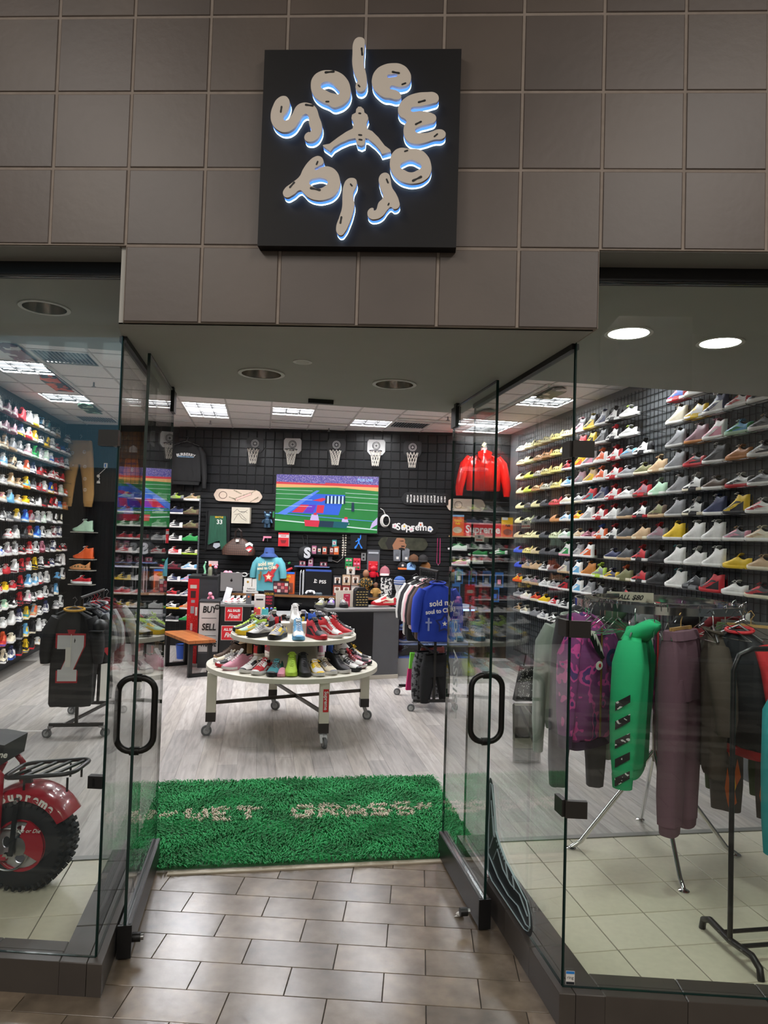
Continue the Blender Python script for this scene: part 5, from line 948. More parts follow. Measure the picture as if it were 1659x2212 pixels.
for s in (-1, 1): MB().tube([(s*.055+.042*math.cos(a), 0, .028*math.sin(a)) for a in [2*PI*i/16 for i in range(16)]], .011, 7, closed=True).build('rim', mat('e6e4e0', .3), o, 60); MB().prism(ell(.036, .022, 12, s*.055, 0), -.002, .002).build('lens', BLACK, o); MB().bar((s*.10, 0, .01), (s*.10, .13, .01), .006, .008).build('temple', mat('e6e4e0', .3), o)
o = thing('toy_figure', 'pink curled toy on the lettered counter end', 'figurine', S(-1.0, 7.55, .92)); MB().tube([(-.03, 0, .02), (0, 0, .06), (.03, 0, .05), (.04, 0, .02)], .02, 8).build('body', PINK, o, 60); MB().ball((.0, -.01, .09), .03, 7).build('head', PINK, o, 60)
o = onwall('keyring_sneaker', 'tiny sneaker keyrings in red and green on the slats', 'keyring', -1.84, 1.30, dy=.05); MB().tube([(0, 0, .18), (0, 0, .05)], .004, 5).build('cord', BLACK, o); MB().tube([(-.05, 0, -.02), (0, 0, .0), (.05, 0, .03)], [.02, .03, .02], 8).build('toy_shoe', REDP, o, 60); MB().tube([(-.01, -.02, .10), (.02, -.02, .12)], [.022, .018], 8).build('toy_shoe', GRN, o, 60)
# bench
o = thing('bench', 'wooden plank bench on two square black metal frames', 'bench', S(-1.245, 7.23, 0), TH-1.127); WD = wood('bench_wood', '8a4a22', 'b8743c')
for i in range(4): MB().box((0, -.135+.09*i, .46), (1.02, .088, .04)).build('plank', [WD, mat('a5602e', .4, noise=.15, nscale=6, nstretch=(.5, 6, 1)), WD, mat('94522a', .4, noise=.15, nscale=6, nstretch=(.5, 6, 1))][i], o)
for s in (-1, 1):
    fr = MB(); x = s*.44
    for y in (-.13, .13): fr.box((x, y, .22), (.05, .05, .44))
    fr.box((x, 0, .025), (.05, .3, .05)); fr.box((x, 0, .425), (.05, .3, .03)); fr.build('leg_frame', BLACK, o)
o = thing('sweep_bin', 'small blue bin on the floor behind the bench', 'bin', S(-1.42, 8.2, 0)); MB().lathe([(.07, 0), (.09, .2), (.095, .21)], n=14).build('body', mat('2f62c8', .4), o, 40); MB().lathe([(.097, .21), (.097, .222)], n=14, cap=False).build('rim', BLACK, o)
# ================================================================== sign over the entrance
sg = thing('shop_sign', 'square black sign with glowing bubble letters and a leaping figure', 'sign', (-.005, -.03, 3.354))
MB().box((0, 0, 0), (.757, .05, .767)).build('panel', mat('151415', .5, noise=.1, nscale=2, spec=.25), sg); MB().box((0, .027, 0), (.70, .006, .70)).build('spacer', BLACK, sg)
def sgp(x, y):
    t = (y-130)/1442; s = (x-125+55*t)/1462; t = (y-130+6*s-26*s*t)/1442; return ((s-.5)*.757, (.5-t)*.767)
FACE = mat('d8cdc0', .5); LEDB = mat('4f8dff', .5, emis=1.5); LEDW = mat('cfe6ff', .5, emis=5.)
LET = [('s', [[(290, 527), (318, 545), (328, 580), (310, 640), (280, 690), (300, 705), (340, 670), (380, 600), (420, 578), (470, 580), (515, 605), (545, 680), (565, 750), (550, 810), (515, 850), (470, 860), (440, 845), (438, 815), (465, 790), (480, 790), (470, 730), (455, 660), (430, 665), (395, 715), (350, 770), (290, 790), (235, 770), (200, 730), (188, 670), (205, 600), (240, 545)]], [((262, 650), (270, 600)), ((440, 592), (505, 600))]),
 ('o', [[(620, 340), (690, 355), (745, 400), (772, 460), (770, 530), (735, 580), (690, 605), (650, 612), (610, 590), (545, 560), (500, 515), (484, 450), (500, 390), (550, 350)], [(555, 450), (590, 425), (630, 430), (665, 460), (693, 510), (650, 510), (600, 490)]], [((585, 358), (660, 350)), ((590, 570), (620, 570))]),
 ('l', [[(845, 98), (875, 112), (880, 150), (875, 230), (875, 310), (885, 350), (893, 400), (890, 460), (870, 490), (840, 497), (815, 480), (815, 440), (825, 420), (805, 370), (790, 310), (790, 220), (800, 130), (820, 105)]], [((857, 175), (862, 235)), ((828, 447), (845, 465))]),
 ('e', [[(1080, 290), (1150, 300), (1200, 345), (1215, 400), (1195, 445), (1140, 465), (1060, 465), (1110, 490), (1135, 510), (1140, 540), (1115, 555), (1060, 545), (1020, 540), (965, 500), (935, 455), (932, 400), (960, 340), (1010, 305)], [(1040, 386), (1075, 372), (1118, 376), (1080, 392)]], [((1075, 353), (1135, 365)), ((1145, 448), (1180, 435))]),
 ('w', [[(1170, 545), (1230, 515), (1330, 502), (1390, 508), (1413, 540), (1405, 570), (1370, 585), (1290, 605), (1210, 630), (1290, 640), (1360, 655), (1392, 680), (1385, 715), (1340, 735), (1270, 755), (1240, 780), (1310, 800), (1360, 790), (1410, 773), (1450, 785), (1460, 815), (1440, 840), (1380, 848), (1310, 870), (1250, 880), (1190, 860), (1160, 810), (1165, 740), (1180, 715), (1130, 670), (1118, 630), (1130, 590)]], [((1262, 578), (1320, 562)), ((1240, 740), (1290, 715)), ((1375, 830), (1405, 805))]),
 ('o', [[(1130, 908), (1200, 915), (1270, 920), (1325, 960), (1352, 1020), (1350, 1090), (1310, 1140), (1240, 1165), (1170, 1160), (1110, 1130), (1065, 1070), (1058, 1000), (1080, 940)], [(1130, 1040), (1170, 1005), (1210, 995), (1250, 1010), (1285, 1040), (1245, 1075), (1205, 1085), (1165, 1070)]], [((1215, 1150), (1288, 1115)), ((1160, 935), (1190, 925))]),
 ('r', [[(1010, 1088), (1045, 1095), (1060, 1130), (1070, 1190), (1100, 1240), (1120, 1290), (1122, 1330), (1090, 1350), (1060, 1335), (1040, 1350), (1000, 1400), (950, 1422), (910, 1415), (892, 1385), (905, 1350), (935, 1342), (940, 1360), (975, 1300), (1005, 1265), (985, 1190), (978, 1120)]], [((1030, 1130), (1045, 1165)), ((1040, 1325), (1050, 1305))]),
 ('l', [[(780, 1123), (810, 1135), (815, 1170), (790, 1230), (790, 1270), (798, 1310), (785, 1380), (760, 1450), (730, 1510), (700, 1537), (672, 1520), (665, 1480), (690, 1400), (708, 1340), (712, 1250), (720, 1180), (745, 1135)]], [((768, 1165), (785, 1185)), ((695, 1455), (705, 1400))]),
 ('d', [[(545, 965), (570, 985), (572, 1015), (535, 1040), (510, 1060), (560, 1045), (610, 1040), (665, 1070), (693, 1130), (690, 1190), (650, 1250), (590, 1278), (520, 1282), (460, 1260), (420, 1220), (405, 1210), (350, 1245), (300, 1262), (278, 1235), (290, 1200), (340, 1160), (400, 1110), (425, 1060), (470, 1000), (510, 970)], [(470, 1150), (520, 1125), (570, 1125), (605, 1150), (580, 1185), (530, 1198), (490, 1180)]], [((325, 1195), (365, 1150)), ((475, 1195), (555, 1212)), ((522, 1030), (535, 1000))]),
 ('figure', [[(850, 607), (870, 625), (875, 650), (895, 665), (903, 690), (890, 720), (895, 770), (930, 785), (975, 830), (1020, 890), (1060, 920), (1065, 935), (1000, 952), (985, 920), (950, 880), (900, 840), (880, 835), (875, 880), (850, 892), (820, 880), (808, 835), (760, 845), (700, 870), (650, 900), (625, 930), (575, 895), (570, 885), (620, 875), (680, 830), (740, 790), (790, 765), (795, 720), (780, 690), (785, 665), (812, 650), (815, 625), (830, 607)]], [((830, 655), (852, 657)), ((828, 812), (858, 815)), ((830, 845), (860, 850))])]
for nm, sp, ink in LET:
    Q = [[sgp(*q) for q in s] for s in sp]; sm = nm != 'figure'
    fc = flatcurve('letter' if sm else 'leaping_figure', Q, FACE, sg, .007, (0, -.064, 0), smooth=sm)
    flatcurve('letter_body', Q, LEDB, fc, .009, (0, 0, -.0165), (0, 0, 0), smooth=sm); flatcurve('led_edge', Q, LEDW, fc, .005, (0, 0, -.031), (0, 0, 0), smooth=sm)
    for a, c in ink:
        a, c = Vector(sgp(*a)), Vector(sgp(*c)); n_ = Vector((-(c-a).y, (c-a).x)).normalized()*.003; md = (a+c)/2
        flatcurve('ink_mark', [[tuple(a), tuple(md+n_), tuple(c), tuple(md-n_)]], BLACK, fc, .0006, (0, 0, .0076), (0, 0, 0))
# ================================================================== garments
def hanger(parent, wd, z, m=STEEL, clip=False, yr=0.):
    b = MB(); b.tube([(0, 0, z+.02), (0, 0, z+.05), (.018, 0, z+.075), (.0, 0, z+.10), (-.018, 0, z+.085)], .003, 5)
    b.tube([(-wd, 0, z-.05), (0, 0, z+.02), (wd, 0, z-.05)], .006, 6); 
    return b.build('hanger', m, parent, 50)
def top_garment(name, label, cat, loc, rz, m, W=.24, Ln=.66, sl=.55, dep=.07, hood=False, sm=None, cuff=None, group=None, hm=STEEL, slv_w=.07, fold=.010, spread=.10, zip_=None, collar=None, k=9, hg=True):
    # hangs from local z=0 (collar) downward; x across the shoulders, -y is the front
    o = thing(name, label, cat, loc, rz, group); sm = sm or m
    rows = [(-Ln, W*.92, dep*.75, 0), (-Ln*.97, W*.98, dep*.9, 0), (-Ln*.6, W*.98, dep, 0), (-Ln*.3, W*.96, dep, 0), (-.13, W*.98, dep*.85, 0), (-.055, W*.80, dep*.7, 0), (-.01, W*.34, dep*.55, 0), (.012, W*.28, dep*.5, 0)]
    MB().loft(torso_rings(rows, 30, .5, fold, k, W*9)).build('body', m, o, 60)
    for s in (-1, 1):
        L2 = sl; a = spread; pts = [(s*W*.78, 0, -.06), (s*(W*.98+a*.25), 0, -.17), (s*(W+a*.65), -.01, -.06-L2*.5), (s*(W+a), -.015, -.06-L2*.8), (s*(W+a), -.015, -.06-L2)]
        q = MB().tube(pts, [slv_w*.75, slv_w, slv_w*.95, slv_w*.8, slv_w*.62], 12, flat=.75).build('sleeve', sm, o, 60)
        if cuff: MB().tube([(s*(W+a), -.015, -.05-L2), (s*(W+a), -.015, -.12-L2)], [slv_w*.66, slv_w*.6], 12, flat=.75).build('cuff', cuff, q, 50)
    if hood:
        MB().loft([[(.115*math.cos(t_)*f, .075*math.sin(t_)*f+y, z+.02*math.cos(t_)**2) for t_ in [2*PI*i/18 for i in range(18)]] for f, y, z in ((1.0, .0, -.06), (1.1, .03, -.02), (1.02, .06, .015), (.75, .08, .035), (.3, .085, .04))]).build('hood', m, o, 60)
    else:
        MB().tube([(.085*math.cos(a_), .045*math.sin(a_), .012+.012*math.sin(a_)) for a_ in [2*PI*i/18 for i in range(18)]], .010, 6, closed=True).build('collar', collar or m, o)
    if cuff: MB().loft(torso_rings([(-Ln-.05, W*.86, dep*.72, 0), (-Ln, W*.92, dep*.78, 0)], 30, .5)).build('hem_band', cuff, o, 40)
    if zip_: MB().box((0, -dep*1.04, -Ln*.5), (.010, .006, Ln*.95)).build('zip', zip_, o)
    if hg: hanger(o, W*.8, .02, hm)
    return o
def trousers(name, label, cat, loc, rz, m, W=.19, Ln=.95, dep=.06, cuff=None, group=None, split=.30, gap=.03, hm=STEEL, taper=.6, band=None, fold=.006, hang=True):
    o = thing(name, label, cat, loc, rz, group)
    MB().loft(torso_rings([(-split-.02, W*1.05, dep*1.0, 0), (-split*.5, W*1.02, dep, 0), (-.05, W*.94, dep*.8, 0), (-.005, W*.88, dep*.6, 0)], 28, .5, fold, 11)).build('seat', m, o, 60)
    for s in (-1, 1):
        x0 = s*(W*.5+gap*.2); lw = W*.5
        q = MB().loft(torso_rings([(-Ln, lw*taper, dep*.7, x0+s*gap), (-Ln*.85, lw*(taper+.12), dep*.8, x0+s*gap), (-Ln*.6, lw*.9, dep*.9, x0+s*gap*.6), (-split, lw*1.08, dep*.98, x0), (-split+.1, lw*1.0, dep*.9, x0)], 18, .6, fold, 5, s)).build('leg', m, o, 60)
        if cuff: MB().loft(torso_rings([(-Ln-.055, lw*taper*.8, dep*.55, x0+s*gap), (-Ln-.045, lw*taper*.9, dep*.62, x0+s*gap), (-Ln, lw*taper*.92, dep*.66, x0+s*gap)], 18, .6)).build('cuff', cuff, q, 50)
    MB().loft(torso_rings([(-.035, W*.93, dep*.85, 0), (-.005, W*.90, dep*.72, 0), (.012, W*.88, dep*.62, 0)], 40, .5, .004, 40)).build('waistband', band or m, o, 50)
    if hang:
        b = MB(); b.tube([(0, 0, .03), (0, 0, .06), (.018, 0, .085), (0, 0, .11), (-.018, 0, .095)], .003, 5); b.box((0, 0, .022), (W*1.5, .012, .016))
        for s in (-1, 1): b.box((s*W*.6, 0, .0), (.03, .022, .05))
        b.build('hanger', hm, o)
    return o
FAB = lambda h: mat(h, .85, noise=.06, nscale=6, bump=.25, bscale=400)
# black hoodie on the back wall
o = top_garment('hoodie', 'black hoodie with white arched lettering hung high on the back wall', 'hoodie', (-3.57, YB-.16, 3.30), .22, FAB('232324'), .25, .62, .60, .07, True, cuff=FAB('1d1d1e'), spread=.05, hm=STEEL)
for i, ch in enumerate('BURBERRY'): a = (i-3.5)*.085; text(ch, .062, WHITE, o, (.44*math.sin(a)-.0, -.078, -.185+.44*(math.cos(a)-1)), rot=(PI/2, a, 0), bold=.002)
text('LONDON ENGLAND', .026, LBLU, o, (0, -.078, -.225), bold=.001)
MB().tube([(.10, -.075, -.40), (.13, -.075, -.48), (.125, -.075, -.54)], .003, 4).build('pocket_seam', BLACK, o)
# khaki joggers
o = trousers('jogger_pants', 'tan khaki joggers with white flower patches hung at the far left', 'trousers', (-5.36, YB-.12, 3.30), 0, mat('b98f55', .85, noise=.05, nscale=5, bump=.2, bscale=300), .215, 1.02, .05, cuff=mat('b08750', .85), gap=.055, taper=.72, split=.36)
for x, z in ((-.10, -.20), (.10, -.18), (.13, -.62), (-.17, -.85), (-.10, -.40), (.12, -.42), (.14, -.80)):
    f = MB(); [f.box((x+.022*math.cos(a), -.062, z+.022*math.sin(a)), (.02, .004, .005), rot=Matrix.Rotation(-a, 3, 'Y')) for a in [2*PI*q/8 for q in range(8 if abs(x) != .10 or z > -.3 else 1)]]; f.build('flower_patch', CARD, o)
# red shiny jacket on a bust form
RSH = mat('e8231c', .16, noise=.06, nscale=4, bump=.9, bscale=9, coat=.6, nstretch=(3, 3, .6))
o = top_garment('puffer_jacket', 'glossy red cropped jacket on a white bust in the back corner', 'jacket', (1.22, YB-.36, 3.22), .05, RSH, .27, .58, .60, .12, False, slv_w=.11, fold=.024, spread=.10, collar=RSH, k=7, hg=False)
MB().lathe([(.07, -.06), (.05, .0), (.045, .09), (.05, .10)], n=16).build('bust_neck', mat('d9d9d6', .5), o, 50); MB().box((0, 0, .15), (.05, .03, .07), rot=Matrix.Rotation(.6, 3, 'Y')).build('hook_block', mat('c9c39a', .4), o); MB().box((0, -.145, -.30), (.012, .006, .52)).build('zip', mat('b3140f', .4), o)
for s in (-1, 1): MB().prism([(s*.02, .06), (s*.11, .02), (s*.10, -.06), (s*.03, -.12)], -.12, -.05).build('collar_flap', RSH, o)
o = thing('bust_hanger', 'slim steel arm holding the red jacket bust off the wall', 'bracket', (1.26, YB-.01, 3.40)); MB().bar((0, 0, 0), (0, -.37, -.02), .012, .02).build('arm', STEEL, o); MB().box((0, .0, 0), (.06, .01, .08)).build('plate', STEEL, o)
# poster of a player in an orange vest, camera and plug
o = onwall('player_poster', 'poster of a basketball player in an orange number eight vest', 'poster', -4.53, 2.63); 
print_flat('sheet', [(rect(-.25, 0, .25, .86), 0), (rect(-.25, .34, .25, .86), 1)], [mat('8f4a1c', .5, noise=.4, nscale=9, c2='3a2418'), mat('5a4028', .5, noise=.4, nscale=7, c2='8a5a2a')], o)
print_flat('player_print', [([(-.11, 0), (-.13, .20), (-.10, .42), (.10, .42), (.14, .20), (.13, 0)], 0), ([(-.10, .42), (-.17, .40), (-.23, .26), (-.20, .14), (-.15, .14), (-.17, .25), (-.12, .33)], 1), ([(.10, .42), (.18, .38), (.22, .22), (.19, .20), (.13, .32)], 1), (ell(.06, .08, 14, .02, .52), 1), ([(-.03, .42), (.07, .42), (.06, .47), (-.02, .47)], 1), (ell(.05, .05, 12, -.18, .12), 2), ([(-.05, .52), (.09, .52), (.085, .60), (.02, .64), (-.045, .60)], 3)], [mat('d2702a', .5), mat('5e3d2a', .5), mat('b5552a', .5), mat('e0dcd8', .5)], o, None, (0, -.003, 0), .001)
text('LAKERS', .05, mat('5b3a7a', .5), o, (.0, -.013, .33), shear=.2, bold=.001); text('8', .10, mat('e6d9b0', .5), o, (.02, -.013, .23), bold=.002); text('LA', .12, mat('8d7a5a', .5), o, (-.12, -.006, .76), shear=.3)
o = onwall('security_camera', 'small white camera with dangling lead beside the khaki joggers', 'camera', -5.06, 2.72, dy=.06); MB().box((.10, .03, .20), (.05, .03, .08)).build('plug', WHITE, o); MB().box((.10, .012, .20), (.02, .004, .05)).build('plug_light', BLU, o); MB().tube([(.10, .02, .15), (.02, .0, .06), (-.02, 0, .02), (.02, 0, -.02), (0, 0, -.08)], .005, 5).build('lead', WHITE, o); MB().ball((0, -.01, .02), .026, 8).build('camera_ball', CARD, o, 60); MB().lathe([(.03, -.10), (.022, -.06)], n=10).build('base', CARD, o)
# shelf with red lettered board and cereal boxes under the red jacket
o = thing('wall_shelf', 'pale wooden shelf under the red jacket', 'shelf', (1.24, YB-.14, 1.925)); MB().box((0, 0, 0), (1.04, .22, .02)).build('board', mat('a98f66', .5), o)
for s in (-.4, .4): MB().bar((s, .1, -.1), (s, -.08, -.012), .012, .008).build('bracket', BLACK, o)
o = carton('cereal_box', 'orange cereal box with yellow lettering, at the open side of the red board', 'cereal box', .85, 1.937, .20, .33, .06, ORG, YB-.14); text('Reese\'s', .05, YEL, o, (0, -.032, .24), bold=.002, shear=.2, sx=.8); text('Puffs', .05, YEL, o, (0, -.032, .19), bold=.002, shear=.2, sx=.8); print_flat('print', [(ell(.075, .05, 12, 0, .09), 0), (rect(-.1, .30, .1, .33), 1)], [mat('c2b59d', .6), LBLU], o, None, (0, -.031, 0))
o = carton('cereal_box', 'yellow and orange cereal box at the shoe-wall side of the red board', 'cereal box', 1.64, 1.937, .19, .31, .06, YEL, YB-.14); print_flat('print', [(rect(-.09, .0, .09, .20), 0), (ell(.07, .05, 12, 0, .08), 1), (rect(-.09, .27, .0, .31), 2)], [ORG, mat('8a4a3a', .5), CARD], o, None, (0, -.031, 0)); text('Reese\'s', .045, YEL, o, (0, -.034, .225), bold=.002, shear=.2, sx=.8); text('Puffs', .05, BLACK, o, (0, -.034, .18), bold=.002, shear=.2, sx=.8)
o = thing('lettered_board', 'red board with large white lettering between two cereal boxes', 'sign', (1.25, YB-.15, 1.937)); MB().box((0, 0, .105), (.62, .03, .21)).build('board', mat('cf2a33', .45), o); text('Supreme', .165, WHITE, o, (0, -.017, .105), bold=.004, sx=.92)
for i, (x, z, c, lb) in enumerate(((.86, 1.70, 'Lwww', 'white low-top sneaker under the red lettered board'), (1.18, 1.62, 'Leew', 'green low-top sneaker under the red lettered board'), (1.5, 1.64, 'Lewk', 'bright green sneaker nearest the foam shoes'), (.90, 1.46, 'Lpcw', 'pink and cream sneaker on the corner shelf'), (1.12, 1.50, 'Sw', 'pale foam slide on the corner shelf'))): shoe(c, (x, YB-.15, z), PI-.1, lb, 'shoes in the back corner')
ledge('upper clear corner ledge under the red lettered board', .74, 1.68, z=1.60, m=mat('6f7377', .2)); ledge('lower clear corner ledge', .74, 1.3, z=1.455, m=mat('6f7377', .2))
for i, (x, z, lb) in enumerate(((.90, 1.17, 'blue and white packaged laces, nearest the post'), (1.12, 1.15, 'plain blue accessory pack'), (1.34, 1.15, 'blue framed pack, third along'), (1.54, 1.13, 'blue framed pack, farthest along'), (.86, .93, 'dark blue pack on the lower row, nearest the post'), (1.48, .90, 'tall blue pack on the lower row'))):
    o = onwall('accessory_pack', lb, 'package', x, z, 'blue packs in the back corner', .05); MB().box((0, 0, .12), (.13, .012, .24)).build('card', mat('2f6fb5', .4), o); MB().box((0, -.008, .11), (.095, .005, .17)).build('window', mat('2b3038', .2), o); MB().box((0, -.012, .09), (.05, .006, .07)).build('content', [CARD, BLU, GREYP, PINK][i % 4], o)
# ---- rolling racks
def gar_rack(label, u, v0, v1, ztop, w, zl=None):
    o = thing('clothes_rack', label, 'clothes rack', S(u, v0, 0), TH); L = v1-v0; m = mat('2a2827', .45, .3)
    for y in (0, L):
        MB().bar((0, y, .12), (0, y, ztop), .026, .026).build('upright', m, o); MB().bar((-w/2, y, .115), (w/2, y, .115), .03, .03).build('base_bar', m, o)
        for s in (-1, 1): MB().lathe([(.013, -.0165), (.013, .0165)], (s*(w/2-.13), y-.0, .115), 10).build('bolt', STEEL, o).rotation_euler = (0, 0, 0)
        for s in (-1, 1): caster(o, (s*(w/2-.015), y, .10), .040, PI*(.9 if s < 0 else .2))
    MB().bar((-.10, 0, .115), (.10, L, .115), .024, .024).build('brace', m, o); MB().cyl((0, -.06, ztop), (0, L+.06, ztop), .013, n=10).build('rail', m, o)
    if zl: MB().cyl((0, -.02, zl), (0, L+.02, zl), .012, n=10).build('lower_rail', m, o)
    return o
gar_rack('black rolling clothes rack of jerseys behind the minibike window', -1.90, 4.10, 4.95, 1.25, .46)
JB = mat('1b1b1d', .7, bump=.2, bscale=500)
o = top_garment('jersey', 'black football jersey with a white red-edged seven and paper tags', 'jersey', S(-1.94, 4.02, 1.14), TH, JB, .185, .84, .40, .055, collar=mat('c9962c', .6), slv_w=.085, spread=.035)
SEV = [(-.11, .20), (.11, .20), (.11, .10), (.03, -.10), (.06, -.10), (.06, -.20), (-.10, -.20), (-.10, -.10), (-.07, -.10), (.0, .08), (-.11, .08)]
print_flat('number', [([(x*1.13, z*1.08) for x, z in SEV], 0), (SEV, 1)], [mat('b3262f', .6), mat('d9d9d9', .6)], o, None, (-.005, -.060, -.41)); MB().box((-.02, -.068, -.40), (.045, .003, .17)).build('price_tag', CARD, o); MB().prism([(-.035, -.16), (.035, -.16), (.02, -.21), (-.02, -.21)], -.069, -.066).build('brand_tag', mat('b3262f', .5), o); MB().box((0, -.068, -.26), (.006, .003, .12)).build('tag_string', CARD, o)
o = trousers('shorts', 'black and white football shorts with bird badge behind the black jersey', 'shorts', S(-1.76, 4.22, 1.0), TH+.9, JB, .12, .70, .05, split=.2, taper=.9); print_flat('white_panel', [(rect(-.04, -.69, .05, -.36), 0)], [CARD], o, None, (.02, -.060, 0)); print_flat('badge', [([(a*.10-.04, c*.12-.30) for a, c in wing], 0)], [mat('b3262f', .5)], o, None, (.02, -.063, 0))
gl = 'jerseys on the left rack'
for i, (v, c, lb) in enumerate(((4.30, '1f1f22', 'plain black jersey second on the left rack'), (4.42, '8d8f94', 'grey jersey third on the left rack'), (4.54, '23283a', 'navy jersey fourth on the left rack'), (4.66, '1c1c1f', 'black jersey fifth on the left rack'), (4.78, 'b9b9ba', 'pale grey jersey sixth on the left rack'))): top_garment('jersey', lb, 'jersey', S(-1.90, v, 1.125), TH+.12, FAB(c), .17, .60, .34, .045, group=gl, hm=REDP if i in (2, 3) else STEEL, spread=.05)
o = top_garment('varsity_jacket', 'maroon varsity jacket with white sleeves at the end of the left rack', 'jacket', S(-1.86, 4.95, 1.14), TH+.25, FAB('7d1626'), .2, .58, .5, .08, sm=FAB('c9c4bd'), cuff=FAB('7d1626'))
o = thing('cap_bunch', 'black cap hung on the end of the left rack', 'cap', S(-1.72, 4.0, .98), TH); MB().lathe([(.075, 0), (.07, .05), (.04, .08), (.005, .09)], n=14).build('crown', BLACK, o, 50); MB().prism([(-.06, 0), (.06, 0), (.05, -.01), (-.05, -.01)], -.14, -.05, ax='y').build('brim', BLACK, o)
# rack at the right of the counter
gar_rack('black rolling rack of printed tees and trousers by the display case', 1.58, 4.90, 5.70, 1.52, .46, .62)
gr = 'tops on the right rolling rack'
BLT = FAB('1f3fae')
o = top_garment('t_shirt', 'royal blue tee with white lettering and star, first on the right rack', 'shirt', S(1.58, 4.86, 1.385), TH-.05, BLT, .21, .62, .46, .07, group=gr, hm=BLACK, spread=.03, slv_w=.08)
text('sold my', .085, CARD, o, (.03, -.085, -.20), rot=(PI/2, -.1, 0), bold=.002); text('soul to CHRI', .064, CARD, o, (.02, -.085, -.285), rot=(PI/2, -.12, 0), bold=.002, sx=.95); print_flat('star_print', [(star(.11, .07, -.42, .6), 0), (star(.08, .07, -.42, .55), 1), (star(.03, .07, -.42, .4), 2)], [mat('16225e', .7), BLT, CARD], o, None, (0, -.083, 0)); print_flat('cross_print', [([(-.115, -.36), (-.095, -.36), (-.095, -.40), (-.07, -.40), (-.07, -.42), (-.095, -.42), (-.095, -.50), (-.115, -.50), (-.115, -.42), (-.14, -.42), (-.14, -.40), (-.115, -.40)], 0)], [mat('8d97c2', .6)], o, None, (0, -.083, 0))
for i, (v, c, lb, ln) in enumerate(((5.0, '5d4a42', 'brown tee, second on the right rack', .62), (5.12, '1a1a1c', 'black tee, third on the right rack', .6), (5.22, 'e3b2b8', 'pale pink tee, fourth on the right rack', .55), (5.33, 'e3e1dd', 'white tee behind the pink tee on the right rack', .55), (5.44, '1c1c1f', 'black tee, sixth on the right rack', .70), (5.54, '222225', 'charcoal tee, seventh on the right rack', .66), (5.66, 'dcdad6', 'white long tee at the far end of the right rack', .66))): top_garment('t_shirt', lb, 'shirt', S(1.57, v, 1.385), TH-.05, FAB(c), .205, ln, .40, .06, group=gr, hm=BLACK, spread=.05)
for i, (v, c, lb) in enumerate(((4.95, '17171a', 'black trousers, first on the lower rail of the right rack'), (5.15, '5a5a5c', 'grey cracked-print trousers on the lower rail of the right rack'), (5.5, '6b2f2a', 'rust brown trousers at the back of the lower rail'))): trousers('trousers', lb, 'trousers', S(1.60+.05*i*(-1)**i, v, .59), TH+.3, voro('6e6f72', '2a2a2c', 26, .52, .8) if i == 1 else FAB(c), .17, .50, .05, hang=True, hm=BLACK, split=.2)
o = thing('swim_shorts', 'magenta and neon green shorts low on the right rack', 'shorts', S(1.42, 5.3, .57), TH); MB().prism([(-.03, 0), (.03, 0), (.05, -.2), (-.04, -.2)], -.02, .02).build('green_part', mat('7fe04a', .6), o); MB().prism([(-.05, -.18), (.05, -.18), (.06, -.42), (-.07, -.42)], -.025, .025).build('magenta_part', mat('c2266a', .6), o)
# ---- round chrome rack with hanging clothes
RC = S(2.10, 1.38); RR_ = .49; ZR = 1.53
o = thing('round_clothes_rack', 'round chrome clothes rack on four splayed legs behind the window', 'clothes rack', RC)
b = MB(); b.loft([[((RR_+a)*math.cos(q), (RR_+a)*math.sin(q), ZR+z-.02) for a, z in ((-.006, -.022), (.006, -.022), (.006, .022), (-.006, .022))] for q in [2*PI*i/48 for i in range(48)]], closed=True); b.build('ring', CHROME, o, 40)
b = MB(); b.loft([[((RR_-.10+a)*math.cos(q), (RR_-.10+a)*math.sin(q), ZR+z-.0) for a, z in ((-.004, -.014), (.004, -.014), (.004, .014), (-.004, .014))] for q in [2*PI*i/40 for i in range(40)]], closed=True); b.build('inner_ring', CHROME, o, 40)
MB().cyl((0, 0, .55), (0, 0, ZR-.02), .018, n=12).build('center_post', CHROME, o)
for a in (69, -102, -190, -12): q = math.radians(a)+TH; MB().bar((0, 0, ZR-.02), (RR_*math.cos(q), RR_*math.sin(q), ZR-.02), .014, .012).build('spoke', CHROME, o); lg = MB().tube([(0, 0, .62), (.44*math.cos(q), .44*math.sin(q), .05), (.50*math.cos(q), .50*math.sin(q), .012)], .0135, 10).build('leg', CHROME, o, 50); MB().lathe([(.03, 0), (.03, .008), (.015, .016)], (.50*math.cos(q), .50*math.sin(q), 0), 14).build('foot', CHROME, lg, 50)
o2 = thing('price_sign', 'cream card sign clipped across the round rack ring', 'sign', RC+Vector((-.06, .36, ZR-.03)), -.1); MB().box((0, 0, .02), (.30, .008, .07)).build('card', mat('cfc6b4', .5), o2); text('ALL $80', .045, BLACK, o2, (0, -.006, .02), shear=.4, bold=.001)
CAMO = voro('7a3a72', 'c94a94', 13, .56, .85, 'camo', 0, '4f3270'); GRN2 = FAB('25b878'); grk = 'clothes on the round rack'
def on_ring(phi, dr=0.): q = math.radians(phi)+TH; return RC+Vector(((RR_+dr)*math.cos(q), (RR_+dr)*math.sin(q), ZR-.13)), q
p_, q = on_ring(-166, .02); o = top_garment('hoodie', 'purple and pink camouflage zip hoodie with shark teeth print', 'hoodie', p_, q+PI+.25, CAMO, .20, .66, .56, .075, True, group=grk, zip_=mat('9a7a3a', .4, .5), spread=.04, cuff=FAB('3a2340'))
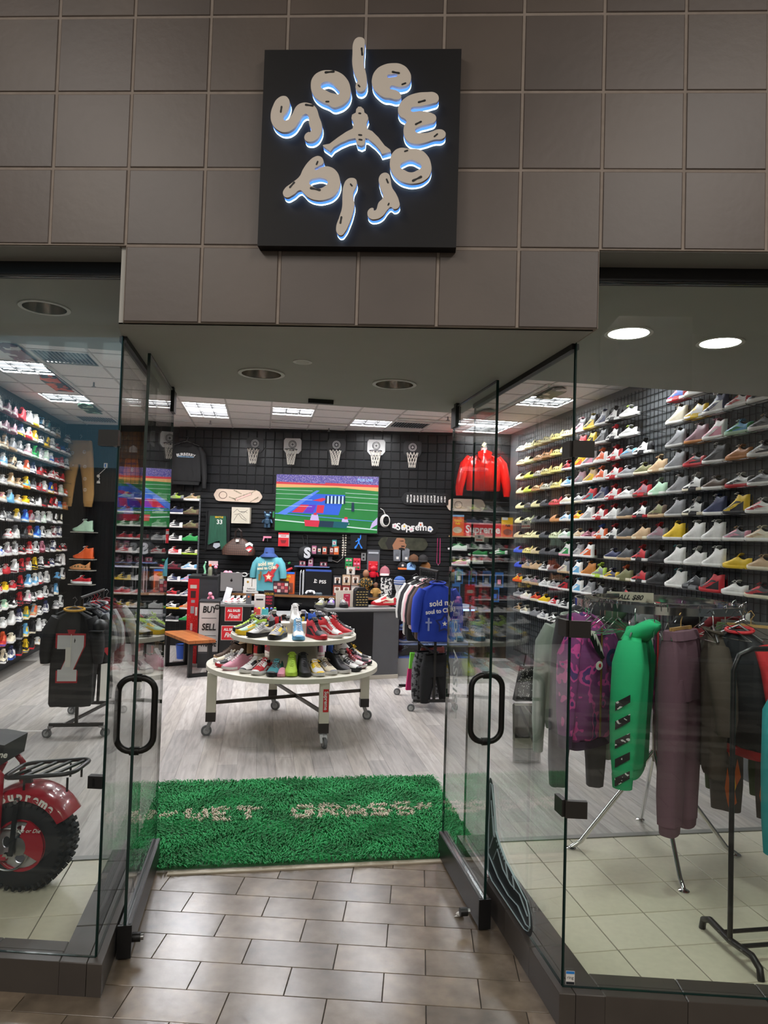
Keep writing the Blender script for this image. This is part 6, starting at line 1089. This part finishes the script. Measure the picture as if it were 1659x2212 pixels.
print_flat('teeth_print', [([(-.17, .01), (-.10, -.02), (-.05, -.09), (-.01, -.17), (-.04, -.175), (-.10, -.12), (-.16, -.04)], 0), ([(-.165, .0), (-.14, -.035), (-.135, -.015), (-.11, -.06), (-.105, -.035), (-.08, -.095), (-.075, -.06), (-.05, -.13), (-.045, -.10), (-.02, -.16), (-.06, -.085), (-.11, -.01)], 1)], [BLACK, CARD], o, None, (.03, -.085, -.02)); print_flat('eye_print', [(ell(.034, .026, 14, -.06, -.21), 0), (ell(.012, .012, 10, -.055, -.21), 1)], [CARD, REDP], o, None, (.03, -.084, -.02)); text('C', .13, NAVY, o, (.085, -.086, -.20), bold=.008)
SLP = voro('17181a', 'd9dcd9', 40, .6, .7); p_, q = on_ring(-134, 0); o = top_garment('hoodie', 'bright green hoodie with black sleeve prints, hanging edge-on', 'hoodie', p_, q+PI/2*0+.10, GRN2, .20, .74, .70, .075, True, group=grk, cuff=FAB('20a86c'), spread=.03, slv_w=.085)
for i in range(5): z = -.36-.10*i; MB().prism([(-.045, z), (.03, z+.05), (.03, z+.01), (-.045, z-.045)], .298-.006*i, .302-.006*i, ax='x').build('sleeve_print', SLP, o)
p_, q = on_ring(-106, 0); trousers('sweatpants', 'mauve brown sweatpants with gathered waist facing the window', 'trousers', p_, q+PI-.72, FAB('70505e'), .165, 1.02, .075, cuff=FAB('684a57'), group=grk, gap=.012, taper=.78, split=.34, hm=mat('b9935a', .5))
p_, q = on_ring(-205, .0); o = top_garment('sweatshirt', 'pale grey-green sweatshirt at the door side of the round rack', 'sweatshirt', p_, q+PI, FAB('b3bcb2'), .19, .66, .74, .06, group=grk, cuff=FAB('aab3a9'), spread=.02)
p_, q = on_ring(-185, .0); trousers('sweatpants', 'charcoal sweatpants behind the camouflage hoodie', 'trousers', p_, q+PI, FAB('575257'), .16, 1.0, .06, cuff=None, group=grk, split=.3)
p_, q = on_ring(-86, .02); o = top_garment('t_shirt', 'brown-black long tee beside the mauve sweatpants', 'shirt', p_, q+PI-.5, FAB('453b32'), .20, .74, .42, .06, group=grk); text('A', .16, REDP, o, (.04, -.07, -.50), bold=.004)
p_, q = on_ring(-62, .02); o = top_garment('track_jacket', 'black track jacket with red shoulders and red side stripe', 'jacket', p_, q-.3, FAB('1d1f24'), .20, .62, .56, .07, group=grk, sm=FAB('c4242a'), collar=REDP, cuff=FAB('c4242a'))
p_, q = on_ring(-40, .03); o = trousers('jeans', 'faded black jeans with orange flame prints down the leg', 'trousers', p_, q-.1, FAB('514a48'), .17, 1.06, .06, group=grk, taper=.95, split=.3, hm=mat('b9935a', .5))
FL = [(0, 0), (.03, .05), (.02, .12), (.045, .2), (.03, .30), (.02, .22), (.0, .16), (-.01, .24), (-.02, .12), (-.01, .05)]
for s in (-1, 1):
    for z in (-.45, -.75, -1.04): print_flat('flame_print', [([(s*.09+a*1.3, z+c) for a, c in FL], 0), ([(s*.09+.008+a*.6, z+.02+c*.6) for a, c in FL], 1)], [mat('d9661e', .6), mat('f0b52a', .6)], o, None, (0, -.066, 0))
p_, q = on_ring(-18, .02); o = trousers('trousers', 'olive green trousers with white flower prints at the far side', 'trousers', p_, q-.3, FAB('4c5e3a'), .17, 1.0, .06, group=grk, taper=.95, split=.3)
for i in range(7): MB().lathe([(.03, 0), (.028, .003)], n=9).build('flower_print', CARD, o, loc=(.10*(-1)**i+.02, -.068, -.25-.11*i)).rotation_euler = (PI/2, 0, 0)
for i, (ph, c, lb) in enumerate(((10, '7a1f26', 'dark red hoodie at the back of the round rack'), (40, '2a2a2d', 'black hoodie at the back of the round rack'), (70, '8d8d90', 'grey hoodie at the back of the round rack'), (100, '2f4a33', 'dark green hoodie at the back of the round rack'), (128, '1f1f24', 'black zip hoodie at the door side of the round rack'))): p_, q = on_ring(ph); top_garment('hoodie', lb, 'hoodie', p_, q+PI, FAB(c), .19, .60, .5, .06, True, group=grk)
for i in range(14):
    a = [-176, -172, -160, -156, -150, -146, -122, -118, -114, -94, -74, -52, -30, -8][i]; p_, q = on_ring(a)
    h = thing('wire_hanger', 'empty wire hanger on the round chrome rack', 'hanger', p_, q, 'empty hangers on the round rack'); MB().tube([(-.02, 0, .10), (-.012, 0, .14), (.006, 0, .15), (.012, 0, .13), (0, 0, .10), (0, 0, .05)], .0032, 5).build('hook', CHROME, h, 60); MB().tube([(-.17, 0, -.03), (0, 0, .05), (.17, 0, -.03)], .003, 5, closed=True).build('shoulder_wire', CHROME, h)
# black pipe rack by the window corner
o = thing('pipe_rack', 'black pipe garment rack with arched feet beside the window corner', 'clothes rack', S(1.87, .33, 0), TH); m = mat('18181a', .35)
MB().tube([(0, 0, .06), (0, 0, 1.30), (.03, 0, 1.37), (.10, 0, 1.40), (.75, 0, 1.40), (.82, 0, 1.37), (.85, 0, 1.30), (.85, 0, .06)], .0125, 10).build('frame', m, o, 50)
for x in (0, .85): MB().tube([(x, .21, .004), (x, .20, .05), (x, .15, .075), (x, 0, .06), (x, -.15, .075), (x, -.20, .05), (x, -.21, .004)], .016, 8).build('foot', m, o, 50)
for y in (.06, -.06): MB().cyl((0, y, .065), (.85, y, .065), .010, n=8).build('cross_bar', m, o)
for y in (-.10, -.02, .06): MB().lathe([(.008, .0), (.007, .004)], n=8).build('bolt', STEEL, o, loc=(-.012, y, .072))
o = top_garment('sweatshirt', 'turquoise sweatshirt hanging on the black pipe rack', 'sweatshirt', S(2.30, .33, 1.27), TH, FAB('2f9fa3'), .20, .72, .76, .07, spread=.03)
# small chrome mirror and sequin bag
o = thing('floor_mirror', 'low chrome-framed shoe mirror standing on the wood floor', 'mirror', S(1.95, 3.1, 0), TH-.1); 
for s in (-1, 1): MB().bar((s*.11, 0, .0), (s*.11, .05, .48), .018, .018).build('side_rail', CHROME, o)
MB().bar((-.11, 0, .01), (.11, 0, .01), .018, .018).build('bottom_rail', CHROME, o); MB().bar((-.11, .05, .48), (.11, .05, .48), .018, .018).build('top_rail', CHROME, o); MB().box((0, .025, .245), (.20, .006, .46), rot=Matrix.Rotation(-.104, 3, 'X')).build('mirror_glass', mat('c8c8c8', .03, 1.), o); MB().bar((0, .05, .45), (0, .22, .0), .012, .012).build('prop', CHROME, o)
o = thing('sequin_tote', 'black tote bag with white sequin dots above the chrome mirror', 'bag', S(2.0, 3.22, .50), TH); MB().prism([(-.13, 0), (.12, 0), (.09, .30), (-.07, .30)], -.04, .04).build('body', mat('121214', .5), o); MB().tube([(-.05, 0, .29), (-.03, 0, .40), (.03, 0, .40), (.06, 0, .29)], .008, 6).build('handle', BLACK, o)
b = MB(); rr = random.Random(8); [b.box((rr.uniform(-.11, .10), -.042, rr.uniform(.02, .28)), (.006, .003, .006)) for _ in range(90)]; tag(b.build('sequins', WHITE, o), kind='stuff')
# ================================================================== rug
rug = thing('rug', 'shaggy green rug with cream lettering wet grass in the doorway', 'rug', S(.02, 2.10, .004), TH-.01)
RGW, RGH = 2.02, 1.36; MB().box((0, 0, .008), (RGW, RGH, .016)).build('backing', mat('3b6a45', .9), rug)
FONT5 = {'"': ['00000', '01010', '10100', '00000', '00000'], 'W': ['10001', '10001', '10101', '10101', '01010'], 'E': ['11110', '10000', '11100', '10000', '11110'], 'T': ['11111', '00100', '00100', '00100', '00100'], 'G': ['01111', '10000', '10011', '10001', '01111'], 'R': ['11110', '10001', '11110', '10010', '10001'], 'A': ['00100', '01010', '10001', '11111', '10001'], 'S': ['01111', '10000', '01110', '00001', '11110'], ' ': ['00000']*5}
MSG = '"WET GRASS"'; CW, CHH = .172, .21; X0 = -len(MSG)*CW/2+.0
def is_letter(x, y):
    i = int((x-X0)//CW); 
    if not 0 <= i < len(MSG): return False
    fx = ((x-X0)-i*CW)/CW*1.25; fy = .5-(y-.02)/CHH
    if not (0 <= fx < 1 and 0 <= fy < 1): return False
    return FONT5[MSG[i]][int(fy*5)][int(fx*5)] == '1'
vs, fs, ms = [], [], []; rr = random.Random(11); NT = 26000
for _ in range(NT):
    x, y = rr.uniform(-RGW/2-.01, RGW/2+.01), rr.uniform(-RGH/2-.01, RGH/2+.01); cl = math.sin(x*13+2*math.sin(y*9))+math.sin(y*17+2.2*math.sin(x*7+1)); a = -1.6+1.3*math.sin(x*5.3+y*3.1)+.8*math.sin(y*11-x*4)+rr.gauss(0, .55); l = rr.uniform(.030, .054); w = rr.uniform(.003, .005)
    ca, sa = math.cos(a), math.sin(a); ln = rr.uniform(.45, 1.0); lt = is_letter(x, y); hz = .012+l*.62*rr.uniform(.6, 1)+.006*lt; px, py = -sa*w, ca*w; o_ = len(vs)
    vs += [(x-px, y-py, .012), (x+px, y+py, .012), (x+ca*l*.4*ln+px, y+sa*l*.4*ln+py, hz), (x+ca*l*.4*ln-px, y+sa*l*.4*ln-py, hz), (x+ca*l*ln, y+sa*l*ln, hz*.82)]
    fs += [(o_, o_+1, o_+2, o_+3), (o_+3, o_+2, o_+4)]; k = 3 if lt else (rr.choice((0, 2, 2)) if cl > .55 else rr.choice((1, 1, 0)) if cl < -.6 else rr.choice((0, 0, 1, 2))); ms += [k, k]
me = bpy.data.meshes.new('pile'); me.from_pydata(vs, [], fs); me.update(); [me.materials.append(mat(h, .8)) for h in ('1f8f4b', '177a3c', '2fa65c', 'd9cdb8')]; me.polygons.foreach_set('material_index', ms)
tag(link('pile', me, rug), kind='stuff')
# ================================================================== minibike in the left window
bk_ = thing('minibike', 'red fat-tyred minibike with black rear carrier in the window', 'minibike', (-1.735, .98, 0), .05); RED = mat('a3182a', .25, coat=.5); TY = mat('1e1e20', .8)
prof = [(.13, -.085), (.20, -.095), (.228, -.07), (.235, 0), (.228, .07), (.20, .095), (.13, .085)]
b = MB(); b.loft([[(r*math.cos(q), y, .240+r*math.sin(q)) for r, y in prof] for q in [2*PI*i/48 for i in range(48)]], closed=True); ty = b.build('tyre', TY, bk_, 50)
b = MB()
for i in range(40):
    for s, y in ((0, -.045), (.5, .045), (.25, 0)): q = 2*PI*(i+s)/40; b.box((.236*math.cos(q), y, .240+.236*math.sin(q)), (.020, .034, .014), rot=Matrix.Rotation(-q, 3, 'Y'))
    for y in (-.09, .09): q = 2*PI*(i+.5)/40; b.box((.215*math.cos(q), y, .240+.215*math.sin(q)), (.022, .02, .012), rot=Matrix.Rotation(-q, 3, 'Y'))
tag(b.build('tread_knobs', TY, ty), kind='stuff')
MB().tube([(.128*math.cos(q), -.075, .24+.128*math.sin(q)) for q in [2*PI*i/32 for i in range(32)]], .012, 8, closed=True).build('rim', RED, bk_, 60)
flatcurve('rim_plate', [[(.125*math.cos(a), .125*math.sin(a)) for a in [2*PI*i/32 for i in range(32)]], ell(.03, .022, 12, 0, -.072), ell(.022, .03, 12, .075, -.01), ell(.03, .022, 12, 0, .075), ell(.022, .03, 12, -.075, .01)], mat('c9c9cc', .3, .6), bk_, .004, (0, -.068, .24), smooth=False)
MB().lathe([(.05, 0), (.045, .03), (.02, .035)], n=18).build('hub', STEEL, bk_, 40, loc=(0, -.07, .24)).rotation_euler = (PI/2, 0, 0)
flatcurve('brake_cover', [[(.15*math.cos(a), .15*math.sin(a)) for a in [-.5+.2*i for i in range(9)]]+[(.06*math.cos(a), .06*math.sin(a)) for a in [1.1-.2*i for i in range(9)]]], RED, bk_, .006, (-.02, -.10, .24), smooth=False); text('Ride or Die', .028, WHITE, bk_, (.045, -.109, .325), shear=.4)
MB().tube([(.105*math.cos(q)-.06, -.088, .22+.105*math.sin(q)) for q in [2*PI*i/30 for i in range(30)]], .006, 6, closed=True).build('sprocket', STEEL, bk_, 50); MB().lathe([(.016, 0), (.014, .018)], n=6).build('axle_nut', CHROME, bk_, loc=(-.055, -.105, .20)).rotation_euler = (PI/2, 0, 0)
FR = [(-.11, -.11, .20), (-.10, -.115, .40), (-.10, -.11, .60), (-.16, -.11, .665), (-.34, -.11, .68)]
MB().tube(FR, .016, 10).build('frame_tube', RED, bk_, 50); MB().tube([(x, -y, z) for x, y, z in FR], .016, 10).build('frame_tube', RED, bk_, 50); MB().tube([(-.05, -.11, .19), (-.28, -.11, .17), (-.6, -.11, .17)], .016, 10).build('frame_tube', RED, bk_, 50); MB().tube([(-.11, -.11, .30), (-.6, -.11, .32)], .014, 10).build('frame_tube', RED, bk_, 50)
MB().box((-.17, -.128, .345), (.09, .004, .05)).build('data_plate', mat('d9d6d0', .4), bk_); MB().box((-.17, -.1305, .362), (.08, .002, .012)).build('plate_band', REDP, bk_)
FP = [(-.104, .222), (-.104, .262), (-.085, .274), (-.05, .280), (0, .282), (.05, .280), (.085, .274), (.104, .262), (.104, .222), (.098, .222), (.098, .258), (.08, .267), (0, .275), (-.08, .267), (-.098, .258), (-.098, .222)]
fd = MB(); fd.loft([[(r*math.cos(q), y, .25+r*math.sin(q)) for y, r in FP] for q in [.52+i*.14 for i in range(16)]]); fd.build('rear_fender', RED, bk_, 50)
[text(ch, .058, WHITE, bk_, (.244*math.cos(q), -.1048, .25+.244*math.sin(q)), rot=(PI/2, PI/2-q, 0), bold=.003, ext=.0006) for ch, q in zip('Supreme', [1.95-.18*i for i in range(7)])]
MB().bar((-.01, -.115, .49), (-.03, -.115, .20), .022, .012).build('fender_strut', BLACK, bk_); MB().lathe([(.012, 0), (.01, .012)], n=8).build('strut_bolt', CHROME, bk_, loc=(-.01, -.122, .475)).rotation_euler = (PI/2, 0, 0)
m = mat('19191b', .35); zc = .60
MB().tube([(x, y, zc+(x-.02)*.10) for x, y in rrect(.36, .25, .06, 4, .09, 0)], .0115, 8, closed=True).build('carrier_loop', m, bk_, 50)
for i in range(4): x = -.02+.075*i; MB().bar((x-.03, -.12, zc+(x-.02)*.10), (x+.03, .12, zc+(x-.02)*.10), .018, .010).build('carrier_slat', m, bk_)
for x, y in ((.24, -.11), (.16, .11), (.02, -.11), (.22, .11)): MB().cyl((x, y, zc), (x, y, zc-.07), .006, n=8).build('carrier_peg', m, bk_)
MB().bar((.0, .0, .50), (-.02, 0, .60), .03, .02).build('carrier_post', m, bk_); MB().box((.20, -.124, zc+.018), (.035, .006, .012)).build('yellow_tag', YEL, bk_)
st = MB(); st.loft([[(-.62, -.11, z0), (-.62, .11, z0), (-.62, .12, z1), (-.62, -.12, z1)] for z0, z1 in ((.66, .76),)]+[[(-.20, -.12, .655), (-.20, .12, .655), (-.20, .125, .77), (-.20, -.125, .77)], [(-.10, -.12, .655), (-.10, .12, .655), (-.085, .12, .755), (-.085, -.12, .755)]]); st.build('seat', mat('2a2a2c', .55), bk_, 30); text('Supreme', .045, CARD, bk_, (-.145, -.131, .71), shear=.3, bold=.001)
MB().tube([(-.14, -.05, .60), (-.11, -.06, .655)], .016, 8).build('seat_bracket', RED, bk_)
# front half, outside the picture but part of the same machine
b = MB(); b.loft([[(-1.05+r*math.cos(q), y, .240+r*math.sin(q)) for r, y in prof] for q in [2*PI*i/40 for i in range(40)]], closed=True); b.build('tyre', TY, bk_, 50); MB().tube([(-1.05, -.12, .24), (-.92, -.10, .72), (-.85, -.08, .95)], .018, 8).build('fork', RED, bk_); MB().tube([(-1.05, .12, .24), (-.92, .10, .72), (-.85, .08, .95)], .018, 8).build('fork', RED, bk_); MB().tube([(-.78, -.35, .98), (-.85, -.1, .95), (-.85, .1, .95), (-.78, .35, .98)], .013, 8).build('handlebar', BLACK, bk_); MB().tube([(-.34, -.11, .68), (-.6, -.07, .66), (-.88, -.03, .80)], .016, 8).build('frame_tube', RED, bk_); MB().tube([(-.34, .11, .68), (-.6, .07, .66), (-.88, .03, .80)], .016, 8).build('frame_tube', RED, bk_); MB().box((-.45, 0, .35), (.26, .2, .22)).build('engine', mat('3a3a3c', .5), bk_)
# ================================================================== stickers on the glass
o = thing('window_sticker', 'small white and blue alarm sticker low on the window corner', 'sticker', (.906, YG-.0062, .143)); MB().box((0, 0, .026), (.034, .0008, .052)).build('paper', WHITE, o); MB().box((0, -.0008, .046), (.032, .0006, .010)).build('top_band', mat('2f86d8', .4), o); MB().box((0, -.0008, .006), (.032, .0006, .010)).build('bottom_band', mat('22262c', .4), o); text('ring', .017, mat('5a5d62', .5), o, (0, -.001, .027), ext=.0003)
o = thing('window_decal', 'large black sneaker decal with pale outlines low on the side glass', 'decal', S(UR-.0064, .35, .13), TH-PI/2); o.scale = (1, 1, 1)
# local x runs toward the mall (out of the shop), z up
def dz(pts): return pts
OUT = [(-.57, .50), (-.54, .50), (-.50, .40), (-.46, .28), (-.40, .24), (-.30, .20), (-.15, .17), (.0, .14), (.04, .10), (.05, .05), (.03, .015), (-.02, .0), (-.25, .0), (-.5, .0), (-.57, .02), (-.58, .25)]
flatcurve('decal_base', [OUT], mat('20262a', .4), o, .0004)
PALE = mat('b9cfd2', .5)
def off(pts, k=.93): cx = sum(a for a, _ in pts)/len(pts); cz = sum(b_ for _, b_ in pts)/len(pts); return [(cx+(a-cx)*k, cz+(b_-cz)*k) for a, b_ in pts]
for pts in (off(OUT, .94), [(-.48, .12), (-.42, .20), (-.33, .14), (-.22, .12), (-.10, .13), (.0, .085)], [(-.56, .12), (-.40, .07), (-.25, .055), (-.12, .07), (-.02, .04), (.03, .05)], [(-.53, .40), (-.48, .24), (-.54, .15)], [(-.55, .30), (-.50, .33), (-.46, .24)], [(-.30, .19), (-.26, .13)], [(-.20, .17), (-.17, .12)]):
    MB().tube([(a, -.0012, c) for a, c in pts], .0055, 4, closed=(len(pts) > 10), flat=.12).build('decal_line', PALE, o)
for i in range(6): MB().box((-.44+.022*i, -.0012, .23-.008*i), (.010, .0012, .010)).build('decal_square', PALE, o)
for i, (u, v, z, rz_, lb) in enumerate(((.7965, .86, 1.865, TH-PI/2, 'small cream smile you are on camera notice on the open glass door'), (.8940, .49, 1.936, TH-PI/2, 'small cream smile you are on camera notice on the fixed side glass'))):
    o = thing('camera_notice', lb, 'sticker', S(u-.012*(i == 0)-.0006, v, z), rz_); MB().box((0, 0, .017), (.16 if i == 0 else .11, .0008, .036)).build('paper', mat('d9d6c8', .5), o); text('SMILE', .017, mat('2f5a5a', .5), o, (0, -.001, .024), ext=.0003); text('YOU\'RE ON CAMERA', .0115, mat('c4504a', .5), o, (0, -.001, .008), ext=.0003)
o = thing('door_lettering', 'white outlined vertical lettering stuck on the open glass door', 'decal', S(.790-.0072, 1.25, .90), TH-PI/2); text('on ASSIST', .13, mat('c9cccc', .5), o, (0, -.001, .24), rot=(PI/2, PI/2, 0), ext=.0003)
o = thing('litter', 'small crumpled white paper scrap on the stone tiles by the door', 'litter', (.52, .92, .001)); MB().ball((0, 0, .012), .014, 6, 0, (1.5, .9, .8)).build('scrap', WHITE, o); MB().prism([(-.03, -.01), (.02, .0), (.0, .02)], .001, .004, ax='z').build('torn_edge', WHITE, o)
o = thing('floor_tape', 'short strip of white tape on the wood floor behind the minibike', 'tape', S(-2.55, 4.33, .0045), TH); MB().box((0, 0, 0), (.72, .025, .001)).build('strip', WHITE, o); MB().prism([(.36, -.0125), (.375, -.004), (.36, .0125)], -.0005, .0005, ax='z').build('torn_end', WHITE, o)
